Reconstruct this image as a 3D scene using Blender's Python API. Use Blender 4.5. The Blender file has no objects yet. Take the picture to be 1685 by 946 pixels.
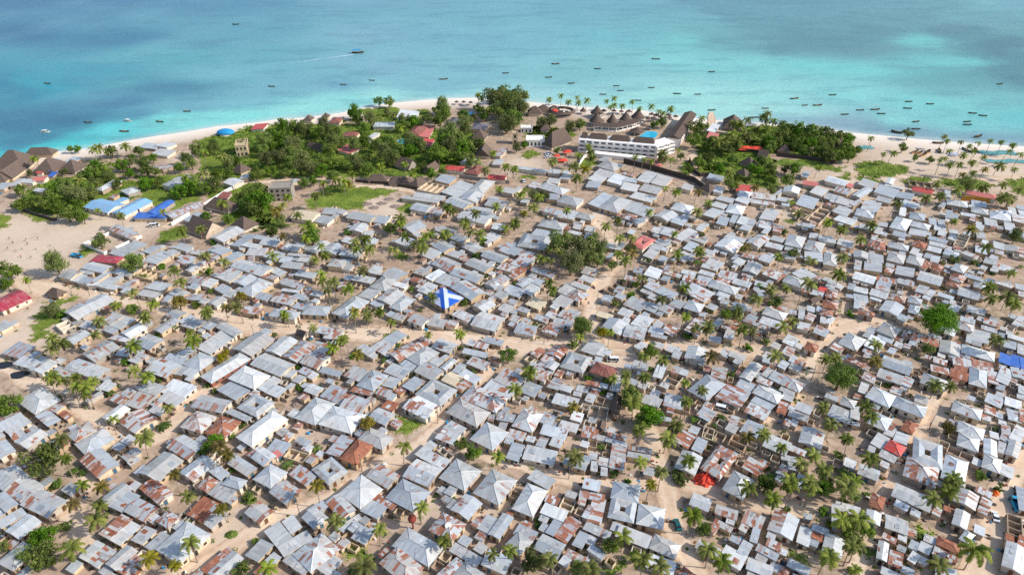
import bpy, bmesh, math, random
from math import radians, sin, cos, atan2, hypot, pi, floor, sqrt
from mathutils import Vector, Matrix
import numpy as np
random.seed(11)
rng = np.random.default_rng(5)
SC = bpy.context.scene
COL = SC.collection

# ---------------------------------------------------------------- survey camera
H, PITCH, FOC = 170.0, radians(33.0), 1124.0
SP, CP = sin(PITCH), cos(PITCH)
def W(x, y, z=0.0):
    "survey point: photo coordinates -> place on the level plane z"
    u, v = (x - 842.5) / FOC, (y - 473.0) / FOC
    t = (H - z) / (SP + v * CP)
    return Vector((u * t, (CP - v * SP) * t, z))
def PX(p):
    d = Vector(p) - Vector((0, 0, H))
    f = d.y * CP - d.z * SP
    return (842.5 + FOC * d.x / f, 473.0 + FOC * (-d.y * SP - d.z * CP) / f)
def scale_at(y, z=0.0):
    "pixels per metre across, at photo row y"
    v = (y - 473.0) / FOC
    return FOC * (SP + v * CP) / (H - z)

cam = bpy.data.objects.new('camera', bpy.data.cameras.new('camera'))
COL.objects.link(cam)
cam.location = (0, 0, H)
cam.rotation_euler = (radians(90) - PITCH, 0, 0)
cam.data.sensor_width = 36.0
cam.data.lens = FOC / 1685.0 * 36.0
cam.data.clip_start, cam.data.clip_end = 1.0, 20000.0
SC.camera = cam

# ---------------------------------------------------------------- light
SUN_DIR = Vector((1.0, -0.16, 0.0)).normalized()
ELEV = radians(36)
sd = Vector((SUN_DIR.x * cos(ELEV), SUN_DIR.y * cos(ELEV), sin(ELEV)))
sun = bpy.data.objects.new('sun', bpy.data.lights.new('sun', 'SUN'))
COL.objects.link(sun)
sun.data.energy = 3.8
sun.data.angle = radians(0.8)
sun.data.color = (1.0, 0.945, 0.865)
sun.rotation_euler = (-sd).to_track_quat('-Z', 'Y').to_euler()
wd = bpy.data.worlds.new('World'); SC.world = wd; wd.use_nodes = True
nt = wd.node_tree; nt.nodes.clear()
sky = nt.nodes.new('ShaderNodeTexSky'); sky.sky_type = 'NISHITA'; sky.sun_disc = False
sky.sun_elevation = ELEV; sky.sun_rotation = atan2(SUN_DIR.x, SUN_DIR.y)
sky.air_density, sky.dust_density, sky.ozone_density = 1.0, 1.2, 1.0
bg = nt.nodes.new('ShaderNodeBackground'); bg.inputs[1].default_value = 0.145
wo = nt.nodes.new('ShaderNodeOutputWorld')
nt.links.new(sky.outputs[0], bg.inputs[0]); nt.links.new(bg.outputs[0], wo.inputs[0])
SC.view_settings.view_transform = 'Standard'; SC.view_settings.look = 'None'
SC.view_settings.exposure = 0.25; SC.view_settings.gamma = 1.0
SC.view_settings.use_curve_mapping = False
SC.render.engine = 'CYCLES'
SC.cycles.max_bounces = 4; SC.cycles.diffuse_bounces = 3; SC.cycles.glossy_bounces = 2
SC.cycles.transmission_bounces = 2; SC.cycles.transparent_max_bounces = 4
SC.cycles.use_denoising = False; SC.cycles.denoiser = 'OPENIMAGEDENOISE'; SC.cycles.denoising_input_passes = 'RGB_ALBEDO_NORMAL'

# ---------------------------------------------------------------- materials
class N:
    "small node-tree writer"
    def __init__(s, name, rough=0.8, metal=0.0, spec=0.3):
        s.m = bpy.data.materials.new(name); s.m.use_nodes = True
        s.t = s.m.node_tree; s.b = s.t.nodes['Principled BSDF']
        s.b.inputs['Roughness'].default_value = rough; s.b.inputs['Metallic'].default_value = metal
        s.b.inputs['Specular IOR Level'].default_value = spec
    def n(s, typ, **kw):
        x = s.t.nodes.new(typ)
        for k, v in kw.items(): setattr(x, k, v)
        return x
    def put(s, sock, v):
        if hasattr(v, 'is_linked') or hasattr(v, 'links'): s.t.links.new(v, sock)
        elif v is not None: sock.default_value = v
    def math(s, op, a, b=None, c=None):
        x = s.n('ShaderNodeMath', operation=op)
        for i, v in enumerate((a, b, c)):
            if v is not None: s.put(x.inputs[i], v)
        return x.outputs[0]
    def mix(s, f, a, b, mode='MIX'):
        x = s.n('ShaderNodeMix', data_type='RGBA', blend_type=mode)
        s.put(x.inputs[0], f)
        for i, v in ((6, a), (7, b)):
            s.put(x.inputs[i], v if not isinstance(v, tuple) else (v + (1,))[:4])
        return x.outputs[2]
    def noise(s, vec, scale, detail=3, rough=0.55):
        x = s.n('ShaderNodeTexNoise'); s.put(x.inputs['Vector'], vec)
        x.inputs['Scale'].default_value = scale; x.inputs['Detail'].default_value = detail
        x.inputs['Roughness'].default_value = rough
        return x.outputs[0]
    def white(s, vec):
        x = s.n('ShaderNodeTexWhiteNoise', noise_dimensions='3D'); s.put(x.inputs['Vector'], vec)
        return x.outputs[0], x.outputs[1]
    def rng(s, v, a, b, c=0.0, d=1.0):
        x = s.n('ShaderNodeMapRange'); s.put(x.inputs[0], v)
        for i, q in enumerate((a, b, c, d)): s.put(x.inputs[i + 1], q)
        return x.outputs[0]
    def xyz(s, a, b, c):
        x = s.n('ShaderNodeCombineXYZ')
        for i, q in enumerate((a, b, c)): s.put(x.inputs[i], q)
        return x.outputs[0]
    def sep(s, v):
        x = s.n('ShaderNodeSeparateXYZ'); s.put(x.inputs[0], v); return x.outputs
    def attr(s, name): return s.n('ShaderNodeAttribute', attribute_name=name).outputs['Vector']
    def pos(s): return s.n('ShaderNodeNewGeometry').outputs['Position']
    def obj(s): return s.n('ShaderNodeTexCoord').outputs['Object']
    def rand(s): return s.n('ShaderNodeObjectInfo').outputs['Random']
    def bump(s, h, strength, dist=0.1):
        x = s.n('ShaderNodeBump'); s.put(x.inputs['Height'], h)
        x.inputs['Strength'].default_value = strength; x.inputs['Distance'].default_value = dist
        s.t.links.new(x.outputs[0], s.b.inputs['Normal'])
    def color(s, v): s.put(s.b.inputs['Base Color'], v if not isinstance(v, tuple) else (v + (1,))[:4]); return s.m

def lin(r, g, b, k=1.0):
    f = lambda c: ((c / 255 + 0.055) / 1.055) ** 2.4 if c > 10 else c / 255 / 12.92
    return (f(r) * k, f(g) * k, f(b) * k)

def m_tin():
    "corrugated sheets: every sheet has its own age, rust comes in whole sheets and streaks"
    w = N('tin_roof', rough=0.5, metal=0.25, spec=0.35)
    u, v, _ = w.sep(w.n('ShaderNodeUVMap').outputs[0]); lvl, tone, seed = w.sep(w.attr('tone'))
    sx = w.math('FLOOR', w.math('DIVIDE', u, 0.92))
    jit, _c = w.white(w.xyz(sx, w.math('MULTIPLY', seed, 91.7), 3.3))
    sy = w.math('FLOOR', w.math('ADD', w.math('DIVIDE', v, 3.7), w.math('MULTIPLY', jit, 1.0)))
    s97 = w.math('MULTIPLY', seed, 97.3)
    wa, wc = w.white(w.xyz(sx, sy, s97))
    c1, c2, c3 = w.sep(wc)
    low = w.noise(w.xyz(w.math('MULTIPLY', u, 0.22), w.math('MULTIPLY', v, 0.2), w.math('MULTIPLY', seed, 53.0)), 1.0, 2)
    streak = w.noise(w.xyz(w.math('MULTIPLY', u, 3.2), w.math('MULTIPLY', v, 0.28), w.math('MULTIPLY', seed, 31.0)), 1.0, 3)
    fine = w.noise(w.pos(), 2.2, 4)
    thr = w.math('ADD', w.math('ADD', w.math('MULTIPLY', wa, 0.5), w.math('MULTIPLY', low, 0.42)), w.math('MULTIPLY', streak, 0.22))
    rust = w.rng(w.math('SUBTRACT', lvl, thr), -0.03, 0.06)
    rcol = w.mix(c2, lin(112, 66, 50), lin(186, 122, 92))
    rcol = w.mix(w.rng(streak, 0.35, 0.7), rcol, lin(146, 84, 60))
    rcol = w.mix(w.rng(fine, 0.45, 0.75, 0, 0.5), rcol, lin(178, 140, 118))
    z = w.math('MULTIPLY', tone, w.math('ADD', 0.82, w.math('MULTIPLY', c1, 0.3)))
    z = w.math('MULTIPLY', z, w.rng(streak, 0.25, 0.75, 0.92, 1.06))
    zc = w.n('ShaderNodeCombineColor')
    w.put(zc.inputs[0], w.math('MULTIPLY', z, w.math('ADD', 0.955, w.math('MULTIPLY', c3, 0.06)))); w.put(zc.inputs[1], w.math('MULTIPLY', z, 1.0)); w.put(zc.inputs[2], w.math('MULTIPLY', z, w.math('SUBTRACT', 1.01, w.math('MULTIPLY', c3, 0.06))))
    zn = w.mix(w.rng(w.math('ADD', low, w.math('MULTIPLY', streak, 0.6)), 0.88, 1.2, 0, 0.5), zc.outputs[0], lin(204, 184, 164))
    hue = w.math('FRACT', w.math('MULTIPLY', seed, 7.77))
    zn = w.mix(w.rng(hue, .62, .8, 0, .55), zn, w.mix(.45, zn, lin(120, 150, 178))); zn = w.mix(w.rng(hue, .3, .12, 0, .5), zn, w.mix(.4, zn, lin(214, 196, 176)))
    seam = w.rng(w.math('ABSOLUTE', w.math('SUBTRACT', w.math('FRACT', w.math('DIVIDE', u, 0.92)), 0.5)), 0.44, 0.5, 0, 0.22)
    lap = w.rng(w.math('FRACT', w.math('ADD', w.math('DIVIDE', v, 3.7), w.math('MULTIPLY', jit, 1.0))), 0.0, 0.07, 0.22, 0.0)
    c = w.mix(rust, zn, rcol); c = w.mix(lap, c, w.mix(0.5, c, lin(70, 62, 58)))
    c = w.mix(seam, c, w.mix(0.5, c, lin(60, 55, 52)))
    w.put(w.b.inputs['Metallic'], w.math('MULTIPLY', w.math('SUBTRACT', 1.0, rust), 0.25))
    w.put(w.b.inputs['Roughness'], w.math('ADD', 0.42, w.math('MULTIPLY', rust, 0.4)))
    wave = w.math('SINE', w.math('MULTIPLY', u, 24.0))
    w.bump(w.math('ADD', w.math('MULTIPLY', wave, 0.25), w.math('MULTIPLY', c1, 0.8)), 0.25, 0.06)
    return w.color(c)

def m_paint(name, rgb, dirt=0.5):
    w = N(name, rough=0.5, metal=0.0, spec=0.4)
    u, v, _ = w.sep(w.n('ShaderNodeUVMap').outputs[0]); lvl, tone, seed = w.sep(w.attr('tone'))
    sx = w.math('FLOOR', w.math('DIVIDE', u, 0.92)); sy = w.math('FLOOR', w.math('DIVIDE', v, 3.0))
    wa, _ = w.white(w.xyz(sx, sy, w.math('MULTIPLY', seed, 71.0)))
    streak = w.noise(w.xyz(w.math('MULTIPLY', u, 2.5), w.math('MULTIPLY', v, 0.3), seed), 1.0, 3)
    base = lin(*rgb)
    c = w.mix(w.math('MULTIPLY', wa, 0.25), base, tuple(q * 0.72 for q in base))
    c = w.mix(w.rng(w.math('ADD', w.math('MULTIPLY', streak, .6), w.math('MULTIPLY', w.noise(w.pos(), .5, 4), .4)), 0.42, 0.66, 0, dirt), c, lin(176, 150, 140))
    w.bump(w.math('SINE', w.math('MULTIPLY', u, 24.0)), 0.2, 0.03)
    return w.color(c)

def m_wall():
    w = N('plaster_wall', rough=0.9, spec=0.15)
    col = w.n('ShaderNodeAttribute', attribute_name='tone').outputs['Color']
    p = w.pos()
    n1 = w.noise(p, 0.7, 4); n2 = w.noise(p, 4.0, 3)
    z = w.sep(p)[2]
    c = w.mix(w.rng(n1, 0.45, 0.75, 0, 0.55), col, lin(128, 108, 90))
    c = w.mix(w.rng(w.math('ADD', z, w.math('MULTIPLY', n2, 0.9)), 0.35, 1.1, 0.55, 0.0), c, lin(150, 118, 92))
    c = w.mix(w.rng(n2, 0.4, 0.7, 0, 0.18), c, lin(240, 228, 208))
    w.bump(n2, 0.3, 0.05)
    return w.color(c)

def m_thatch():
    w = N('thatch', rough=0.95, spec=0.1)
    u, v, _ = w.sep(w.n('ShaderNodeUVMap').outputs[0]); lvl, tone, seed = w.sep(w.attr('tone'))
    st = w.noise(w.xyz(w.math('MULTIPLY', u, 5.0), w.math('MULTIPLY', v, 0.7), seed), 1.0, 4, 0.7)
    lo = w.noise(w.pos(), 0.35, 3)
    band = w.math('SINE', w.math('MULTIPLY', w.math('ADD', v, w.math('MULTIPLY', lo, 0.8)), 5.2))
    c = w.mix(w.rng(st, 0.3, 0.7), lin(80, 70, 66), lin(128, 112, 102))
    c = w.mix(w.rng(lo, 0.4, 0.7, 0, 0.5), c, lin(112, 94, 82))
    c = w.mix(w.rng(band, 0.2, 1.0, 0, 0.25), c, lin(84, 70, 64))
    c = w.mix(w.math('MULTIPLY', w.math('SUBTRACT', 0.55, tone), 1.6), c, lin(70, 58, 54))
    w.bump(w.math('ADD', st, w.math('MULTIPLY', band, 0.3)), 0.7, 0.15)
    return w.color(c)

def m_plain(name, rgb, rough=0.7, spec=0.3, metal=0.0, var=0.25, sc=1.5, k=1.0):
    w = N(name, rough=rough, spec=spec, metal=metal)
    n = w.noise(w.obj(), sc, 4); b = lin(*rgb, k)
    c = w.mix(w.rng(n, 0.3, 0.7), tuple(q * (1 - var) for q in b), tuple(min(0.9, q * (1 + var * 0.7)) for q in b))
    return w.color(c)

def m_leaf(name, dark, light, spread=0.35):
    "foliage: clumps of older and younger leaves, each plant a little different"
    w = N(name, rough=0.65, spec=0.25)
    r = w.rand(); n = w.noise(w.obj(), 1.1, 2); a = w.sep(w.attr('tone'))[0]
    f = w.math('ADD', w.math('MULTIPLY', n, 0.55), w.math('MULTIPLY', a, 0.5))
    c = w.mix(w.rng(f, 0.25, 0.85), dark, light)
    hs = w.n('ShaderNodeHueSaturation')
    w.put(hs.inputs['Hue'], w.rng(r, 0, 1, 0.478, 0.515)); w.put(hs.inputs['Saturation'], w.rng(r, 0, 1, 0.88, 1.1))
    w.put(hs.inputs['Value'], w.rng(w.math('FRACT', w.math('MULTIPLY', r, 7.31)), 0, 1, 1 - spread, 1 + spread)); w.put(hs.inputs['Color'], c)
    w.b.inputs['Transmission Weight'].default_value = 0.0
    w.color(hs.outputs[0])
    tr = w.n('ShaderNodeBsdfTranslucent'); w.put(tr.inputs[0], hs.outputs[0])
    ms = w.n('ShaderNodeMixShader'); ms.inputs[0].default_value = 0.4
    out = [q for q in w.t.nodes if q.type == 'OUTPUT_MATERIAL'][0]
    w.t.links.new(w.b.outputs[0], ms.inputs[1]); w.t.links.new(tr.outputs[0], ms.inputs[2]); w.t.links.new(ms.outputs[0], out.inputs[0])
    return w.m

def m_ground():
    w = N('sandy_ground', rough=0.95, spec=0.1)
    p = w.pos(); a = w.sep(w.attr('tone'))
    n1 = w.noise(p, 0.045, 5, 0.62); n2 = w.noise(p, 0.33, 5, 0.65); n3 = w.noise(p, 2.6, 4, 0.7)
    c = w.mix(w.rng(n1, 0.35, 0.65), lin(174, 149, 128), lin(202, 179, 158))
    c = w.mix(w.rng(n2, 0.42, 0.72, 0, 0.65), c, lin(136, 114, 97))
    c = w.mix(w.rng(w.math('MULTIPLY', n1, w.math('ADD', n2, 0.25)), 0.36, 0.5, 0, 0.55), c, lin(116, 106, 72))
    c = w.mix(w.rng(n3, 0.58, 0.72, 0, 0.45), c, lin(112, 98, 84))
    c = w.mix(w.math('MULTIPLY', a[0], w.rng(n2, 0.2, 0.7, 1.0, 0.75)), c, lin(214, 194, 172))
    c = w.mix(w.math('MULTIPLY', a[1], w.rng(n2, 0.3, 0.8, 1.0, 0.85)), c, lin(238, 226, 212))
    w.bump(n3, 0.4, 0.08)
    return w.color(c)

def m_road():
    w = N('packed_sand', rough=0.95, spec=0.1)
    p = w.pos(); a = w.sep(w.attr('tone'))
    n1 = w.noise(p, 0.06, 4); n2 = w.noise(p, 0.5, 5, 0.65); n3 = w.noise(p, 3.0, 3)
    c = w.mix(w.rng(n1, 0.35, 0.65), lin(208, 180, 152), lin(226, 204, 180))
    c = w.mix(w.rng(n2, 0.45, 0.75, 0, 0.5), c, lin(176, 146, 120))
    # wheel ruts run along the lane, sand creeps in from the verges
    rut = w.math('ABSOLUTE', w.math('SUBTRACT', w.math('ABSOLUTE', w.math('SUBTRACT', a[0], 0.5)), 0.2))
    c = w.mix(w.rng(w.math('ADD', rut, w.math('MULTIPLY', n2, 0.12)), 0.05, 0.14, 0.35, 0), c, lin(232, 212, 188))
    edge = w.rng(w.math('ADD', w.math('ABSOLUTE', w.math('SUBTRACT', a[0], 0.5)), w.math('MULTIPLY', w.math('SUBTRACT', n2, 0.5), 0.5)), 0.3, 0.5)
    c = w.mix(edge, c, lin(186, 157, 131))
    w.bump(n3, 0.4, 0.06)
    return w.color(c)

def m_grass():
    w = N('field_grass', rough=0.9, spec=0.15)
    p = w.pos(); n1 = w.noise(p, 0.12, 4, 0.6); n2 = w.noise(p, 0.9, 5, 0.7); a = w.sep(w.attr('tone'))
    c = w.mix(w.rng(n1, 0.35, 0.65), lin(96, 118, 46), lin(140, 156, 66))
    c = w.mix(w.rng(n2, 0.4, 0.7, 0, 0.8), c, lin(84, 98, 42))
    bare = w.rng(w.math('ADD', n2, w.math('MULTIPLY', a[0], 0.5)), 0.86, 1.02)
    c = w.mix(bare, c, lin(190, 164, 134))
    return w.color(c)

def m_sea():
    w = N('sea_water', rough=0.3, spec=0.06)
    p = w.pos(); col = w.n('ShaderNodeAttribute', attribute_name='tone').outputs['Color']
    n1 = w.noise(p, 0.012, 5, 0.6); n2 = w.noise(w.xyz(w.math('MULTIPLY', w.sep(p)[0], 0.35), w.sep(p)[1], 0.0), 0.05, 5, 0.65)
    c = w.mix(w.rng(n2, 0.5, 0.62, 0, 0.42), col, w.mix(0.6, col, lin(70, 112, 134)))
    c = w.mix(w.rng(n1, 0.48, 0.7, 0, 0.22), c, w.mix(0.5, c, lin(160, 215, 220)))
    q = w.n('ShaderNodeMapping'); w.put(q.inputs[0], p); q.inputs[2].default_value = (0, 0, radians(28)); q.inputs[3].default_value = (0.45, 1.0, 1.0)
    r1 = w.noise(q.outputs[0], 0.35, 4, 0.6); r2 = w.noise(q.outputs[0], 1.4, 3, 0.6)
    c = w.mix(w.rng(w.math('ADD', w.math('MULTIPLY', r1, .6), w.math('MULTIPLY', r2, .4)), 0.42, 0.6, 0.0, 0.3), c, w.mix(0.5, c, lin(52, 104, 138)))
    w.bump(w.math('ADD', w.math('MULTIPLY', r1, 1.0), w.math('MULTIPLY', r2, 0.35)), 0.5, 1.0)
    return w.color(c)

M = dict(
    tin=m_tin(), wall=m_wall(), thatch=m_thatch(), ground=m_ground(), road=m_road(), grass=m_grass(), sea=m_sea(),
    r=m_paint('red_paint_roof', (204, 66, 58)), p=m_paint('crimson_paint_roof', (170, 46, 70)), n=m_paint('maroon_paint_roof', (136, 72, 60)),
    b=m_paint('blue_paint_roof', (36, 108, 196), .3), a=m_paint('sky_blue_paint_roof', (128, 186, 226)), k=m_paint('salmon_paint_roof', (206, 112, 104)),
    y=m_paint('cream_paint_roof', (222, 208, 176)), d=m_paint('slate_roof', (96, 100, 116)), white=m_paint('white_paint', (232, 230, 226), 0.12),
    window=m_plain('dark_window', (46, 48, 52), 0.3, 0.5), frame=m_plain('timber_frame', (150, 128, 104)),
    doorw=m_plain('timber_door', (112, 78, 56)), doorb=m_plain('blue_door', (70, 104, 128)),
    trunk=m_plain('bark', (122, 104, 88)), palmtrunk=m_plain('palm_bark', (150, 134, 118)),
    leaf1=m_leaf('tree_leaves', (0.07, 0.12, 0.022), (0.27, 0.35, 0.06)),
    leaf2=m_leaf('casuarina_needles', (0.09, 0.132, 0.036), (0.29, 0.34, 0.1)),
    leaf3=m_leaf('mango_leaves', (0.06, 0.13, 0.016), (0.24, 0.39, 0.045), 0.15),
    palm=m_leaf('palm_fronds', (0.085, 0.125, 0.022), (0.34, 0.38, 0.065)),
    palmdead=m_leaf('dead_fronds', (0.12, 0.075, 0.04), (0.26, 0.18, 0.1)), palmy=m_leaf('yellowing_fronds', (0.09, 0.085, 0.015), (0.34, 0.28, 0.04)),
    banana=m_leaf('banana_leaves', (0.045, 0.09, 0.018), (0.17, 0.26, 0.045)),
    flower=m_leaf('yellow_blossom', (0.11, 0.12, 0.012), (0.46, 0.38, 0.02), 0.1),
    olive=m_leaf('olive_leaves', (0.06, 0.06, 0.012), (0.2, 0.17, 0.035), 0.1),
    concrete=m_plain('grey_concrete', (156, 148, 138), 0.9, 0.1), block=m_plain('sand_block', (196, 176, 144), 0.95, 0.1),
    whitewash=m_plain('whitewash', (236, 232, 226), 0.85, 0.15, var=0.1), darkwall=m_plain('dark_stone', (84, 76, 70), 0.9, 0.1),
    ochre=m_plain('ochre_plaster', (196, 146, 70), 0.9, 0.1), pool=m_plain('pool_water', (60, 186, 222), 0.1, 0.5, var=0.08),
    carw=m_plain('white_car_paint', (228, 230, 232), 0.25, 0.5, var=0.05), cart=m_plain('teal_car_paint', (30, 96, 100), 0.25, 0.5, var=0.05),
    carb=m_plain('black_car_paint', (40, 42, 48), 0.25, 0.5, var=0.05), carc=m_plain('cyan_truck_paint', (40, 150, 190), 0.35, 0.5, var=0.1),
    glass=m_plain('tinted_glass', (36, 42, 48), 0.1, 0.5, var=0.1), tyre=m_plain('tyre_rubber', (32, 32, 32), 0.9, 0.1),
    wood=m_plain('dark_boat_wood', (84, 74, 66), 0.8, 0.15), woodt=m_plain('boat_hull_green', (40, 88, 96), 0.7, 0.2), woody=m_plain('pale_boat_wood', (196, 156, 100), 0.8, 0.15),
    canopyb=m_plain('blue_canopy', (50, 150, 205), 0.6, 0.2), tarpr=m_plain('red_tarpaulin', (224, 78, 58), 0.55, 0.3, var=0.3), tarpw=m_plain('white_tarpaulin', (240, 242, 244), 0.5, 0.3, var=0.06),
    tarpo=m_plain('orange_tarpaulin', (230, 118, 50), 0.55, 0.3), net=m_plain('teal_net', (104, 158, 160), 0.9, 0.1, var=0.4, sc=0.8), skin=m_plain('skin', (96, 64, 48), 0.7, 0.2),
    clothr=m_plain('red_cloth', (176, 60, 54)), clothb=m_plain('dark_cloth', (50, 54, 70)), clothy=m_plain('yellow_cloth', (206, 180, 90)), clothw=m_plain('white_cloth', (220, 220, 215)),
    tank=m_plain('red_water_tank', (132, 62, 48), 0.6, 0.3), dish=m_plain('dish_white', (225, 225, 222), 0.5, 0.3, var=0.05), foam=m_plain('sea_foam', (182, 208, 220), 0.8, 0.2, var=0.1),
    blue=m_paint('royal_blue_roof', (16, 92, 196), .12), paleblue=m_paint('pale_lilac_roof', (196, 206, 240), .08), rubble=m_plain('rubble', (150, 134, 124), 0.95, 0.1, var=0.5, sc=2.5),
)

# ---------------------------------------------------------------- mesh accumulator
class Acc:
    def __init__(s, X=None): s.V, s.F, s.U, s.T, s.Mi, s.mats, s.X = [], [], [], [], [], [], X
    def mi(s, m):
        if m not in s.mats: s.mats.append(m)
        return s.mats.index(m)
    def face(s, pts, m, tone=(0.5, 0.5, 0.5), uv=None):
        i = len(s.V); s.V.extend(tuple(p) if s.X is None else tuple(s.X @ Vector(p)) for p in pts); n = len(pts)
        s.F.append(tuple(range(i, i + n))); s.Mi.append(s.mi(m))
        s.T.extend(list(tone) if isinstance(tone[0], tuple) else [tone] * n)
        if uv is None:
            p0 = Vector(pts[0]); e = Vector(pts[1]) - p0
            if e.length < 1e-6: e = Vector((1, 0, 0))
            e.normalize(); nn = e.cross(Vector(pts[-1]) - p0); f = nn.cross(e)
            f = f.normalized() if f.length > 1e-9 else Vector((0, 0, 1))
            uv = [((Vector(p) - p0).dot(e), (Vector(p) - p0).dot(f)) for p in pts]
        s.U.extend(uv)
    def box(s, c, d, m, tone=(0.5, 0.5, 0.5), rz=0.0, skip=''):
        cx, cy, cz = c; a, b, h = d[0] / 2, d[1] / 2, d[2] / 2; C, S = cos(rz), sin(rz)
        q = lambda x, y, z: (cx + x * C - y * S, cy + x * S + y * C, cz + z)
        A = [q(-a, -b, -h), q(a, -b, -h), q(a, b, -h), q(-a, b, -h), q(-a, -b, h), q(a, -b, h), q(a, b, h), q(-a, b, h)]
        for k, f in (('d', (3, 2, 1, 0)), ('t', (4, 5, 6, 7)), ('s', (0, 1, 5, 4)), ('e', (1, 2, 6, 5)), ('n', (2, 3, 7, 6)), ('w', (3, 0, 4, 7))):
            if k not in skip: s.face([A[i] for i in f], m, tone)
    def tube(s, pts, rad, m, n=6, tone=(0.5, 0.5, 0.5), cap=True):
        rings = []
        for i, p in enumerate(pts):
            p = Vector(p); d = (Vector(pts[min(i + 1, len(pts) - 1)]) - Vector(pts[max(i - 1, 0)])).normalized()
            x = d.cross(Vector((0.13, 0.97, 0.2))); x.normalize(); y = d.cross(x); r = rad[i]
            rings.append([p + (x * cos(2 * pi * k / n) + y * sin(2 * pi * k / n)) * r for k in range(n)])
        for i in range(len(rings) - 1):
            for k in range(n): s.face([rings[i][k], rings[i][(k + 1) % n], rings[i + 1][(k + 1) % n], rings[i + 1][k]], m, tone)
        if cap: s.face(rings[-1], m, tone); s.face(rings[0][::-1], m, tone)
    def mesh(s, name):
        me = bpy.data.meshes.new(name); me.from_pydata(s.V, [], s.F)
        for m in s.mats: me.materials.append(M[m])
        me.polygons.foreach_set('material_index', s.Mi)
        uvl = me.uv_layers.new(name='UVMap'); uvl.data.foreach_set('uv', np.array(s.U, np.float32).ravel())
        at = me.color_attributes.new('tone', 'FLOAT_COLOR', 'CORNER')
        T = np.array([(t[0], t[1], t[2], 1.0) for t in s.T], np.float32)
        at.data.foreach_set('color', T.ravel()); me.update()
        return me

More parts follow.
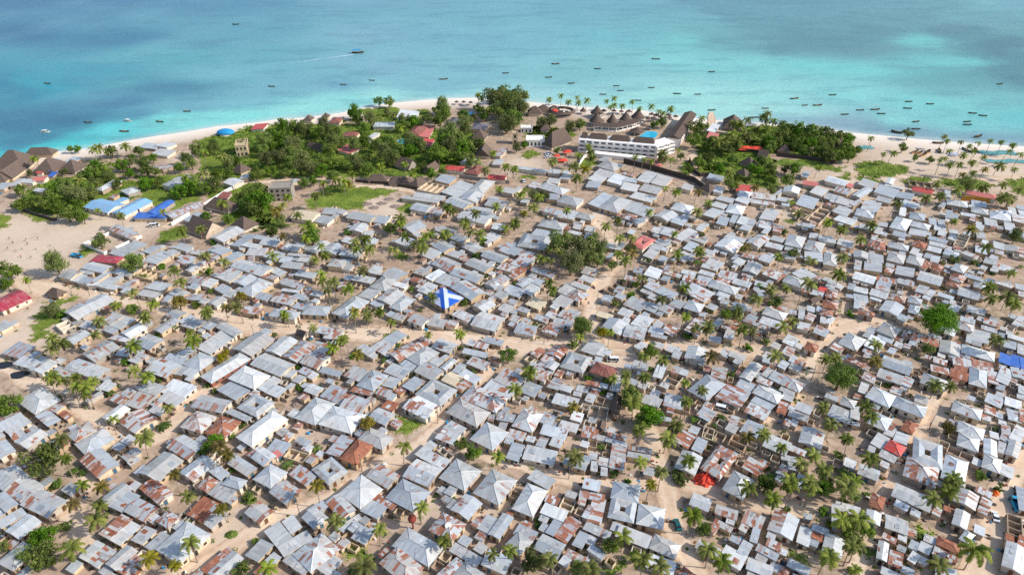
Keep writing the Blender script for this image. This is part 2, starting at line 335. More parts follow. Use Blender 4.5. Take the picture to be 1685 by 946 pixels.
def link(name, data, parent=None, loc=None, rz=0.0):
    o = bpy.data.objects.new(name, data); COL.objects.link(o)
    if parent is not None: o.parent = parent
    if loc is not None: o.location = loc
    if rz: o.rotation_euler = (0, 0, rz)
    return o
def tag(o, label=None, cat=None, group=None, kind=None):
    for k, v in (('label', label), ('category', cat), ('group', group), ('kind', kind)):
        if v: o[k] = v
    return o
def thing(name, label, cat, loc, rz=0.0, group=None):
    return tag(link(name, None, None, loc, rz), label, cat, group)
def part(name, acc, parent, loc=None, rz=0.0): return link(name, acc.mesh(name), parent, loc, rz)
TRACE = '''
# 0 788
g5 45 115 210 235 440 75
g3 210 245 460 390 655 220
g0 -90 200 60 320 190 240
s2 -50 415 20 475 275 345
g0 45 510 190 590 415 420
h0 -30 820 130 900 380 690
s1 600 100 700 165 800 90
g1 955 210 1075 255 1320 90
s1 1080 265 1200 325 1370 160
g3 1215 315 1420 415 1570 285
g6 1365 90 1565 240 1715 140
s6 975 530 1080 600 1300 400
s0 1090 600 1180 650 1385 460
s0 770 765 850 800 1035 640
s4 850 800 955 870 1150 715
g1 1040 830 1140 900 1350 710
s6 1140 895 1220 935 1390 770
s2 1290 590 1400 650 1540 510
s2 1410 660 1500 700 1690 560
h4 1530 410 1650 480 1775 375
P 805 50 150
Py 990 70 150
Py 710 245 150
P 975 260 150
P 930 400 200
Py 1470 770 170
P 700 680 230
T 430 560 230
T 420 750 300
T 250 740 160
B 640 460 140
B 570 40 150
T 30 660 120
B 1230 60 70
# 281 788
h0 -165 690 85 820 410 545
s8 155 335 330 430 500 260
s2 330 435 395 490 560 350
h5 245 70 350 120 480 20
s3 350 140 525 215 670 100
h0 480 60 680 80 775 0
g3 955 130 1140 240 1310 120
g4 720 330 870 435 1020 320
s0 915 510 1050 665 1200 570
s0 1050 665 1115 765 1400 590
s0 1090 415 1190 530 1300 470
g2 1280 375 1410 480 1560 380
s0 1340 300 1400 370 1550 270
g6 1519 227 1680 395 1832 303
s0 755 740 860 830 990 655
s0 870 830 960 870 1105 770
s7 300 890 340 920 610 700
g0 350 920 470 990 730 780
h3 1185 740 1380 900 1680 690
s1 1100 800 1310 940 1400 850
s0 1440 880 1550 950 1690 800
s0 1550 565 1610 620 1675 560
s5 210 940 260 980 330 910
P 165 160 150
P 190 620 170
Py 490 290 130
Py 1440 60 150
P 1620 410 170
Py 40 840 120
T 690 890 170
P 950 870 200
B 770 190 140
B 850 620 120
N 180 415 110
# 562 788
h1 -30 140 185 290 410 100
s0 185 315 350 390 455 270
s7 300 190 500 300 550 250
h2 440 180 710 330 870 130
g3 616 -33 860 89 982 -94
g3 249 -33 448 97 570 -33
s0 1000 130 1080 170 1150 95
h0 967 -18 1211 120 1372 -79
g4 1070 300 1245 400 1390 240
h2 1295 135 1547 257 1730 13
h5 850 500 1085 615 1235 440
s0 1320 475 1440 530 1560 400
g1 1450 540 1555 595 1690 380
h0 495 655 855 855 1010 670
h4 330 835 640 1000 850 860
s2 1060 700 1330 860 1390 780
s1 1290 690 1380 740 1450 660
g1 1370 840 1610 935 1700 780
g4 900 945 1000 1010 1240 850
h0 1080 940 1300 1060 1440 940
s2 50 490 110 520 200 440
s0 95 580 230 640 330 510
P 790 270 140
P 370 490 140
P 1010 600 150
P 1490 730 140
P 1660 700 150
P 210 850 260
N 110 900 100
N 940 150 80
N 1110 195 100
B 10 440 120
# 843 788
h0 -15 290 195 365 360 115
s0 130 0 350 90 450 0
s4 320 215 440 270 470 190
s0 265 330 500 405 560 315 l
w0 470 270 580 320 620 210
s0 690 80 850 120 875 25 l
s4 655 180 900 210 915 150
s4 640 245 715 260 735 190
s5 755 410 885 450 910 200
s4 695 370 750 400 800 270
h0 960 185 1230 230 1270 70
c1 935 375 1190 430 1235 220
h1 1215 440 1480 490 1510 290
s0 1010 560 1330 670 1380 560
h0 1345 675 1600 790 1660 650
s0 1310 860 1580 940 1620 815 l
s3 690 490 940 590 985 520
s0 580 640 680 680 770 550
s0 735 690 880 795 925 735
s6 410 560 530 630 685 425
s0 325 520 405 560 490 430
g1 200 685 440 780 540 640
s3 -5 540 195 605 270 520
h0 -60 640 75 750 195 615
s5 505 745 730 830 770 785
s0 450 820 530 870 590 790
T 960 660 170
T 1200 760 130
T 220 800 260
T 640 880 150
P 370 780 160
P 1090 560 200
P 1280 780 200
P 1460 860 200
P 770 880 200
N 270 390 100
N 350 400 90
N 270 460 100
B 1660 10 150
B 1140 20 70
Py 1370 50 120
# 1124 788
h0 361 97 575 181 728 13
g1 50 250 240 310 300 200
g5 310 340 525 400 545 310
s5 290 430 470 525 500 480
s6 270 500 300 530 340 460
s1 415 425 500 450 520 400
s4 570 420 760 500 815 380
s2 545 490 620 530 650 470
s0 660 610 715 630 760 490
g5 825 495 1070 600 1150 395
s1 815 570 900 605 920 550
s5 800 650 930 700 970 630
s3 710 695 915 800 950 740
g1 610 885 860 960 900 855
s0 530 715 625 765 690 645
s0 455 590 560 640 580 600
s0 345 770 560 885 640 765 l
g1 110 675 330 770 385 690
h6 -60 920 60 990 130 940
s0 1185 385 1270 395 1275 345
s0 1110 615 1230 660 1280 500
s0 1255 500 1420 555 1450 490
s8 1255 570 1370 620 1400 540
g1 1360 700 1550 770 1600 600
s0 1500 300 1740 350 1750 275
s1 1480 420 1520 430 1530 250
s1 1020 850 1230 950 1260 880
s7 940 940 1000 980 1050 900
P 640 80 180
P 890 190 170
P 100 350 190
P 245 690 190
P 385 800 190
P 1050 50 170
P 1250 60 190
P 1620 80 220
P 1560 390 200
P 1440 760 190
T 200 480 150
T 820 50 180
B 470 440 80
B 1380 320 120
B 1430 440 100
T 1390 80 180
N 1600 210 90
T 1640 500 200
B 1030 290 80
P 1650 660 140
B 1640 900 120
# 1404 788
g1 365 165 745 315 800 190
s0 395 250 530 320 560 265 l
c1 559 -178 849 -109 902 -338
h4 482 -40 803 82 856 -109
h0 849 -18 1078 66 1147 -163 l
g3 980 210 1200 310 1240 170
s5 1195 120 1350 190 1380 130
s4 1240 240 1350 290 1380 220
s4 1220 310 1320 360 1340 300
g0 955 435 1100 490 1170 350
h0 1020 575 1110 615 1220 560
s2 1180 520 1290 560 1310 480
g2 305 480 525 540 545 410
s6 275 570 415 635 440 590
s0 430 590 520 620 540 560
g1 210 770 310 800 370 640
s5 340 830 470 880 500 740
s0 535 790 610 840 660 745
s0 630 690 745 750 785 660
h8 810 640 1030 730 1060 650
s5 775 730 1000 840 1030 770
s0 800 940 1000 990 1030 890
g1 260 930 450 990 480 930
h8 145 250 275 300 330 185
g0 125 405 265 465 270 345 l
g2 1435 840 1640 920 1740 700
s9 1490 650 1570 670 1600 560
s8 1610 660 1690 700 1720 580
w0 1510 520 1650 560 1680 380
s0 1610 290 1700 310 1720 100
P 790 180 180
P 940 120 180
P 1200 690 280
P 850 840 190
P 60 390 220
P 30 640 180
T 120 500 180
T 1000 20 150
B 640 570 130
B 140 150 80
B 500 680 90
B 1430 110 100
P 20 890 130
T 30 180 100
# 0 650
h0 180 55 340 200 580 50
s3 345 205 475 310 600 240
s4 490 140 550 185 635 100
s7 565 185 655 240 725 200
g5 -100 260 15 345 275 235
s2 45 345 90 390 300 260
s4 245 340 280 370 370 315
s3 80 390 130 440 260 380
g0 135 460 265 525 475 385
g1 -120 520 20 610 180 540
g1 -100 830 30 940 278 785
h3 640 380 745 450 970 330
h0 720 480 850 580 1145 425
s6 520 490 570 530 700 465
g6 770 640 970 810 1190 680
s0 1190 445 1245 490 1330 420
s2 1190 600 1250 650 1400 560
s0 1110 510 1170 560 1230 500
g0 990 220 1100 260 1295 135 l
g4 1165 265 1330 370 1560 230
s3 1220 80 1390 140 1550 10
s4 1070 40 1180 90 1260 30
s0 1460 150 1570 210 1640 150
g0 1330 765 1560 830 1840 640
T 410 620 330
T 80 80 240
P 1110 230 110
P 1420 410 180
P 590 430 170
P 645 620 120
N 1640 290 170
N 740 740 130
P 1650 120 110
N 820 760 100
# 281 650
g3 205 110 500 180 600 60
c1 635 125 850 205 1040 70
h4 90 310 290 370 450 210
h7 335 370 530 430 690 260
s2 515 180 760 245 820 205
h0 630 410 795 500 1170 240 l
h0 1215 225 1420 290 1625 80
h2 1465 275 1775 390 1905 200 l
s3 930 540 1090 590 1190 480
g0 790 610 910 700 1040 600
s0 980 575 1040 610 1110 580 k
w0 1130 590 1290 670 1340 590
s2 1260 480 1340 510 1390 450
h0 810 825 985 915 1150 760
s4 1160 770 1330 890 1440 800
c2 1345 735 1570 835 1790 745
s5 1315 650 1380 675 1460 600
g4 -63 518 173 625 357 503
s0 70 570 200 630 265 565
g2 70 760 220 840 460 670
s2 365 750 490 830 590 765
g2 560 670 750 800 850 720
Py 470 490 160
Py 555 580 140
Py 30 770 130
T 430 460 180
N 1150 690 140
T 320 540 110
B 690 300 110
B 600 400 80
N 1420 510 130
N 600 730 110
# 562 650
g3 -30 120 190 185 310 55
s8 385 120 500 160 570 80
g2 285 220 430 310 510 195
g4 610 120 830 245 965 105 l
c1 746 -17 975 121 1120 -47
h2 1030 170 1330 310 1470 170
h4 1204 14 1517 197 1608 44
s3 1525 230 1690 270 1710 200
s1 990 325 1150 395 1240 320
s3 930 410 1090 490 1150 400
h1 1275 430 1490 550 1640 370
s0 720 580 790 620 945 485
s2 800 620 920 690 990 610
s0 920 690 1000 725 1080 640
w0 940 545 1060 620 1110 590
h0 165 430 400 540 510 420
h9 0 620 150 700 300 495
s4 -140 560 -20 620 110 430
Y 260 280 150
P 620 500 150
T 1300 560 180
B 1190 460 170
P 1540 600 140
B 1165 235 90
# 843 650
h3 5 300 200 375 295 190
s2 260 260 380 300 435 205
s3 -50 400 105 460 130 380
s1 -60 620 60 650 120 490
s0 275 370 520 440 550 350 l
s0 355 485 470 520 515 440
s3 225 490 315 520 365 430
s2 115 570 420 640 450 550
s0 100 620 405 690 420 640
s3 455 315 630 370 655 295
s0 565 240 680 265 710 180 l
s2 385 70 620 130 665 40
s0 715 50 800 80 830 0
s5 680 400 840 430 850 330
g0 835 330 900 345 915 290 t
g0 965 175 1030 180 1085 30 t
s0 940 370 1010 375 1020 320
s5 930 410 1120 440 1135 400
s2 910 450 1120 500 1135 470
s3 955 710 1105 740 1130 490
s2 840 690 950 700 970 620
s0 765 745 835 750 850 650
s0 870 790 930 795 940 710
g0 500 670 720 745 750 665
s3 1140 545 1370 570 1380 520
s0 1130 600 1360 640 1365 590
s0 1290 770 1390 805 1410 730
s1 660 500 740 515 770 460
w0 745 205 925 245 945 125
s7 1600 441 1738 533 1807 411
s1 1270 70 1440 130 1480 40
s2 1490 90 1680 145 1700 30
s0 1450 240 1560 270 1570 225
Py 600 110 130
P 620 600 180
T 1150 30 160
P 1180 70 170
T 1360 200 230
T 1300 250 180
P 1250 340 130
P 1610 290 170
P 1540 420 170
P 1270 650 150
P 1470 750 140
B 1140 845 80
B 1640 790 170
N 890 510 120
N 1000 750 120
# 1124 650
s5 331 14 560 136 652 -17
s4 595 155 800 240 870 160
s0 660 60 855 150 920 90
s0 720 0 930 90 1000 -20 l
s7 910 165 1000 190 1055 80
s0 1100 130 1250 190 1280 120
s0 1035 140 1085 155 1100 115
s2 1030 200 1220 265 1245 200
s5 985 285 1050 310 1075 250
s3 125 195 255 255 335 170
s1 50 355 140 395 170 325
s0 80 530 180 570 245 450
g1 -100 715 105 780 205 610
c5 170 720 365 825 550 580
s6 570 710 745 790 830 690
w0 200 400 370 470 430 390
w0 440 480 590 550 650 440
w0 180 410 280 430 320 330
s3 545 350 720 420 820 310
s4 445 270 530 300 560 220
s0 410 330 510 380 550 320
g0 765 500 1000 580 1090 470
s3 1045 540 1200 610 1220 550
s2 960 640 1110 655 1120 600
g1 1140 460 1360 540 1395 380
s4 910 760 1000 800 1040 740
s0 1095 895 1165 920 1205 790
s1 1430 190 1640 285 1680 180
h0 1535 85 1680 130 1720 60
s2 1570 690 1690 730 1720 650
P 40 60 110
P 1380 120 120
P 1460 280 150
P 1620 420 140
P 800 380 140
P 640 400 140
P 970 510 120
P 1290 580 150
P 1160 670 150
P 1390 720 160
P 1060 830 170
P 1250 840 180
P 1620 860 200
P 60 640 140
N 390 230 130
N 120 240 110
N 300 440 100
N 310 290 100
T 820 870 180
N 900 810 140
N 1600 740 160
T 1400 850 140
B 1540 590 120
B 240 500 70
B 830 730 80
# 1404 650
h0 116 14 352 121 436 14 l
h0 375 105 690 220 735 120
h0 105 270 300 330 420 240
h8 460 330 575 385 650 295
s5 310 320 380 345 440 290
s0 280 375 380 410 440 335
s0 390 440 520 490 560 400
h0 295 520 460 600 530 515 r
s0 150 470 275 520 385 430
s1 240 590 400 660 450 600
s4 250 690 340 720 370 670
s2 155 550 200 570 210 510
g1 35 770 235 840 270 745
s1 -40 220 50 240 80 120
w0 925 550 1170 660 1195 595
h1 955 150 1240 240 1285 150
s0 1115 30 1195 60 1210 25
h1 1005 350 1265 440 1305 340
h1 1015 485 1225 560 1250 440
g0 1275 570 1405 605 1425 460 l
h0 1255 700 1430 765 1475 640
s0 1435 770 1560 815 1600 720
s3 1340 415 1430 430 1440 370
g1 1490 575 1610 620 1670 480
s3 1530 420 1640 470 1720 340
s4 1450 390 1540 410 1560 310
s2 1440 430 1530 470 1550 410
s2 1425 560 1480 575 1510 470
s0 1490 85 1650 135 1660 65 l
s6 1285 170 1400 200 1415 130
s0 1515 240 1640 260 1650 160
s6 1640 250 1700 270 1710 165
s1 1300 60 1460 130 1480 40
s1 600 55 730 95 745 30
P 130 100 160
P 180 210 140
P 990 810 160
P 170 620 170
B 250 335 90
B 1390 330 90
B 1260 795 130
O 930 310 140
P 20 840 150
T 960 900 120
# 0 512
s4 45 400 185 475 330 360
s0 285 435 330 465 390 410
s0 365 475 405 500 450 460
s2 185 490 310 600 385 520
g0 320 570 410 630 530 515
s0 535 575 570 590 610 550
g1 640 560 790 620 925 520
s3 540 615 680 660 760 610
g0 800 620 960 670 1090 570
g3 795 425 930 500 1180 355
s0 780 355 830 380 885 350
g2 640 275 720 330 880 225
s0 790 140 850 175 910 115
s3 820 160 900 200 970 150
s3 990 80 1080 130 1215 50
s0 1080 130 1180 190 1330 90
g0 1170 215 1280 255 1470 165 l
s0 1010 180 1105 225 1165 185
s4 1100 260 1220 320 1260 270
g1 1335 320 1470 390 1610 285
s1 1140 420 1240 450 1310 380
s3 1260 480 1350 520 1475 435
s0 -60 160 0 205 115 130
w0 570 130 600 200 710 140
g3 1451 573 1626 672 1764 542
s0 1180 810 1260 850 1350 790
s2 1360 770 1530 840 1640 745
s0 935 770 985 780 1105 680
s1 990 775 1060 785 1160 710
s1 840 880 870 905 1010 800
s0 600 790 640 805 690 780
P 970 90 140
P 940 220 110
P 1310 330 160
P 500 360 150
P 610 310 140
P 500 640 150
P 600 680 130
P 730 650 130
P 740 740 130
P 910 680 120
P 840 740 160
P 840 820 110
P 1310 570 150
P 1450 640 140
B 755 300 100
B 1220 500 110
N 1560 670 100
B 620 30 120
N 1070 810 120
N 1165 735 60
B 1560 230 90
P 510 260 130
P 1420 60 120
# 281 512
g0 -165 185 -90 220 80 95
g1 -50 45 60 80 165 15
s1 75 100 120 130 240 55
s2 105 140 230 190 340 100
s1 300 150 380 185 460 130
g0 420 165 640 235 735 190
s2 240 365 385 415 640 245
s0 300 240 340 270 400 235
h0 115 520 285 590 450 465
s0 40 400 110 440 280 400
s0 -60 480 100 540 150 460
s0 115 610 210 650 280 590
s0 20 600 110 640 160 560
s0 130 670 190 690 240 650
g0 615 370 795 450 1015 275
s0 850 210 930 240 1010 200
g1 930 390 1080 440 1250 290
g4 1085 450 1240 500 1440 340
h0 290 640 400 710 790 470 m
g1 790 520 1080 650 1220 530
h0 560 660 820 765 985 635 l
s0 860 760 940 800 1090 675
s0 945 800 1050 850 1140 770
s0 440 780 640 870 800 770
g3 1290 500 1440 580 1560 450
s4 1250 590 1350 640 1410 590
s0 1195 680 1265 720 1330 650
s0 1110 630 1190 665 1235 590
s0 1430 380 1510 420 1550 370
s0 1465 590 1650 650 1690 600
s0 1515 690 1590 705 1620 680
g0 1310 780 1430 830 1510 760
s3 1465 830 1620 890 1740 780
g0 1250 230 1300 270 1340 220 t
s2 1430 200 1540 240 1570 170
s4 1520 250 1650 290 1690 200
s0 -94 779 120 870 242 748 l
s0 -115 850 30 950 130 870
P 1120 40 110
P 1400 160 110
P 1590 350 140
P 345 30 110
P 180 210 110
P 215 290 160
B 35 150 100
Y 500 460 110
Y 545 410 80
B 430 780 90
B 365 720 80
N 1255 530 100
N 1445 635 80
B 1265 760 90
B 1310 720 80
N 1010 230 80
P 1670 280 120
# 562 512
s0 385 275 500 330 655 240
s3 280 350 400 410 520 340
s1 160 370 260 450 320 390
g5 460 420 560 490 900 310
h1 630 460 770 535 970 410
s1 410 590 600 660 690 580
s1 560 520 690 580 760 540
g1 890 350 1065 420 1140 330
s2 850 495 940 540 1020 490
g1 960 555 1025 580 1145 490
g2 715 590 900 685 1015 590
h1 135 730 310 780 475 630
s0 390 725 510 760 595 670
s4 315 810 450 840 520 780
s6 95 780 280 840 310 790
s3 10 630 170 680 280 590
s2 590 730 700 790 830 695
g0 980 680 1110 735 1205 650 y
s5 1110 740 1180 790 1285 710
s0 1070 590 1150 610 1245 530
s0 1150 620 1310 715 1380 660 l
s3 1225 510 1400 575 1470 510
s6 1455 465 1560 510 1580 490
s1 1170 420 1420 440 1460 400
s4 1230 320 1420 380 1450 330
s2 1380 300 1570 340 1610 285
g2 1280 131 1517 207 1608 69
g2 650 90 790 150 870 80
s2 840 130 1000 160 1040 90
s5 1020 140 1120 165 1160 100
s3 1090 35 1240 115 1315 50
s3 500 60 590 100 640 50
s3 1486 672 1715 763 1838 657
s2 1387 764 1654 855 1746 748
P 255 40 110
P 490 105 110
P 850 225 90
P 1165 215 120
P 160 420 130
T 1640 430 170
N 430 470 110
B 1190 360 80
N 1420 470 90
P 20 270 100
P 130 30 100
P 370 10 100
N 1300 570 90
B 1245 450 60
B 105 445 70
N 570 320 80
B 1075 60 50
# 843 512
c0 465 545 695 610 790 455
h2 745 595 965 650 1050 560 n
s0 650 380 800 420 930 330
s0 820 430 900 440 940 350
s0 895 420 960 440 985 390
s5 180 420 245 455 330 385
g4 335 415 470 470 555 375
s4 250 480 380 500 460 450
s4 215 560 300 610 400 500
s6 320 610 390 640 420 570
g1 325 550 410 590 460 520
g4 190 650 320 695 370 610
s1 60 780 215 840 300 745
s3 335 740 450 775 530 680
s0 455 770 570 805 610 745
s0 620 780 740 800 765 745
s1 595 825 680 840 690 800
s7 715 725 850 750 865 700
s0 965 770 1055 800 1085 690
s0 1240 740 1310 780 1340 710
s0 1180 565 1330 590 1350 500
s0 1385 640 1475 665 1525 530 l
s5 1570 600 1640 640 1660 560
s1 0 670 60 690 120 650
s6 285 190 430 240 520 150
s0 25 195 215 245 240 160
s0 60 130 130 150 195 85
s3 -60 80 40 100 110 60
s1 205 70 330 110 370 70
s0 320 45 400 75 440 25
s4 440 40 590 95 650 40
s1 405 105 580 160 600 110
s0 500 30 620 60 690 10
s2 825 40 970 80 1000 40 y
g2 890 165 1070 250 1130 130
s0 1150 120 1310 165 1415 80 l
g3 1080 245 1285 280 1340 170
s1 1330 200 1480 235 1510 180
s0 1360 240 1520 275 1530 250
s5 1480 190 1580 250 1640 170
s3 1375 140 1450 165 1510 110
s1 1065 95 1130 120 1170 80
s1 1490 380 1620 415 1675 370
s2 1560 450 1640 470 1680 400
s1 1390 340 1470 370 1510 330
s0 1200 350 1260 390 1330 330
M 690 150 220
Y 880 210 120
B 1030 240 80
P 665 250 110
N 245 140 110
B 600 330 110
P 170 590 150
P 30 760 150
P 1290 440 120
P 1480 470 140
P 1300 640 130
P 1120 620 110
P 1110 690 120
P 990 660 110
T 1370 390 170
B 745 660 100
B 855 800 110
B 920 790 70
T 1170 820 200
B 930 690 110
P 1200 880 140
N 1360 560 90
P 960 200 90
w0 1520 680 1620 750 1650 640
# 1124 512
s4 10 185 150 240 260 120
s3 300 130 360 170 400 90
s6 385 165 470 185 490 140
s7 480 150 540 190 555 110
s1 415 215 500 245 515 195
s1 395 255 490 280 510 240
s1 240 290 365 310 385 260
s3 590 90 690 130 740 60
s1 750 105 930 170 960 110
s5 740 160 850 190 870 160
s6 700 240 780 250 780 190
s5 1200 75 1280 105 1310 40
s0 1125 70 1190 80 1210 0
s0 1340 110 1400 120 1420 60
s0 1420 110 1465 140 1475 65 l
h6 1360 30 1470 60 1480 0
s3 1270 210 1400 245 1455 180
s2 1130 160 1240 200 1250 130
s2 950 300 1070 330 1170 275
h8 1180 365 1300 400 1350 340
s4 970 410 1060 450 1110 370
s2 1090 350 1160 370 1190 330
s0 850 340 930 370 980 330
s0 770 455 850 480 900 420
s0 770 500 860 515 880 480
s0 920 540 1000 570 1060 510
s0 1040 555 1150 600 1175 550
s6 1090 510 1200 545 1215 510
s0 1040 490 1090 510 1130 450
g1 5 460 200 500 250 380
s0 50 480 150 510 170 470 l
s0 155 520 205 545 220 490
s1 360 430 440 460 470 390
s0 440 440 600 490 630 435
s1 490 500 560 530 600 470
s3 275 640 420 680 435 570
s0 -40 620 40 640 60 580
h0 65 780 240 895 400 715
g1 535 640 650 680 805 545
s3 510 735 660 795 730 715
s0 765 625 830 655 900 580
s0 840 660 960 715 1020 640
h3 955 715 1140 800 1210 720
s4 720 690 860 750 890 690
h1 680 800 925 910 990 830
s0 940 770 1090 820 1110 800
s1 960 860 1070 890 1110 810
s6 1440 360 1550 410 1610 350
s3 1400 840 1520 900 1530 850
s3 1580 480 1640 500 1680 440
M 1550 640 280
B 640 360 110
B 815 300 90
P 130 160 120
P 245 150 150
P 590 170 130
P 685 190 110
P 990 140 160
P 1080 90 120
P 280 440 170
P 910 430 150
P 1410 460 120
P 1510 450 120
P 190 770 110
P 30 880 130
P 25 700 90
B 485 620 110
N 930 770 80
B 30 250 110
B 420 30 100
P 535 40 120
P 25 60 90
B 1640 30 100
P 1390 910 100
# 1404 512
h0 -159 313 24 389 139 283
s7 -67 481 87 557 116 519
s0 85 240 165 270 240 180
h1 235 190 410 265 470 175
s0 105 340 260 400 330 290 l
s0 230 260 380 330 400 280
s6 475 240 650 300 690 240
s5 665 295 830 360 870 290
s0 400 340 480 370 500 320
s3 490 350 560 375 575 335
s1 330 400 400 430 435 375
g0 260 530 550 630 595 530
s3 95 445 165 470 190 420
g0 230 640 470 725 500 640
s3 475 720 570 760 600 670
s5 80 660 200 710 230 640
s1 45 790 130 820 160 720
s4 360 790 470 835 495 770
h1 655 700 900 790 940 690
g0 835 395 1035 445 1065 335
h0 1060 405 1385 495 1395 410 l
s5 980 540 1365 590 1375 500
s5 1045 440 1170 480 1190 440
s7 985 570 1130 605 1150 560
s7 950 630 1125 690 1135 620
s6 760 590 940 625 950 560
s4 780 500 920 540 935 480
s2 820 440 900 460 920 420
s0 940 440 1000 470 1020 430
h0 1135 710 1310 760 1320 590
s0 1430 685 1550 740 1555 580
s4 1430 590 1500 610 1510 540
s5 1320 700 1420 720 1430 600
s0 1430 495 1540 530 1560 440 b
s0 1545 530 1640 560 1660 450 b
s0 1640 560 1700 570 1720 470 b
s0 1555 640 1640 650 1650 560
s3 1635 650 1700 680 1710 560
h4 1000 160 1170 205 1200 140
g1 885 220 985 250 1025 190
s0 1105 260 1320 320 1365 220
s0 1105 300 1165 320 1175 285
s3 1250 180 1410 215 1430 170
s5 1280 110 1430 160 1440 110
s2 1040 95 1190 130 1215 80
s0 1515 260 1680 305 1690 260
s1 1450 340 1590 375 1615 310
s0 1610 410 1700 435 1710 340
s3 1570 130 1640 160 1690 60
s0 430 70 510 110 550 60
s0 1620 800 1690 820 1700 740
P 225 320 140
P 220 480 150
P 815 720 150
P 965 730 130
P 1420 280 150
T 745 370 130
N 640 450 60
N 220 710 70
B 335 720 80
M 830 80 420
N 560 820 60
# 0 366
g0 -110 790 15 880 305 745 p
h0 480 690 560 740 630 690 t
h0 910 370 1140 415 1200 350 p
g5 1040 75 1290 145 1400 105
w0 800 200 1020 280 1400 120 l
s0 1060 295 1200 345 1460 220
s1 1390 280 1470 310 1590 250
s0 1405 375 1540 420 1720 310
g1 595 525 690 570 800 490
g0 805 450 1010 500 1115 435
s0 690 570 770 590 850 520
s2 760 590 870 610 940 550
s1 880 580 950 590 1090 500
s0 945 625 1040 645 1180 555
s0 800 480 890 530 900 500
s0 1105 490 1220 530 1280 490
s0 870 610 960 630 970 600 l
s0 1055 640 1130 670 1160 630
s3 1160 640 1240 660 1350 590
s0 1190 680 1260 700 1310 650
s0 1345 710 1530 750 1600 690
s1 1440 640 1590 690 1680 610
g3 641 882 756 966 1115 768
s3 1600 770 1660 790 1700 720
w0 1330 500 1480 580 1560 510
T 980 180 160
T 540 400 200
T 80 480 220
T 60 600 150
P 260 560 90
T 1300 390 200
B 1590 430 90
P 1300 690 110
P 1140 810 110
P 1500 800 120
B 1310 850 150
P 1420 900 100
T 500 860 130
B 600 910 120
B 1415 530 80
# 281 366
g0 150 70 345 135 530 45 t
h0 580 30 720 75 880 10 t
g0 400 150 520 205 700 80
s2 605 220 680 250 830 130
s0 800 150 900 180 945 140
g2 875 210 1040 240 1110 170
s0 690 225 850 265 900 225
s1 750 310 920 330 940 265
s0 375 285 500 320 620 265
s0 530 350 590 400 715 320
s0 35 240 150 290 215 245
s3 165 290 290 330 320 290
s0 -60 300 0 340 85 290
s4 50 390 140 415 245 340
g3 130 470 200 490 380 400
s3 380 330 440 370 460 330
s0 905 340 1030 370 1135 300
s0 1095 260 1160 280 1215 220
s1 1180 280 1260 290 1280 240
s0 1200 230 1300 250 1330 210
g0 1350 280 1440 310 1550 200
g2 1500 280 1630 330 1690 240
s1 1140 325 1300 340 1320 310
s1 1065 390 1170 400 1200 340
s2 1240 380 1350 400 1380 350
s0 1085 430 1260 465 1300 410
h1 1550 420 1690 450 1730 380
g2 610 430 740 490 830 410
g1 760 480 890 540 1000 450
s2 545 470 660 510 720 480
s2 460 530 570 590 670 520
g2 605 590 730 630 850 545
s3 900 530 1010 580 1050 535
s1 980 480 1070 530 1140 490
h2 665 675 800 740 1000 600
s1 820 735 940 770 1010 720
g3 1060 600 1280 660 1360 610
s1 1225 510 1390 555 1430 510
s0 1085 670 1250 700 1270 670
g4 985 770 1180 820 1260 740
s1 1180 730 1310 770 1375 735
s0 1195 830 1330 870 1380 820
s1 1370 710 1470 740 1520 690
h0 1295 900 1540 920 1580 830
h0 950 920 1220 950 1290 880
s5 655 860 860 915 905 860
g3 140 590 290 625 390 550
s0 295 620 380 640 470 565
s0 170 640 240 665 290 620
s1 430 650 510 700 600 650
s0 500 720 590 740 655 690
g2 -20 700 100 745 200 690
s3 130 760 300 770 350 710
s1 270 790 330 800 385 750
g0 365 790 450 830 550 760
P 100 70 130
P 290 60 110
P 340 320 110
P 520 380 120
P 1000 320 130
P 30 470 120
P 95 580 140
P 1420 360 100
P 1520 320 110
P 1480 230 90
P 1480 500 120
P 1600 580 130
P 1540 660 110
P 1490 570 120
P 640 820 140
P 1110 890 90
P 350 870 130
P 1350 40 180
Py 1100 130 100
N 400 660 90
B 420 195 80
T 1390 130 180
P 1330 150 120
Y 80 780 150
Y 690 730 100
B 255 810 110
B 830 80 60
B 990 80 110
P 540 830 110
B 380 490 80
# 562 366
s1 90 570 280 600 345 540
s0 240 490 340 505 420 440
g1 60 80 200 100 270 30
s0 200 120 290 135 330 90
g1 560 50 700 100 850 35
g0 890 80 1070 115 1160 80
s0 515 185 650 235 740 180
g1 885 235 1010 290 1135 240
g2 1075 155 1190 205 1270 150
g2 1165 240 1310 290 1420 250
s1 1405 150 1500 190 1570 130
s1 1480 60 1580 80 1600 20
s1 790 310 890 370 975 300
s3 1030 320 1170 365 1240 310
g5 880 410 1060 485 1190 410
s0 820 540 890 570 1030 490 l
s1 920 575 1080 635 1170 560
g2 1060 640 1280 760 1440 690
g2 1205 410 1410 490 1510 430
g2 1085 500 1320 605 1390 530
g1 1370 330 1570 400 1650 340
s3 1560 280 1660 320 1720 230
s3 1550 450 1690 510 1730 430
g3 1385 600 1500 640 1680 560
s2 1430 640 1560 680 1610 630
s0 1480 710 1580 750 1660 710
s1 1610 670 1700 710 1730 640
g3 1270 820 1400 870 1540 810
s1 1540 850 1640 890 1700 830
s1 755 670 850 710 940 620
h0 830 740 1020 860 1190 745 X
g1 385 520 540 570 680 500
h1 265 635 420 670 570 560
s2 160 720 290 765 400 670
g3 320 760 480 805 640 700
h0 455 830 580 870 745 760
h1 -100 890 50 945 280 775
s1 260 800 380 830 440 800
s6 670 570 800 605 840 570
s5 430 680 520 700 570 640
s0 490 620 620 650 670 610 l
s2 715 490 800 530 860 470
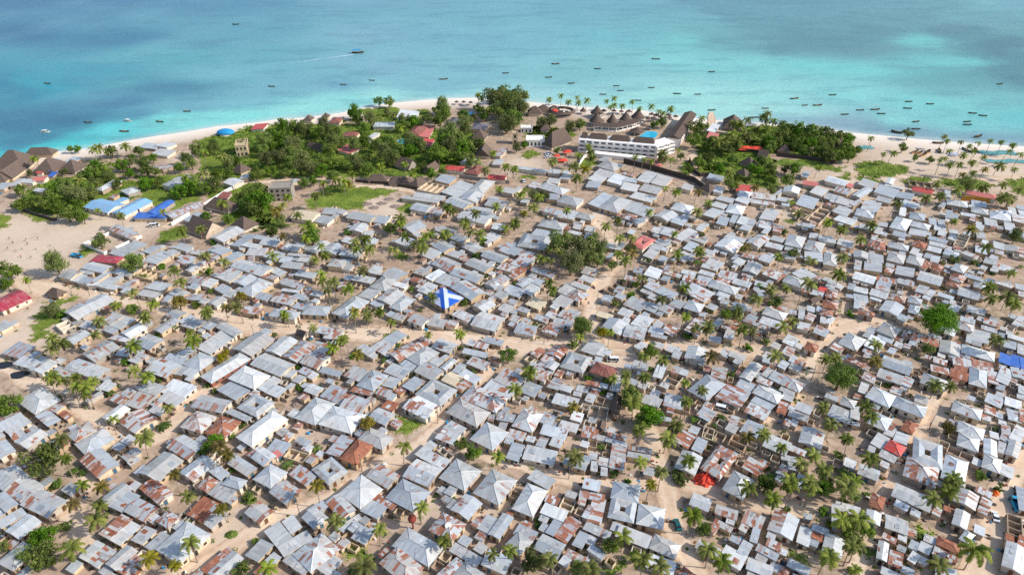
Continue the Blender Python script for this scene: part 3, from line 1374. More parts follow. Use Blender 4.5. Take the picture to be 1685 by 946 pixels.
s0 -20 190 60 195 130 150
g2 -30 320 160 350 220 290
s2 240 200 340 215 360 170
s1 -20 390 80 410 110 370
s2 -20 440 80 480 110 430
s1 20 560 90 570 120 520
s3 -40 640 40 650 60 590
P 625 130 120
P 505 265 120
P 710 210 100
P 790 250 130
P 790 180 110
P 825 130 90
P 880 110 90
P 1020 110 130
P 1275 90 120
P 1365 110 120
P 1620 50 120
P 150 260 110
P 270 260 130
P 130 190 110
P 230 160 120
P 205 470 120
P 885 730 120
P 120 870 120
P 250 870 110
P 370 870 120
P 60 650 130
P 1210 20 110
P 580 10 90
T 480 60 130
B 1220 790 120
B 990 320 70
B 1385 190 100
N 1400 510 90
B 1540 430 60
N 50 90 130
B 1330 340 110
B 690 660 80
B 780 860 60
# 843 366
h1 240 35 490 75 550 10
s1 180 120 340 140 400 80
c1 65 225 340 285 370 150
s0 380 135 480 145 500 90
s3 590 60 670 70 690 20
s0 700 80 790 95 830 50
s0 700 160 800 165 830 110
s2 540 100 660 130 690 100
c0 1190 220 1300 280 1375 170 k
s0 1130 105 1190 120 1220 80
s0 900 240 1000 260 1020 210
s0 1010 260 1080 280 1110 210
s2 925 350 970 370 1010 310
s0 1380 190 1520 240 1590 210
s0 1340 250 1450 280 1500 230
s0 1290 330 1385 360 1450 280
s3 1365 90 1470 120 1500 70
s0 1460 110 1560 140 1600 70
s0 1430 370 1500 390 1540 345
s3 1480 470 1540 480 1580 420
s0 1310 515 1440 560 1475 470 l
s5 1470 500 1600 540 1630 500
s0 1450 560 1530 580 1570 540
s3 1290 630 1380 670 1460 610
s0 1390 680 1560 760 1640 700
s4 1330 740 1400 770 1450 720
s2 1180 490 1270 500 1300 450
s5 1090 560 1210 580 1240 540
s4 -10 400 130 460 215 380
s4 60 320 190 370 250 310
s6 -20 530 30 560 130 460
s0 -60 290 30 330 105 265
g4 155 475 390 540 465 500
g1 30 610 100 640 210 570
s0 190 590 270 625 320 580
s1 90 680 190 720 280 640
s1 -60 690 70 740 130 670
s4 -60 790 20 810 60 770
s1 120 800 260 850 350 790 y
s0 395 780 520 840 605 770
s1 370 830 430 860 470 820
s0 50 860 150 895 180 860
s0 435 680 545 720 640 650
h4 550 720 655 790 740 710
s1 565 615 730 670 775 630
s2 660 550 780 600 820 560
s3 680 490 810 530 850 470
s2 875 760 970 790 1000 730
s0 1000 730 1080 760 1130 720
s2 990 680 1070 700 1120 640
w0 890 650 990 700 1110 640
s2 1100 800 1260 880 1340 800
s1 1040 890 1150 940 1190 880
s1 1290 850 1400 890 1460 820
s0 1430 850 1540 900 1600 850
s3 1530 810 1650 850 1720 790
T 460 190 170
T 580 380 180
T 700 240 180
T 820 230 170
T 840 360 100
T 740 340 130
P 380 240 130
P 465 290 110
P 600 150 130
P 280 350 120
P 370 370 100
P 1060 150 130
P 1180 150 110
P 1180 300 130
P 1110 370 130
T 1170 250 110
T 985 420 100
P 1040 310 100
P 1630 310 120
P 1270 540 130
P 360 590 120
P 390 660 120
P 1470 750 120
B 1010 800 110
B 1170 715 100
B 1110 585 110
B 1220 610 80
P 1600 110 80
P 920 30 110
P 20 20 110
B 1340 375 80
N 20 590 80
N 1270 660 70
# 1124 366
s0 -80 150 0 190 125 85
s1 120 70 190 90 240 30
s0 85 170 210 215 245 185
s0 5 260 90 290 150 210
s1 190 290 290 310 340 290
s3 200 340 250 370 290 330
s3 -60 340 20 400 80 330
s0 410 145 590 205 625 165
g2 325 230 500 310 570 220 l
g3 630 200 750 250 850 160
s2 790 240 960 270 1005 220
s0 860 165 980 200 1005 165
h1 1000 215 1170 255 1210 150
h2 1180 260 1350 300 1410 210
s1 1180 370 1350 380 1390 300
s0 990 270 1150 300 1170 260
s3 990 350 1100 370 1140 310
s0 1230 150 1310 160 1340 110
s0 1330 180 1500 210 1510 160
s0 1510 215 1660 250 1690 190
h1 1365 410 1500 430 1540 320
s1 555 60 650 90 690 40
s3 715 30 860 60 900 10
s0 775 100 830 120 860 70
s5 870 90 960 100 990 60
s4 560 340 690 360 710 320
s1 735 360 860 400 910 350
s0 485 395 570 425 625 375
g1 570 475 720 510 800 425
s4 780 510 940 580 1010 510
s0 1050 500 1200 560 1340 520
h0 970 580 1170 645 1240 580
s1 210 400 370 440 420 400
s2 160 440 330 465 370 440
s1 -30 500 110 530 145 490
s5 -20 570 90 580 120 530
s0 140 500 290 540 325 500
s1 130 560 270 590 290 550
s5 115 600 230 620 260 590
s3 340 530 510 570 540 510
s6 310 580 440 620 500 570
h0 240 625 510 715 560 650
s1 480 600 650 650 680 590
s0 690 620 820 640 850 590
s3 20 690 100 720 160 620
s3 90 720 220 790 290 690
h0 0 840 160 890 215 810
s0 230 830 310 870 345 830
s0 355 790 440 810 470 770
h1 455 850 590 870 650 810
s1 330 710 450 750 470 710
s2 505 740 570 760 600 720
s0 735 720 780 760 815 690
h0 765 900 980 960 1045 895
s6 920 850 1010 880 1030 840
s0 1210 870 1290 880 1310 830
s0 1310 870 1350 880 1370 830
h7 1370 830 1520 860 1530 790
h7 1400 730 1505 760 1520 690
s0 1325 670 1400 690 1430 640 r
s0 1240 700 1380 730 1400 690
g0 1280 780 1300 810 1315 740 t
s2 1360 560 1500 610 1540 590
s0 1390 640 1480 670 1510 620
s0 1620 650 1690 670 1700 610
P 160 280 120
P 1260 370 120
P 1570 340 120
P 1540 500 140
P 1240 590 160
P 1015 640 110
P 870 660 130
P 720 750 140
P 540 860 130
T 1090 300 110
P 945 330 110
P 10 640 130
P 1570 70 110
P 1415 10 90
P 630 240 110
N 130 390 110
B 190 115 70
B 1000 100 90
P 30 910 90
B 760 640 100
B 910 770 160
B 270 870 80
B 590 260 80
T 430 900 120
# 1404 366
h0 350 45 510 85 590 -20 l
h0 565 30 740 80 765 30
s2 535 110 700 140 740 80
s2 380 120 510 150 530 110
s0 190 100 250 115 310 60
s0 50 50 180 75 200 40
s0 240 30 330 45 350 10
s1 790 70 910 90 920 50
s0 825 120 910 140 930 90
s0 925 160 1000 180 1030 130
s0 940 100 1030 110 1040 80
s0 730 160 920 210 940 180
s1 735 220 890 250 915 210
s1 720 270 860 300 880 260
h7 120 225 200 245 260 190
h7 185 260 300 275 330 200
h2 330 240 530 280 560 230
s3 330 310 510 330 520 300
h8 570 225 700 265 735 210
s0 545 300 620 320 670 265
s0 615 335 670 350 690 310 l
s0 690 340 760 360 785 315
h0 875 305 1020 345 1060 310 l
s2 745 380 830 400 870 340
s5 1050 300 1190 360 1250 330
h1 325 370 490 410 520 330
h0 510 390 665 430 715 360
g2 -10 340 130 355 165 300
s0 150 370 290 390 305 320
s4 120 400 260 410 290 380
s1 100 460 270 490 290 410
s0 10 420 80 435 90 380
s1 0 460 70 470 85 430
s6 315 480 390 510 405 450
s2 315 430 400 445 410 415
s0 415 500 590 545 605 460
s7 670 440 730 470 760 395
h7 765 460 860 490 895 430
g0 630 560 860 630 885 540
h1 955 460 1080 500 1140 440
h6 930 555 1060 595 1130 540
h6 900 610 1030 640 1060 610
s0 1080 530 1250 570 1270 540
s1 1265 390 1390 420 1440 370
s1 1320 350 1400 370 1450 340
s2 1360 440 1530 480 1570 440
s0 1235 450 1300 470 1335 440
s0 1225 500 1260 510 1280 490
h0 1180 630 1290 660 1310 610
s1 1400 600 1560 650 1580 620
g0 1020 710 1230 765 1255 690
s0 605 675 710 710 755 640
s0 715 710 780 735 820 680
s3 680 740 750 770 770 740
s0 825 720 980 770 1000 730
s4 940 800 1000 810 1020 770
s0 870 780 930 800 960 780
g0 -10 550 200 610 230 540 l
s0 -10 680 130 705 160 650
s0 160 705 330 755 350 700
s0 155 750 270 780 290 760 l
s5 225 570 420 600 435 560
s1 215 600 350 640 390 610
s4 210 650 350 680 370 640
s3 425 590 590 630 610 590
s0 430 700 480 710 495 680
h6 345 750 500 790 530 740
h0 525 780 660 810 690 760
h0 540 880 640 910 660 830
g1 240 860 430 920 520 830
s0 0 840 50 850 70 770
s0 0 770 140 780 150 720
h7 40 890 200 930 215 890
s3 50 830 115 850 130 790
s2 1110 870 1290 910 1310 860
s0 940 850 1020 890 1060 830
s0 1200 70 1280 90 1290 30
s0 1215 150 1300 160 1300 100
s0 1370 250 1480 265 1500 205
s0 1490 270 1610 285 1620 230
s6 1595 290 1690 310 1700 250
s0 1190 290 1310 310 1330 250
s0 1220 210 1280 215 1370 190
s2 1390 300 1480 320 1490 290
s0 1290 20 1410 35 1420 0
s0 1485 70 1590 85 1600 10
s0 1520 120 1560 130 1600 90
s0 1590 140 1690 155 1700 100
s0 1590 650 1690 670 1700 620
s2 1620 720 1690 735 1700 690
w0 1000 220 1100 250 1140 130
P 80 160 120
P 180 20 110
P 1170 60 130
T 1600 130 130
P 1310 240 120
P 1560 490 110
P 1350 630 140
P 1370 740 140
P 1520 720 150
P 1590 790 140
B 1190 400 80
B 1020 365 130
B 880 390 70
B 1380 490 80
B 230 120 70
N 1650 430 70
B 1080 490 60
# 562 230
h0 265 398 440 412 455 372 t
h0 470 425 670 438 680 395 t
h0 665 440 750 465 850 410 t
g0 840 300 900 330 925 270 t
g0 520 250 660 290 740 240 t
h0 1015 290 1190 315 1210 270 r
h0 1265 320 1360 360 1385 280 n
g0 1445 380 1610 405 1620 360 r
s1 950 400 1070 440 1105 370
w0 765 480 960 540 1040 460
s0 1025 520 1160 580 1285 450
h0 1260 510 1400 540 1500 410
g0 1160 590 1330 625 1400 540
s0 610 565 935 640 950 610
s0 720 545 990 610 1010 570
g0 670 680 830 715 905 655
s4 860 710 970 750 1020 700
g0 1030 610 1200 690 1290 630
g0 1150 760 1410 840 1470 770
s2 1340 740 1480 770 1530 730
s0 1280 680 1480 720 1500 690
g1 1420 640 1590 690 1650 620
s0 1430 590 1520 610 1560 570
s0 1585 510 1690 545 1720 490
g0 40 770 280 810 355 750
s0 320 800 430 830 470 770
s0 -30 720 20 740 45 700
P 1040 660 110
P 1090 700 110
P 1320 720 100
P 1220 800 110
P 1520 650 90
P 1550 480 90
P 1420 290 110
P 1330 210 100
P 1490 130 80
P 580 780 140
P 100 330 110
P 60 420 110
P 380 260 90
P 620 240 80
P 700 330 90
P 1620 260 90
P 20 400 120
T 160 240 130
T 260 280 140
T 120 190 140
T 480 170 160
T 420 110 160
T 680 100 150
T 590 110 130
T 780 60 120
T 940 120 180
T 1060 60 180
T 1150 60 160
T 1240 60 150
T 1150 170 120
T 320 50 130
T 880 330 130
T 1000 310 90
T 800 260 110
T 1050 170 120
T 20 240 120
T 260 170 110
T 1350 50 100
# 843 230
h0 820 260 1000 310 1110 250
s0 835 200 920 220 990 180
s0 790 330 960 370 1030 330
s0 715 390 850 410 960 370
s5 1070 340 1190 365 1220 340
s2 940 410 1080 450 1150 370 l
s1 1060 490 1220 510 1260 440
s0 1090 410 1220 430 1240 380
s0 725 460 850 480 875 420
s2 1225 400 1350 430 1440 330
s0 1360 430 1500 460 1585 370
s0 1245 490 1430 535 1485 480
s1 1155 570 1370 630 1430 560
s0 330 420 450 430 485 390
h0 240 470 490 540 580 490
s3 340 580 450 600 470 540
h0 455 605 640 665 690 590
s0 720 630 850 660 1040 560
h1 840 670 1030 720 1190 600
s1 1100 670 1300 760 1390 690
h6 1080 770 1200 800 1230 750
s1 1190 800 1240 840 1300 800
s3 280 710 450 745 520 700
s2 460 760 600 795 670 720
h0 620 760 780 800 820 750
s0 460 380 560 400 605 350
s0 490 330 550 345 570 310
s0 340 325 460 335 490 300
s0 45 280 330 330 345 300
s3 150 460 230 475 285 430
s2 -20 520 30 530 110 470
s0 85 610 150 630 170 590
g1 1410 750 1530 810 1620 740
h0 1550 680 1740 725 1810 660 l
s0 1570 810 1690 850 1720 780
P 650 150 90
P 750 60 80
P 770 120 100
P 400 210 100
P 20 280 90
P 610 260 120
P 720 280 120
P 640 370 110
P 1210 170 70
P 1300 190 70
P 1370 210 70
P 1480 130 110
P 1570 190 90
P 1640 100 80
P 1510 470 80
P 1620 510 90
P 80 540 110
P 130 500 100
P 260 560 110
P 210 660 120
Py 110 720 90
P 30 800 120
P 540 690 90
P 1350 710 90
P 1040 790 100
T 310 550 120
T 440 100 90
T 200 540 100
T 1480 190 100
T 1660 160 90
T 120 50 90
T 40 70 90
B 800 180 100
# 1124 230
h0 555 225 670 265 735 235 t
h0 515 325 610 355 665 330 t
h0 930 110 1050 130 1060 90 t
h0 180 480 260 530 300 490 t
g0 745 150 830 170 840 140 t
g0 1470 50 1560 80 1580 40 t
g0 1240 100 1300 120 1330 80 t
s0 515 500 660 510 670 455 r
h0 530 545 650 570 680 520 l
g0 1170 440 1320 460 1340 420 k
g1 985 510 1140 540 1155 480 l
s0 235 385 380 415 405 360
s0 295 510 390 530 410 470
s1 -20 480 80 500 110 450
s0 325 590 480 630 520 580
s0 270 650 400 690 450 640
h0 410 710 570 740 625 660 l
s0 190 730 310 780 405 710
s0 525 600 640 640 670 580
s3 670 575 910 590 915 540
s3 660 620 840 640 850 610
s0 915 590 1050 620 1070 590
s0 970 650 1060 660 1060 630
s0 1105 640 1280 680 1345 580
s0 930 540 970 560 980 490
s0 1250 520 1370 555 1430 490
s0 1160 360 1230 375 1260 320
g1 1390 405 1590 455 1650 410 l
s4 1600 460 1660 470 1690 440 k
s1 1380 570 1540 610 1590 570
s3 1480 500 1620 540 1660 500
s2 1500 620 1660 660 1690 600
s0 1435 610 1530 630 1550 610
s1 1475 710 1610 755 1670 690
s0 1480 790 1660 850 1720 790
w0 1110 730 1220 780 1330 650
w0 1230 790 1350 830 1480 660
s0 755 770 895 805 945 710
s3 725 860 850 880 900 820
s0 330 825 430 850 460 770
s0 440 810 500 820 560 750
s0 520 820 610 840 660 770
s2 600 830 700 850 720 790
s0 -20 760 40 790 90 740
s0 1160 850 1290 870 1310 840
P 1065 610 90
P 1140 720 110
P 250 620 90
P 145 700 120
P 150 510 100
Py 710 460 100
P 460 310 110
P 1345 270 80
P 1430 800 110
T 480 440 140
P 1560 870 100
T 230 60 120
T 380 70 150
T 450 100 120
T 490 190 130
T 370 290 130
T 160 220 140
T 250 170 140
T 880 60 120
T 900 20 130
T 840 100 110
T 780 210 130
T 860 260 130
T 1030 400 150
T 1100 290 140
T 1010 280 110
T 860 390 110
T 870 490 110
T 630 390 120
T 750 310 110
T 860 320 120
T 1100 60 140
T 1190 30 150
T 1260 40 140
T 1340 100 130
T 1420 130 140
T 1220 120 110
T 1440 50 120
T 1640 120 120
T 300 20 140
T 520 60 110
T 60 280 110
T 680 270 90
T 1350 30 130
T 540 380 110
T 1600 40 100
# 1404 230
h0 570 500 770 530 800 490 r
h0 1110 540 1400 580 1415 540 k
g1 310 425 380 440 420 390 l
s0 300 455 490 490 510 465
s0 45 440 190 480 245 420
g0 0 550 80 580 180 490
s0 225 520 420 580 435 490
s0 430 560 580 600 595 540
s0 215 590 360 625 390 590
s0 470 640 620 680 655 630
s2 50 680 220 710 300 630
h0 0 740 180 770 230 710
s0 435 740 500 750 540 680 l
h0 540 770 690 800 725 740
s0 740 830 820 840 830 780
s0 830 850 900 860 910 790
h0 910 640 1110 660 1135 610
s0 1160 640 1310 665 1315 620
h0 1155 710 1320 740 1335 690
s0 1060 745 1195 755 1200 730
h0 1335 770 1540 800 1560 740 l
s0 1290 830 1415 845 1420 785
s0 1520 720 1600 730 1610 670
s0 1605 680 1690 695 1690 655
s0 1630 740 1690 745 1690 700
s3 1560 800 1690 820 1700 750
s0 895 560 960 570 970 500
s0 860 660 905 680 910 620
s0 905 760 1030 790 1040 740
s5 1140 790 1200 805 1220 770
w0 550 450 760 465 770 420
s3 -20 640 20 660 75 600
P 300 140 60
P 400 130 80
P 950 110 70
P 930 10 60
P 1060 20 60
P 1235 30 60
P 1355 10 60
P 1465 20 60
P 1580 50 70
P 1540 110 60
P 1150 60 60
P 1190 110 70
P 1090 150 80
Py 1290 170 70
P 900 180 70
P 860 200 60
P 960 240 80
P 1050 240 80
P 1180 220 80
P 1190 320 70
P 1300 290 80
P 1080 340 80
P 1450 250 110
P 1590 290 70
P 1650 140 80
P 830 430 100
P 1030 490 120
P 1290 470 110
P 1480 440 100
P 1500 560 140
P 1560 580 120
P 1460 570 100
P 860 550 110
P 720 570 120
P 440 620 110
P 190 820 110
P 1000 800 80
P 1650 480 110
T 490 70 110
T 760 190 90
T 1140 430 140
T 610 180 70
T 30 100 100
# 281 230
h0 595 300 690 325 800 285 t
h0 355 650 560 720 660 650 t
g0 1390 60 1480 120 1510 90 t
g0 525 420 610 460 715 410 l
s0 680 380 760 390 790 340
g0 1100 430 1170 440 1275 400
g4 -40 740 20 780 310 640
s0 130 790 220 820 350 740
s0 490 570 570 580 580 520 n
g0 1180 770 1390 800 1480 720 y
s0 1480 720 1650 740 1700 690
s0 1415 800 1540 830 1610 770
h0 -75 440 40 480 150 420
s0 0 380 100 420 250 390
P 330 120 90
P 510 160 100
P 320 330 130
P 140 370 90
P 500 620 140
P 670 540 100
P 1150 560 90
Py 1040 690 140
P 1100 640 100
P 1250 740 100
P 1640 390 130
P 1430 540 100
P 1500 420 100
T 150 180 120
T 200 230 130
T 450 330 150
T 560 320 130
T 430 430 160
T 330 470 140
T 180 470 160
T 80 510 150
T 840 330 150
T 980 300 140
T 1130 320 120
T 1060 160 160
T 1180 130 170
T 1290 170 150
T 1350 140 170
T 1480 200 170
T 1560 100 170
T 1600 220 160
T 1270 260 150
T 1380 280 150
T 1180 220 140
T 800 540 200
T 880 600 220
T 800 660 170
T 880 480 150
T 740 640 150
T 940 190 150
T 900 100 120
T 1000 60 120
T 1100 40 120
T 1230 40 130
T 560 210 120
T 640 200 110
T 80 270 120
T 250 90 140
T 420 70 130
T 340 750 100
T 560 780 100
T 1000 890 120
T 1080 790 100
T 1480 300 150
T 1600 350 140
T 700 50 110
T 1310 420 110
T 1400 400 110
T 200 420 130
# 0 230
h0 280 140 510 160 530 120 t
h0 10 250 230 300 300 200 t
g0 80 360 190 385 220 250 t
h0 -60 400 60 420 70 370 t
h0 400 300 540 330 600 240 t
h0 650 290 740 330 800 260 t
s0 375 325 425 330 430 300 r
s0 505 310 530 315 550 270 b
s0 485 360 540 365 550 320 b
g0 345 400 440 410 450 370 k
s0 115 450 180 455 220 390
s0 215 400 300 440 320 410
s0 -20 480 60 490 75 430
g0 335 500 410 520 460 490
s0 660 220 720 240 770 180
s0 470 220 540 230 600 190
h0 950 490 1010 510 1100 450
h0 1050 440 1130 460 1185 410
h0 1195 500 1260 545 1380 500
s4 1520 270 1600 310 1680 260
g0 845 660 1050 730 1210 640 a
g0 1115 720 1230 760 1480 610 a
s0 1060 620 1140 630 1290 580 a
s6 1070 570 1120 580 1170 540
s0 1350 750 1620 790 1640 740 b
g0 1460 720 1540 740 1700 610 b
s0 1410 60 1520 100 1560 60
s0 1520 130 1640 170 1700 120
s0 1550 60 1640 90 1720 40
P 920 90 120
P 970 70 110
P 1230 60 110
P 770 390 130
P 960 690 80
P 1180 740 100
P 1600 700 90
P 330 180 90
T 690 90 80
T 760 90 80
T 1090 110 140
T 1370 110 120
T 940 260 150
T 1010 300 160
T 1060 350 140
T 880 330 140
T 1190 250 150
T 1400 230 150
T 1260 220 100
T 200 490 130
T 600 430 160
T 540 470 130
T 500 560 170
T 660 510 160
T 760 540 160
T 840 480 150
T 400 620 160
T 300 620 150
T 200 640 130
T 560 640 160
T 660 720 170
T 810 750 150
T 740 640 140
T 900 520 130
T 930 420 140
T 1430 430 140
T 1520 310 130
T 1560 410 130
T 1500 180 110
T 1280 330 100
T 630 310 90
T 290 330 70
T 1150 430 100
T 1440 310 120
T 1300 170 80
# 420 120 3.9186
s0 915 290 1040 295 1055 245 l
s0 765 350 900 355 905 315 l
h0 995 395 1070 410 1090 350 n
s0 1050 410 1130 415 1150 340 k
s0 1075 460 1140 470 1145 430 r
s0 530 500 610 520 680 480 k
s0 715 430 750 440 790 390 l
h0 315 305 360 310 375 290 t
h0 435 285 470 290 475 275 t
h0 485 320 550 325 560 290 n
h0 565 405 650 415 670 385 n
h0 1250 325 1330 335 1340 295 d
h0 1390 360 1490 370 1510 330 d
h0 1400 420 1480 430 1500 395 t
g0 1415 535 1510 540 1530 500 t
s4 1555 530 1600 545 1605 490
s0 1330 580 1400 600 1430 560
s0 1520 590 1580 595 1610 560
s0 -20 360 60 365 75 330 r
T 795 180 70
T 860 185 80
T 640 250 110
T 1200 250 130
T 1210 210 100
T 1190 300 120
T 1540 160 150
T 1600 130 130
T 1640 200 140
T 1570 240 130
T 1620 320 120
T 1650 280 110
T 1250 400 150
T 1230 450 140
T 1300 430 120
T 1180 520 150
T 170 330 90
T 250 350 110
T 320 360 110
T 120 410 110
T 60 440 110
T 200 420 110
T 240 460 110
T 400 380 100
T 470 400 110
T 440 340 100
T 520 370 90
T 500 440 110
T 560 440 80
T 700 440 100
T 640 460 90
T 860 440 90
T 1000 430 100
T 1040 460 100
T 960 300 80
T 1020 310 90
T 740 290 80
T 700 350 90
T 1110 290 80
T 850 250 50
T 660 300 80
T 950 340 90
T 1350 330 110
T 1340 270 90
T 1330 480 110
T 1440 450 90
T 1440 230 80
T 1470 280 70
T 1400 290 70
T 1380 560 80
T 1320 540 80
P 1440 140 50
P 1460 160 50
P 930 350 70
P 890 270 60
P 800 290 60
P 480 400 70
P 1500 240 60
# 840 120 3.9186
h0 1360 355 1480 365 1500 310 t
s0 1275 375 1325 385 1345 335 l
s0 1265 420 1330 430 1345 390 k
P 250 170 45
P 325 145 45
P 375 185 45
P 430 155 40
P 440 190 45
P 495 175 50
P 620 180 40
P 665 150 45
P 670 205 40
P 645 220 40
P 722 210 40
P 785 185 40
P 833 230 40
P 910 215 50
P 960 245 45
P 985 260 50
P 1035 230 55
P 1235 290 50
T 20 180 120
T 60 140 130
T 60 230 120
T 20 300 130
T 255 310 90
T 200 320 70
T 380 340 80
T 450 330 80
T 1190 350 120
T 1230 350 100
T 1180 430 110
T 1230 400 80
T 930 330 70
T 980 320 70
P 1435 320 70
P 1480 330 80
P 1530 300 60
P 1630 280 60
P 1660 260 60
P 1590 360 70
P 1640 370 90
P 1520 400 90
P 1430 390 80
P 1380 430 90
P 1460 440 100
P 1330 440 80
# 1255 120 3.9186
P 70 310 60
P 20 300 60
P 130 325 60
P 340 350 50
P 375 360 50
T 160 370 110
T 230 370 120
T 310 380 120
T 410 390 110
T 500 410 100
T 550 420 90
T 120 400 100
T 200 440 100
T 270 420 110
T 350 430 100
T 450 440 90
T 540 480 90
T 600 500 80
T 400 500 90
T 260 500 80
T 90 450 90
T 40 440 90
T 430 540 100
T 490 540 90
T 560 540 80
T 940 390 80
P 700 420 45
P 1175 410 45
'''
# ================================================================ SETTING
SHORE = [(-20, 272), (2, 265), (47, 256), (88, 250), (134, 246), (177, 238), (214, 231), (255, 224), (306, 217), (357, 208), (420, 202), (458, 196), (496, 194), (560, 186), (604, 176), (650, 169), (696, 165), (739, 162), (782, 161), (865, 167), (904, 171), (967, 177), (1059, 182), (1095, 189), (1146, 195), (1190, 199), (1258, 203), (1319, 209), (1370, 214), (1408, 219), (1472, 225), (1510, 229), (1587, 235), (1685, 241), (1740, 246)]
_s = [W(x, y, -0.3) for x, y in SHORE]
SX = np.array([-9000] + [p.x for p in _s] + [9000]); SY = np.array([_s[0].y - 1800] + [p.y for p in _s] + [_s[-1].y - 2500])
def shore_d(x, y): return (np.interp(x, SX, SY) - y) * 0.93      # metres inland (+) or out to sea (-)

def grid_mesh(name, xs, ys, z, cols, mat):
    nx, ny = len(xs), len(ys); X, Y = np.meshgrid(xs, ys)
    V = np.stack([X.ravel(), Y.ravel(), z.ravel()], 1)
    i = np.arange(nx * ny).reshape(ny, nx)
    F = np.stack([i[:-1, :-1].ravel(), i[:-1, 1:].ravel(), i[1:, 1:].ravel(), i[1:, :-1].ravel()], 1)
    me = bpy.data.meshes.new(name); me.from_pydata(V.tolist(), [], F.tolist())
    at = me.color_attributes.new('tone', 'FLOAT_COLOR', 'POINT')
    at.data.foreach_set('color', np.concatenate([cols.reshape(-1, 3), np.ones((nx * ny, 1))], 1).astype(np.float32).ravel())
    me.materials.append(M[mat]); me.polygons.foreach_set('use_smooth', [True] * len(F)); me.update()
    return link(name, me)

# ground: one sheet, sloping under the sea beyond the shore line
gx = np.concatenate([[-12000, -4000, -1500, -800], np.arange(-440, 441, 3.0), [800, 1500, 4000, 12000]])
gy = np.concatenate([[-8000, -1500, -300, 30], np.arange(70, 620, 3.0), [760, 1000, 2000, 5000, 14000]])
GX, GY = np.meshgrid(gx, gy); D = shore_d(GX, GY)
GZ = np.where(D > 0, -0.3 + 0.3 * np.minimum(1, D / 10), np.maximum(-6, -0.3 + 0.05 * D))
sand = np.zeros(GX.shape)
for px, py, r in [(60, 410, 34), (120, 385, 34), (20, 380, 34), (150, 370, 28), (30, 440, 30), (90, 455, 26), (220, 375, 18), (20, 560, 22), (60, 520, 14), (1430, 300, 40), (1600, 270, 60), (1520, 262, 50), (1660, 285, 40), (860, 270, 16), (640, 345, 16), (612, 335, 14), (1010, 590, 14), (1035, 612, 14), (1420, 520, 14), (980, 720, 10), (720, 690, 12), (780, 835, 12), (380, 880, 12), (470, 730, 12), (300, 260, 12), (690, 820, 10), (1290, 345, 18), (1620, 690, 12), (1545, 680, 10)]:
    c = W(px, py); sand = np.maximum(sand, np.clip(1.25 - np.hypot(GX - c.x, (GY - c.y)) / r, 0, 1))
beach = np.clip(1.1 - np.abs(D) / 26.0, 0, 1) * (D > -60)
grd = grid_mesh('ground', gx, gy, GZ, np.stack([np.maximum(sand, beach), beach, sand * 0], 2), 'ground')
tag(grd, 'pale sandy ground under the whole village, out to the beach', None, None, 'structure')

# sea: bottom colours surveyed at places (turquoise shallows over sand, dark reef and weed beds, deep water)
SEA = """0 0 70 122 164;200 0 80 134 172;400 0 94 150 180;600 0 122 170 195;800 0 128 182 202;1000 0 122 176 196;1200 0 114 164 184;1400 0 118 168 186;1600 0 126 186 196;1685 0 118 172 188
0 60 66 122 160;200 60 74 134 168;400 50 108 168 190;600 60 138 184 204;800 60 134 186 205;1000 60 126 190 202;1150 75 130 204 208;1250 70 120 172 182;1340 62 108 150 166;1420 45 110 156 170;1290 80 116 164 176;1400 78 112 158 170;1510 60 126 206 206;1580 52 104 146 162;1650 80 92 136 150;1685 120 92 136 150
0 140 54 134 166;60 132 66 164 186;150 110 82 164 186;300 90 104 174 190;240 132 92 164 182;400 120 124 184 200;600 110 138 184 204;800 120 138 190 205;950 110 138 195 205;1100 100 146 214 218;1250 115 142 213 215;1400 110 130 212 213;1550 100 124 204 206;1610 110 98 150 160
0 195 70 124 158;100 185 68 122 156;200 165 82 136 168;280 143 84 142 170;310 150 96 156 178;350 160 112 168 190;500 150 128 178 200;700 140 138 188 204;0 225 74 136 166;60 212 72 134 164;250 190 100 158 184;360 180 118 172 194
0 248 74 204 212;60 230 78 206 212;110 220 84 208 214;200 207 108 216 222;300 202 138 226 226;400 192 150 230 228;550 175 160 226 226;700 156 168 226 228;850 152 174 216 222;950 162 176 222 224;1100 167 176 230 228;1250 160 166 224 222;1400 160 150 218 219;1550 170 138 212 213;1685 185 116 198 204
1250 192 182 230 228;1340 204 150 176 194;1420 208 142 174 190;1500 217 140 172 188;1600 226 134 170 186;1685 232 132 168 184;1480 200 150 216 216;1600 205 138 210 212;1160 185 180 230 228;1050 176 182 230 230;640 163 178 232 230;480 188 168 230 228;330 206 150 226 224;150 235 110 216 218"""
cp = [tuple(map(float, q.split())) for q in SEA.replace('\n', ';').split(';')]
CW = [W(c[0], c[1]) for c in cp]
wq = lambda x, y: (np.asarray(x) / np.asarray(y) * 2.2, np.log(np.asarray(y)) * 3.4)
ca, cb = wq([p.x for p in CW], [p.y for p in CW]); CC = np.array([lin(*c[2:]) for c in cp])
sx_ = np.concatenate([[-12000, -3500, -1600, -1100], np.arange(-760, 761, 8.0), [1100, 1600, 3500, 12000]])
sy_ = np.concatenate([np.arange(330, 1120, 6.0), [1200, 1400, 2000, 4000, 14000]])
QX, QY = np.meshgrid(sx_, sy_)
# the water's edge wanders, weed beds have ragged outlines
qa, qb = wq(QX + 14 * np.sin(QX * 0.021 + QY * 0.013) + 9 * np.sin(QX * 0.057 - QY * 0.031), QY + 12 * np.sin(QX * 0.017 + 1.3) + 7 * np.sin(QX * 0.043 + QY * 0.02))
d2 = (qa[..., None] - ca) ** 2 + (qb[..., None] - cb) ** 2
wt = 1.0 / (d2 + 6e-4) ** 1.5
SCOL = (wt[..., None] * CC).sum(2) / wt.sum(2)[..., None]
SD = shore_d(QX, QY)
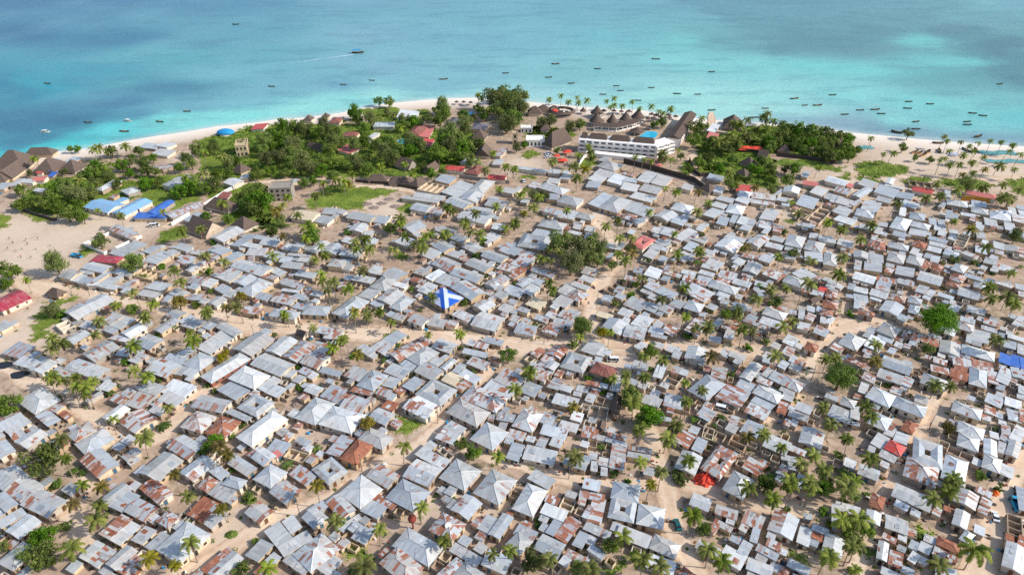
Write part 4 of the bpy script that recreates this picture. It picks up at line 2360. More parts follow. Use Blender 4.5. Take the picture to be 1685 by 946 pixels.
# reefs and weed beds with ragged outlines
def wig(k): return np.sin(QX * .11 * k + QY * .05) * np.sin(QY * .13 * k - QX * .03) + .6 * np.sin(QX * .23 * k + 1.7) * np.sin(QY * .31 * k + .4)
REEF = [([(1090, -12), (1180, 30), (1235, 62), (1290, 90), (1350, 84), (1400, 84), (1490, 58), (1520, 38), (1600, 6), (1700, -12)], (100, 146, 162), .66), ([(1535, 42), (1600, 46), (1700, 62), (1700, 152), (1650, 128), (1600, 100), (1560, 76)], (88, 134, 150), .75), ([(1415, 88), (1470, 92), (1560, 106), (1575, 122), (1500, 124), (1430, 108)], (112, 172, 182), .4), ([(1300, 204), (1400, 207), (1500, 214), (1700, 229), (1700, 239), (1580, 231), (1480, 221), (1390, 212), (1320, 207)], (132, 160, 184), .5), ([(150, 168), (205, 150), (260, 136), (310, 133), (330, 146), (270, 156), (210, 172), (170, 182)], (80, 134, 164), .45), ([(0, 178), (70, 172), (150, 172), (250, 185), (200, 202), (100, 214), (0, 238)], (66, 120, 154), .55), ([(560, 30), (700, 40), (840, 60), (800, 78), (640, 62)], (122, 170, 196), .4)]
for poly, col, k in REEF:
    P = [W(*q) for q in poly]; P = [(q.x / q.y, math.log(q.y)) for q in P]; a_, b_ = QX / QY + wig(.8) * .012, np.log(QY) + wig(1.0) * .022; m_ = np.zeros(QX.shape, bool); j = len(P) - 1
    for i in range(len(P)):
        (xi, yi), (xj, yj) = P[i], P[j]; m_ ^= ((yi > b_) != (yj > b_)) & (a_ < (xj - xi) * (b_ - yi) / (yj - yi + 1e-12) + xi); j = i
    m_ = m_.astype(float); m_ = (m_ + np.roll(m_, 1, 0) + np.roll(m_, -1, 0) + np.roll(m_, 1, 1) + np.roll(m_, -1, 1)) / 5
    kk = (m_ * k * (.75 + .45 * wig(2.3) * wig(.9)))[..., None].clip(0, 1); SCOL = SCOL * (1 - kk) + np.array(lin(*col)) * kk
SCOL = SCOL * 1.0; SCOL = SCOL * .97 * np.array([.95, 1.05, .97])
f = np.clip(1 + SD / 9.0, 0, 1)[..., None] * 0.55
SCOL = SCOL * (1 - f) + np.array(lin(236, 236, 228)) * f
sea = grid_mesh('sea', sx_, sy_, np.full(QX.shape, -0.3), SCOL * 0.83, 'sea')
tag(sea, 'turquoise sea over sand, darker over reef, deep blue at far left', None, None, 'structure')

def smooth(pts, step=3.0):
    P = [Vector((p.x, p.y, 0)) for p in pts]; P = [P[0] * 2 - P[1]] + P + [P[-1] * 2 - P[-2]]; out = []
    for i in range(1, len(P) - 2):
        n = max(1, int((P[i + 1] - P[i]).length / step))
        for k in range(n):
            t = k / n; a, b, c, d = P[i - 1], P[i], P[i + 1], P[i + 2]
            out.append(0.5 * (2 * b + (c - a) * t + (2 * a - 5 * b + 4 * c - d) * t * t + (3 * b - a - 3 * c + d) * t ** 3))
    out.append(P[-2]); return out
ROADS = [
 ('sand_road', 10, 'wide main sand road crossing the middle of the village', [(-30, 440), (60, 470), (100, 478), (190, 487), (240, 497), (300, 508), (380, 527), (440, 538), (540, 545), (640, 549), (740, 556), (830, 566), (900, 571), (1000, 568), (1060, 570), (1130, 573), (1210, 577), (1270, 580), (1320, 571), (1370, 549), (1420, 530), (1470, 540)]),
 ('sand_lane', 6, 'sand lane dropping from the main road towards the round green tree', [(1372, 550), (1345, 580), (1330, 612), (1312, 640), (1285, 668), (1250, 690), (1225, 712)]),
 ('sand_lane', 6, 'curving sand lane along the left edge of the village', [(-30, 590), (15, 604), (50, 626), (95, 653), (142, 680), (175, 692), (198, 716), (165, 740), (140, 790), (118, 846), (150, 900)]),
 ('sand_road', 6.5, 'diagonal sand road from the small green field to the bottom edge', [(840, 572), (812, 600), (772, 640), (745, 672), (725, 700), (690, 735), (620, 770), (560, 810), (500, 838), (440, 862), (400, 890), (350, 920), (280, 960)]),
 ('sand_lane', 5.5, 'sand lane past the large left tree up to the wide road', [(198, 716), (245, 728), (275, 705), (310, 670), (345, 640), (390, 600), (425, 565), (440, 540)]),
 ('sand_lane', 5, 'sand lane across the lower middle of the village', [(725, 700), (770, 735), (850, 765), (930, 785), (1010, 798), (1095, 795), (1150, 800), (1240, 830), (1320, 838), (1410, 850)]),
 ('sand_lane', 6, 'winding sand lane that the teal car stands on', [(1040, 660), (1062, 700), (1078, 740), (1095, 785), (1106, 830), (1111, 870), (1128, 910), (1160, 960)]),
 ('sand_lane', 7, 'short sand street below the tall casuarina grove', [(975, 566), (974, 540), (972, 505), (983, 475), (1004, 448), (1020, 425), (1000, 385), (985, 360), (1010, 330)]),
 ('sand_road', 7, 'sand road with parked cars in the lower right corner', [(1700, 740), (1672, 780), (1652, 825), (1634, 870), (1615, 915), (1596, 960)]),
 ('sand_lane', 5, 'sand lane left of the red roof in the lower right', [(1545, 640), (1532, 667), (1519, 695), (1498, 730), (1478, 767), (1460, 808), (1440, 850), (1425, 900), (1400, 950)]),
 ('sand_lane', 4.5, 'narrow lane below the white house row at right', [(1290, 440), (1340, 443), (1404, 448), (1500, 452)]),
 ('resort_road', 4, 'pale drive behind the hotel down to the village', [(1172, 185), (1166, 215), (1143, 250), (1133, 272), (1142, 292), (1160, 312), (1180, 330)]),
 ('beach_path', 4, 'pale sand track behind the beach at right', [(1400, 292), (1440, 278), (1480, 290), (1540, 294), (1600, 296), (1700, 290)]),
 ('resort_path', 4, 'straight pale wall-side track towards the blue school roofs', [(270, 376), (300, 358), (335, 338), (372, 313), (398, 303), (440, 300), (520, 294), (580, 306), (640, 308), (690, 318)]),
]
for i, (nm, w_, lab, pts) in enumerate(ROADS):
    C_ = smooth([W(*p) for p in pts]); A = Acc(); n = len(C_); rows = []
    for k, c in enumerate(C_):
        d = (C_[min(k + 1, n - 1)] - C_[max(k - 1, 0)]).normalized(); s_ = Vector((-d.y, d.x, 0))
        ww = w_ * (1 + 0.16 * sin(k * 0.55 + i) + 0.12 * sin(k * 1.3 + 2 * i)); oo = 0.5 * sin(k * 0.37 + i)
        rows.append([c + s_ * (q * ww + oo) + Vector((0, 0, 0.006 + 0.005 * i)) for q in (-0.62, -0.3, 0, 0.3, 0.62)])
    tq = (0.0, 0.26, 0.5, 0.74, 1.0)
    for k in range(n - 1):
        for j in range(4):
            A.face([rows[k][j], rows[k][j + 1], rows[k + 1][j + 1], rows[k + 1][j]], 'road', [(tq[j], 0, 0), (tq[j + 1], 0, 0), (tq[j + 1], 0, 0), (tq[j], 0, 0)])
    tag(link(nm, A.mesh(nm)), lab, None, None, 'structure')

# grass: ragged patches of field grass, weeds thinning towards their edges
GRASS = [[(515, 318), (540, 306), (560, 303), (600, 308), (655, 312), (640, 322), (606, 328), (600, 345), (575, 346), (540, 341), (515, 346), (500, 335)], [(655, 338), (678, 334), (690, 346), (676, 356), (655, 350)], [(636, 712), (652, 690), (668, 682), (690, 690), (693, 700), (678, 715), (655, 716)], [(50, 552), (55, 520), (85, 507), (115, 515), (110, 530), (80, 538), (75, 556), (60, 562)], [(70, 500), (95, 490), (130, 487), (126, 495), (95, 504)], [(125, 414), (140, 402), (162, 407), (150, 421), (130, 425)], [(-30, 352), (12, 352), (20, 362), (12, 374), (-30, 376)], [(1405, 268), (1440, 264), (1485, 272), (1502, 280), (1480, 290), (1440, 294), (1412, 288)], [(1478, 296), (1510, 290), (1533, 292), (1530, 307), (1490, 303)], [(1545, 293), (1600, 296), (1640, 303), (1620, 314), (1580, 312), (1550, 306)], [(1652, 296), (1710, 292), (1710, 330), (1668, 318)], [(1404, 290), (1440, 292), (1455, 300), (1420, 302)], [(1290, 360), (1312, 359), (1314, 367), (1295, 369)], [(1220, 230), (1262, 232), (1262, 248), (1225, 248)], [(1142, 268), (1165, 262), (1184, 282), (1150, 287)], [(676, 205), (705, 206), (708, 226), (686, 230)], [(686, 180), (708, 181), (706, 197), (688, 196)], [(857, 251), (868, 247), (884, 249), (890, 255), (880, 261), (862, 262)], [(851, 287), (870, 289), (890, 293), (880, 297), (853, 293)], [(925, 278), (938, 279), (937, 284), (922, 283)], [(258, 388), (285, 372), (312, 378), (308, 390), (280, 400), (262, 402)], [(403, 820), (415, 802), (430, 806), (428, 820), (410, 838)], [(562, 905), (600, 900), (625, 910), (610, 928), (570, 928)], [(1297, 905), (1315, 900), (1335, 912), (1330, 928), (1305, 922)], [(38, 348), (90, 358), (85, 368), (45, 360)], [(1268, 262), (1340, 262), (1375, 275), (1400, 275), (1380, 285), (1330, 275), (1275, 272)], [(635, 545), (652, 545), (655, 575), (630, 572)], [(990, 925), (1020, 918), (1040, 930), (1020, 946), (990, 946)], [(1385, 285), (1400, 283), (1400, 295), (1380, 298)], [(640, 425), (665, 412), (675, 420), (655, 432)], [(330, 440), (350, 444), (345, 454), (328, 452)], [(420, 355), (470, 360), (480, 372), (440, 378), (420, 370)], [(1410, 905), (1440, 900), (1445, 920), (1415, 925)], [(1500, 860), (1535, 868), (1530, 890), (1495, 885)], [(868, 205), (925, 212), (935, 226), (900, 232), (868, 222)], [(945, 268), (975, 258), (985, 268), (962, 284)], [(40, 318), (75, 298), (150, 285), (230, 300), (225, 330), (160, 335), (120, 358), (60, 352), (28, 340)], [(320, 232), (420, 208), (520, 204), (600, 205), (690, 212), (780, 218), (790, 270), (700, 292), (600, 292), (480, 292), (380, 300), (330, 280)], [(1142, 215), (1220, 222), (1275, 262), (1285, 312), (1230, 305), (1170, 290), (1148, 268)], [(1195, 212), (1260, 206), (1400, 224), (1405, 262), (1330, 260), (1262, 252), (1240, 240)], [(335, 312), (430, 300), (455, 350), (430, 378), (370, 368)], [(230, 290), (330, 285), (330, 330), (270, 350), (230, 330)], [(590, 180), (650, 176), (700, 200), (690, 212), (610, 205)], [(860, 205), (945, 215), (950, 226), (895, 236), (862, 226)], [(1120, 268), (1142, 262), (1135, 292), (1118, 285)]]
def inside(poly, x, y):
    c = False; j = len(poly) - 1
    for i in range(len(poly)):
        (xi, yi), (xj, yj) = poly[i], poly[j]
        if (yi > y) != (yj > y) and x < (xj - xi) * (y - yi) / (yj - yi) + xi: c = not c
        j = i
    return c
def edge_d(poly, x, y):
    b = 1e9
    for i in range(len(poly)):
        (x1, y1), (x2, y2) = poly[i - 1], poly[i]; L = (x2 - x1) ** 2 + (y2 - y1) ** 2
        t = max(0, min(1, ((x - x1) * (x2 - x1) + (y - y1) * (y2 - y1)) / L)); b = min(b, hypot(x - x1 - t * (x2 - x1), y - y1 - t * (y2 - y1)))
    return b
A = Acc(); g_z = 0.09
for gi, poly in enumerate(GRASS):
    P = [(q.x, q.y) for q in (W(*p) for p in poly)]
    x0, x1 = min(p[0] for p in P), max(p[0] for p in P); y0, y1 = min(p[1] for p in P), max(p[1] for p in P)
    st = 1.4 if (x1 - x0) < 45 else 2.0
    wob = lambda x, y: (x + 1.2 * sin(y * 0.7 + gi) + 0.7 * sin(y * 1.9), y + 1.2 * sin(x * 0.6 + gi * 2) + 0.7 * sin(x * 1.7))
    for ix in range(int((x1 - x0) / st) + 2):
        for iy in range(int((y1 - y0) / st) + 2):
            x, y = x0 + ix * st, y0 + iy * st; q = wob(x, y)
            if not inside(P, *q): continue
            e = lambda a, b: (max(0.0, 1 - edge_d(P, *wob(a, b)) / 4.0) if inside(P, *wob(a, b)) else 1.0, 0, 0)
            h = st / 2
            A.face([(x - h, y - h, g_z), (x + h, y - h, g_z), (x + h, y + h, g_z), (x - h, y + h, g_z)], 'grass', [e(x - h, y - h), e(x + h, y - h), e(x + h, y + h), e(x - h, y + h)])
            if random.random() < 0.75:
                for k in range(3):
                    tx, ty, an, hh = x + random.uniform(-h, h), y + random.uniform(-h, h), random.uniform(0, 6.3), random.uniform(0.25, 0.7)
                    A.face([(tx - cos(an) * 0.3, ty - sin(an) * 0.3, g_z), (tx + cos(an) * 0.3, ty + sin(an) * 0.3, g_z), (tx + random.uniform(-.3, .3), ty + random.uniform(-.3, .3), g_z + hh)], 'grass', (random.uniform(0, 0.2), 0, 0))
tag(link('grass', A.mesh('grass')), 'patches of short green grass and weeds between houses and beach', 'grass', None, 'stuff')
# ================================================================ HOUSES
WALLS = [lin(206, 184, 150), lin(196, 170, 136), lin(186, 176, 162), lin(214, 198, 170), lin(170, 150, 128), lin(160, 152, 142), lin(200, 180, 158), lin(224, 214, 196)]
def pt(p, q, t): return tuple(a + (b - a) * t for a, b in zip(p, q))
def patch(A, quad, tone, k):
    "loose sheets laid over a slope"
    p0, p1, p2, p3 = [Vector(q) for q in quad]; nrm = (p1 - p0).cross(p3 - p0).normalized()
    if nrm.z < 0: nrm = -nrm
    for _ in range(k):
        s0 = random.uniform(0.05, 0.7); s1 = s0 + random.uniform(0.1, 0.28); t0 = random.uniform(0.03, 0.5); t1 = t0 + random.uniform(0.25, 0.48); off = nrm * random.uniform(0.04, 0.1)
        bl = lambda s, t: (p0 * (1 - s) + p1 * s) * (1 - t) + (p3 * (1 - s) + p2 * s) * t + off
        tl = (random.choice((0.0, 0.1, 0.2, 0.75, 0.95)) if tone[0] > 0.2 else random.choice((0, 0.05, 0.1, 0.8)), min(0.8, tone[1] * random.uniform(0.75, 1.3)), random.random())
        if random.random() < 0.5: tl = (tone[0], tl[1], tl[2])
        A.face([bl(s0, t0), bl(s1, t0), bl(s1, t1), bl(s0, t1)], 'tin', tl)

def roof_faces(A, form, a, b, e, pitch, m, tone, over=0.4, tilt=1, npatch=0):
    "returns wall-top heights at the four corners and the gable triangles; a along x, b along y"
    ax, by = a / 2 + over, b / 2 + over; z0 = e
    def sk(loop):                         # fascia and underside
        n = len(loop)
        for i in range(n):
            p, q = loop[i], loop[(i + 1) % n]; A.face([(p[0], p[1], p[2] - 0.14), (q[0], q[1], q[2] - 0.14), q, p], m, tone)
        A.face([(p[0], p[1], p[2] - 0.14) for p in loop[::-1]], m, tone)
    tri = []
    c = [(-ax, -by, z0), (ax, -by, z0), (ax, by, z0), (-ax, by, z0)]
    if form == 'h':
        hh = min(ax, by) * pitch; g = abs(ax - by)
        if ax >= by:
            r1, r2 = (-g, 0, z0 + hh), (g, 0, z0 + hh)
            fs = [[c[0], c[1], r2, r1], [c[2], c[3], r1, r2], [c[1], c[2], r2], [c[3], c[0], r1]]
        else:
            r1, r2 = (0, -g, z0 + hh), (0, g, z0 + hh)
            fs = [[c[1], c[2], r2, r1], [c[3], c[0], r1, r2], [c[0], c[1], r1], [c[2], c[3], r2]]
        if g < 0.3: fs = [f[:3] for f in fs]
        for k, f in enumerate(fs):
            A.face(f, m, (tone[0], tone[1], (tone[2] + k * 0.13) % 1))
            if len(f) == 4 and m == 'tin': patch(A, [pt(f[0], f[1], .2), pt(f[0], f[1], .8), pt(f[3], f[2], .8), pt(f[3], f[2], .2)], tone, npatch // 2)
        if m != 'X' and m != 'thatch':     # ridge capping
            for p, q in [(c[0], r1), (c[3], r1 if ax >= by else r2), (c[1], r2 if ax >= by else r1), (c[2], r2)] + ([(r1, r2)] if g > 0.3 else []):
                d = (Vector(q) - Vector(p)).normalized(); sx = Vector((-d.y, d.x, 0)).normalized() * 0.16; up = Vector((0, 0, 0.05))
                A.face([Vector(p) - sx + up * .3, Vector(p) + up * 2, Vector(q) + up * 2, Vector(q) - sx + up * .3], m, tone); A.face([Vector(p) + up * 2, Vector(p) + sx + up * .3, Vector(q) + sx + up * .3, Vector(q) + up * 2], m, tone)
        sk(c); hs = [z0] * 4
    elif form == 'g':
        if ax >= by:
            hh = by * pitch; r1, r2 = (-ax, 0, z0 + hh), (ax, 0, z0 + hh)
            fs = [[c[0], c[1], r2, r1], [c[2], c[3], r1, r2]]; y = b / 2; zt = z0 + hh * (1 - over / by)
            tri = [[(-a / 2, -y, z0), (-a / 2, y, z0), (-a / 2, 0, z0 + hh)], [(a / 2, y, z0), (a / 2, -y, z0), (a / 2, 0, z0 + hh)]]
            A.face([c[0], r1, c[3]], m, tone)
        else:
            hh = ax * pitch; r1, r2 = (0, -by, z0 + hh), (0, by, z0 + hh)
            fs = [[c[1], c[2], r2, r1], [c[3], c[0], r1, r2]]; x = a / 2
            tri = [[(x, -b / 2, z0), (-x, -b / 2, z0), (0, -b / 2, z0 + hh)], [(-x, b / 2, z0), (x, b / 2, z0), (0, b / 2, z0 + hh)]]
        for k, f in enumerate(fs):
            A.face(f, m, (tone[0] * (1.0 if k else random.choice((0.5, 1, 1.2))), tone[1], (tone[2] + k * 0.3) % 1))
            if m == 'tin': patch(A, f, tone, (npatch + k) // 2)
        for f in fs: sk(f)
        hs = [z0 - 0.05] * 4
    else:
        dz = (b if a >= b else a) * 0.085 * tilt
        if a >= b: z = [z0 - dz / 2, z0 - dz / 2, z0 + dz / 2, z0 + dz / 2]
        else: z = [z0 - dz / 2, z0 + dz / 2, z0 + dz / 2, z0 - dz / 2]
        f = [(p[0], p[1], q) for p, q in zip(c, z)]
        if a < b: f = f[1:] + f[:1]
        A.face(f, m, tone)
        if m == 'tin': patch(A, f, tone, npatch)
        sk(f); hs = [q - 0.08 for q in z]
    return hs, tri

def wall_faces(A, a, b, hs, tri, m, tone):
    x, y = a / 2, b / 2; c = [(-x, -y), (x, -y), (x, y), (-x, y)]
    for i in range(4):
        j = (i + 1) % 4
        A.face([(*c[i], -0.15), (*c[j], -0.15), (*c[j], hs[j]), (*c[i], hs[i])], m, tone)
    for t in tri: A.face(t, m, tone)

def court_roof(A, a, b, e, pitch, m, tone):
    ax, by = a / 2 + 0.4, b / 2 + 0.4; ix, iy = a * 0.11, b * 0.11; rx, ry = (ax + ix) * 0.52, (by + iy) * 0.52
    h = min(ax - rx, by - ry) * pitch * 1.15
    o = [(-ax, -by, e), (ax, -by, e), (ax, by, e), (-ax, by, e)]; r = [(-rx, -ry, e + h), (rx, -ry, e + h), (rx, ry, e + h), (-rx, ry, e + h)]; i_ = [(-ix, -iy, e + 0.1), (ix, -iy, e + 0.1), (ix, iy, e + 0.1), (-ix, iy, e + 0.1)]
    for k in range(4):
        j = (k + 1) % 4; t = (tone[0], tone[1], (tone[2] + .17 * k) % 1)
        A.face([o[k], o[j], r[j], r[k]], m, t); A.face([i_[j], i_[k], r[k], r[j]], m, (t[0], t[1] * .95, (t[2] + .4) % 1))
        A.face([(o[k][0], o[k][1], e - .14), (o[j][0], o[j][1], e - .14), o[j], o[k]], m, t)
        A.face([(o[j][0], o[j][1], e - .14), (o[k][0], o[k][1], e - .14), (i_[k][0], i_[k][1], e - .05), (i_[j][0], i_[j][1], e - .05)], m, t)
        A.face([(i_[j][0], i_[j][1], 0), (i_[k][0], i_[k][1], 0), i_[k], i_[j]], 'wall', WALLS[4])

# shared window and door pieces
def win_mesh(w_, h_, sh):
    A = Acc(); A.box((0, 0.0, 0), (w_, 0.05, h_), 'window'); f = 0.09
    for x in (-w_ / 2, w_ / 2): A.box((x, -0.02, 0), (f, 0.1, h_ + f * 2), 'frame')
    for z in (-h_ / 2 - f / 2, h_ / 2 + f / 2): A.box((0, -0.02, z), (w_ - f, 0.1, f), 'frame')
    if sh: A.box((w_ * .25, -0.05, 0), (w_ * .42, 0.05, h_ * .92), 'doorw')
    return A.mesh('window')
def door_mesh(m):
    A = Acc(); A.box((0, 0, 1.0), (0.95, 0.06, 2.0), m)
    for x in (-.53, .53): A.box((x, -.02, 1.03), (.1, .12, 2.06), 'frame')
    A.box((0, -.02, 2.11), (1.16, .12, .1), 'frame'); return A.mesh('door')
WIN = [win_mesh(0.95, 0.85, 0), win_mesh(1.1, 0.9, 1), win_mesh(0.7, 0.7, 0)]; DOOR = [door_mesh('doorw'), door_mesh('doorb'), door_mesh('window')]

def openings(root, a, b, rz, hs, far):
    loc = root.location
    for i, (n, L, off) in enumerate((((0, -1), a, b / 2), ((1, 0), b, a / 2), ((0, 1), a, b / 2), ((-1, 0), b, a / 2))):
        nw = Vector((n[0] * cos(rz) - n[1] * sin(rz), n[0] * sin(rz) + n[1] * cos(rz)))
        if nw.dot(Vector((-loc.x, -loc.y)).normalized()) < 0.12: continue
        k = max(1, min(5, int(L / 3.0))); dr = random.randrange(k); top = min(hs)
        for q in range(k):
            s = (q + 0.5) / k * L - L / 2 + random.uniform(-.3, .3); t = (-n[1], n[0])
            p = Vector((n[0] * (off + 0.02) + t[0] * s, n[1] * (off + 0.02) + t[1] * s, 0)); ang = atan2(n[1], n[0]) + pi / 2
            if q == dr and top > 2.0: link('door', random.choice(DOOR), root, p, ang)
            elif top > 1.7 and random.random() < (0.8 if not far else 0.6): link('window', random.choice(WIN), root, p + Vector((0, 0, min(1.45, top - .7))), ang)

REC = []
def parse(txt):
    ox = oy = 0; k = 5.986
    for ln in txt.strip().split('\n'):
        q = ln.split()
        if not q: continue
        if q[0] == '#': ox, oy = float(q[1]), float(q[2]); k = float(q[3]) if len(q) > 3 else 5.986; continue
        v = [float(x) for x in q[1:7 if q[0][0] in 'hgscw' and q[0][1:].isdigit() else 4]]
        if len(v) == 6: REC.append(('b', q[0][0], int(q[0][1:]), [ox + v[0] / k, oy + v[1] / k, ox + v[2] / k, oy + v[3] / k, ox + v[4] / k, oy + v[5] / k], q[7] if len(q) > 7 else ''))
        else: REC.append(('v', q[0], 0, [ox + v[0] / k, oy + v[1] / k, v[2] / k], ''))
parse(TRACE)

def rect(L, B, R):
    "level rectangle through a near corner and its two neighbours"
    e1, e2 = L - B, R - B; a1, a2 = atan2(e1.y, e1.x), atan2(e2.y, e2.x); d = (a1 - a2) % (2 * pi)
    if d > pi: d -= 2 * pi
    fix = (d - (pi / 2 if d > 0 else -pi / 2)) / 2; a1 -= fix; a2 += fix
    c = (L + R) / 2; return c, a2, max(2.2, e2.length), max(2.2, e1.length)

B = []
for i, r in enumerate(REC):
    if r[0] != 'b': continue
    _, form, rust, v, fl = r
    e = {'h': 2.75, 'g': 2.6, 'c': 2.8, 's': 2.35, 'w': 1.9}[form] + random.uniform(-.22, .22)
    if 't' in fl: e = 2.0
    c, rz, a, b = rect(W(v[0], v[1], e), W(v[2], v[3], e), W(v[4], v[5], e))
    a, b = min(a * 1.0 + .1, 36), min(b * 1.0 + .1, 36)
    px = ((v[0] + v[4]) / 2, (v[1] + v[5]) / 2); area = a * b * scale_at(px[1]) ** 2 * (SP * .9)
    if not (-20 < px[0] < 1705 and px[1] < 965): area *= 0.3
    B.append(dict(form=form, rust=rust, fl=fl, e=e, c=c, rz=rz, a=a, b=b, px=px, area=area, seed=random.random()))

LAB = []          # (object, words, kind, photo place, rank)
NAMES = {'h': ('hip_roof_house', 'hip-roofed tin house', 'house'), 'g': ('gable_roof_house', 'gabled tin house', 'house'), 'c': ('courtyard_house', 'tin-roofed courtyard house', 'courtyard house'), 's': ('shed', 'flat-pitched tin shed', 'shed')}
RUSTW = ['pale grey', 'faintly stained grey', 'rust-flecked grey', 'rust-streaked', 'rust-patched', 'half-rusted', 'mostly rusty', 'rust-brown', 'rust-brown', 'dark rust-brown']
COLW = dict(r='red', p='crimson', n='maroon', b='blue', a='sky-blue', k='salmon-pink', y='cream', d='slate-grey', t='thatched', X='blue-and-white')
order = sorted([q for q in B if q['form'] == 's' and (q['fl'] in ('', 'l'))], key=lambda q: -q['area'])
for q in order[300:]: q['mass'] = True
MASS = Acc()
def look(q):
    m = 'tin'; fl = q['fl']
    if fl and fl in 'rpnbakyd': m = fl
    if fl == 't': m = 'thatch'
    if fl == 'X': m = 'blue'
    t = 0.5 + 0.22 * q['seed']
    if fl == 'l': t = 0.86
    lv = 0.14 + q['rust'] * 0.088
    if q['rust'] == 0: lv = 0.17 if fl != 'l' else 0.1
    return m, (lv, t, q['seed'])
for q in B:
    a, b, e, form = q['a'], q['b'], q['e'], q['form']; m, tone = look(q); wt_ = random.choice(WALLS)
    if q['fl'] in ('l', 'r', 'a', 'k'): wt_ = WALLS[7]
    if q['fl'] == 'm': wt_ = lin(150, 84, 68)
    X = Matrix.Translation((q['c'].x, q['c'].y, 0)) @ Matrix.Rotation(q['rz'], 4, 'Z')
    tilt = random.choice((-1, 1, 1)); pitch = {'h': 0.35, 'g': 0.25, 'c': 0.38}.get(form, 0.1)
    if m == 'thatch': pitch = .95
    wa, wb = max(1.4, a - 0.7), max(1.4, b - 0.7); near = q['px'][1] > 430
    if q.get('mass'):
        MASS.X = X; hs, tri = roof_faces(MASS, form, wa, wb, e, pitch, m, tone, 0.3, tilt, 1 if near else 0); wall_faces(MASS, wa, wb, hs, tri, 'wall', wt_); continue
    if form == 'w':
        root = thing('unfinished_house', '', 'unfinished house', (q['c'].x, q['c'].y, 0), q['rz'], 'unfinished roofless houses'); A = Acc(); wm = 'whitewash' if q['fl'] == 'l' else 'wall'
        for cx, cy, dx, dy in ((0, -b / 2, a, .25), (0, b / 2, a, .25), (-a / 2, 0, .25, b - .26), (a / 2, 0, .25, b - .26)): A.box((cx, cy, e / 2 - .1), (dx, dy, e * random.uniform(.8, 1.0)), wm, wt_)
        part('outer_wall', A, root)
        if q['fl'] != 'l':
            for k in range(max(1, min(3, int(max(a, b) / 4)))):
                A = Acc(); s = ((k + 1) / (min(3, int(max(a, b) / 4)) + 1) - .5)
                if a >= b: A.box((s * a, 0, e * .4), (.22, b - .3, e * .8), 'wall', wt_)
                else: A.box((0, s * b, e * .4), (a - .3, .22, e * .8), 'wall', wt_)
                part('partition_wall', A, root)
        LAB.append((root, 'roofless unfinished block-walled house' if q['fl'] != 'l' else 'roofless white walled yard', 'unfinished', q['px'], 0)); q['root'] = root; continue
    nm, noun, cat = NAMES[form]
    if m == 'thatch': nm, noun, cat = 'thatched_hut', 'thatched hut', 'thatched house'
    elif q['fl'] in ('r', 'p', 'n', 'k', 'y', 'd', 'a', 'b', 'X'):
        nm, noun, cat = {'h': ('painted_roof_house', 'hip-roofed house', 'house'), 'g': ('painted_roof_house', 'gabled house', 'house'), 'c': ('courtyard_house', 'courtyard house', 'courtyard house'), 's': ('painted_roof_shed', 'flat-pitched shed', 'shed')}[form]
    root = thing(nm, '', cat, (q['c'].x, q['c'].y, 0), q['rz'], {'house': 'tin-roofed houses of the village', 'shed': 'tin-roofed sheds of the village', 'thatched house': 'thatched huts of the resorts', 'courtyard house': 'courtyard houses of the village'}[cat])
    A = Acc()
    if form == 'c':
        court_roof(A, wa, wb, e, pitch, m, tone); hs, tri = [e] * 4, []
    elif q['fl'] == 'X':                       # blue hip roof with broad pale bands up two slopes
        hs, tri = [e] * 4, []; ax, by = wa / 2 + .4, wb / 2 + .4; top = Vector((0, 0, e + min(ax, by) * .42)); c = [Vector((-ax, -by, e)), Vector((ax, -by, e)), Vector((ax, by, e)), Vector((-ax, by, e))]
        for k in range(4):                     # pale slopes with a blue triangle, blue slopes with a pale one
            p, q_ = c[k], c[(k + 1) % 4]; m1, m2 = ('paleblue', 'blue') if k < 2 else ('blue', 'paleblue'); l1, l2, mid = p.lerp(q_, .2), p.lerp(q_, .8), (p + q_) / 2; l3 = mid.lerp(top, .58); up = (q_ - p).cross(top - p).normalized() * .03
            A.face([p, q_, top], m1, tone); A.face([l1 + up, l2 + up, l3 + up], m2, tone); dz = Vector((0, 0, .14)); A.face([p - dz, q_ - dz, q_, p], 'blue', tone)
    else: hs, tri = roof_faces(A, form, wa, wb, e, pitch, m, tone, 0.4 if m != 'thatch' else 0.7, tilt, (random.randrange(0, 5) if q['rust'] or random.random() < .4 else 0) if near else 0)
    Wl = Acc(); wall_faces(Wl, wa, wb, hs, tri, 'wall', wt_)
    part('wall', Wl, root); part('roof', A, root)
    if q['px'][1] > 470 or (q['area'] > 700 and m != 'thatch'): openings(root, wa, wb, q['rz'], hs, q['px'][1] < 560)
    q['root'] = root
    big = q['area'] / (scale_at(q['px'][1]) ** 2 * SP * .9); ratio = max(a, b) / min(a, b)
    size = 'long ' if ratio > 2.3 else 'large ' if big > (170 if form != 's' else 75) else 'small ' if big < (60 if form != 's' else 26) else ''
    colw = COLW.get(q['fl']) or ('bright silver' if q['fl'] == 'l' else RUSTW[q['rust']])
    if q['fl'] == 't': colw = 'brown'
    LAB.append((root, size + colw + ' ' + noun, form, q['px'], 0))
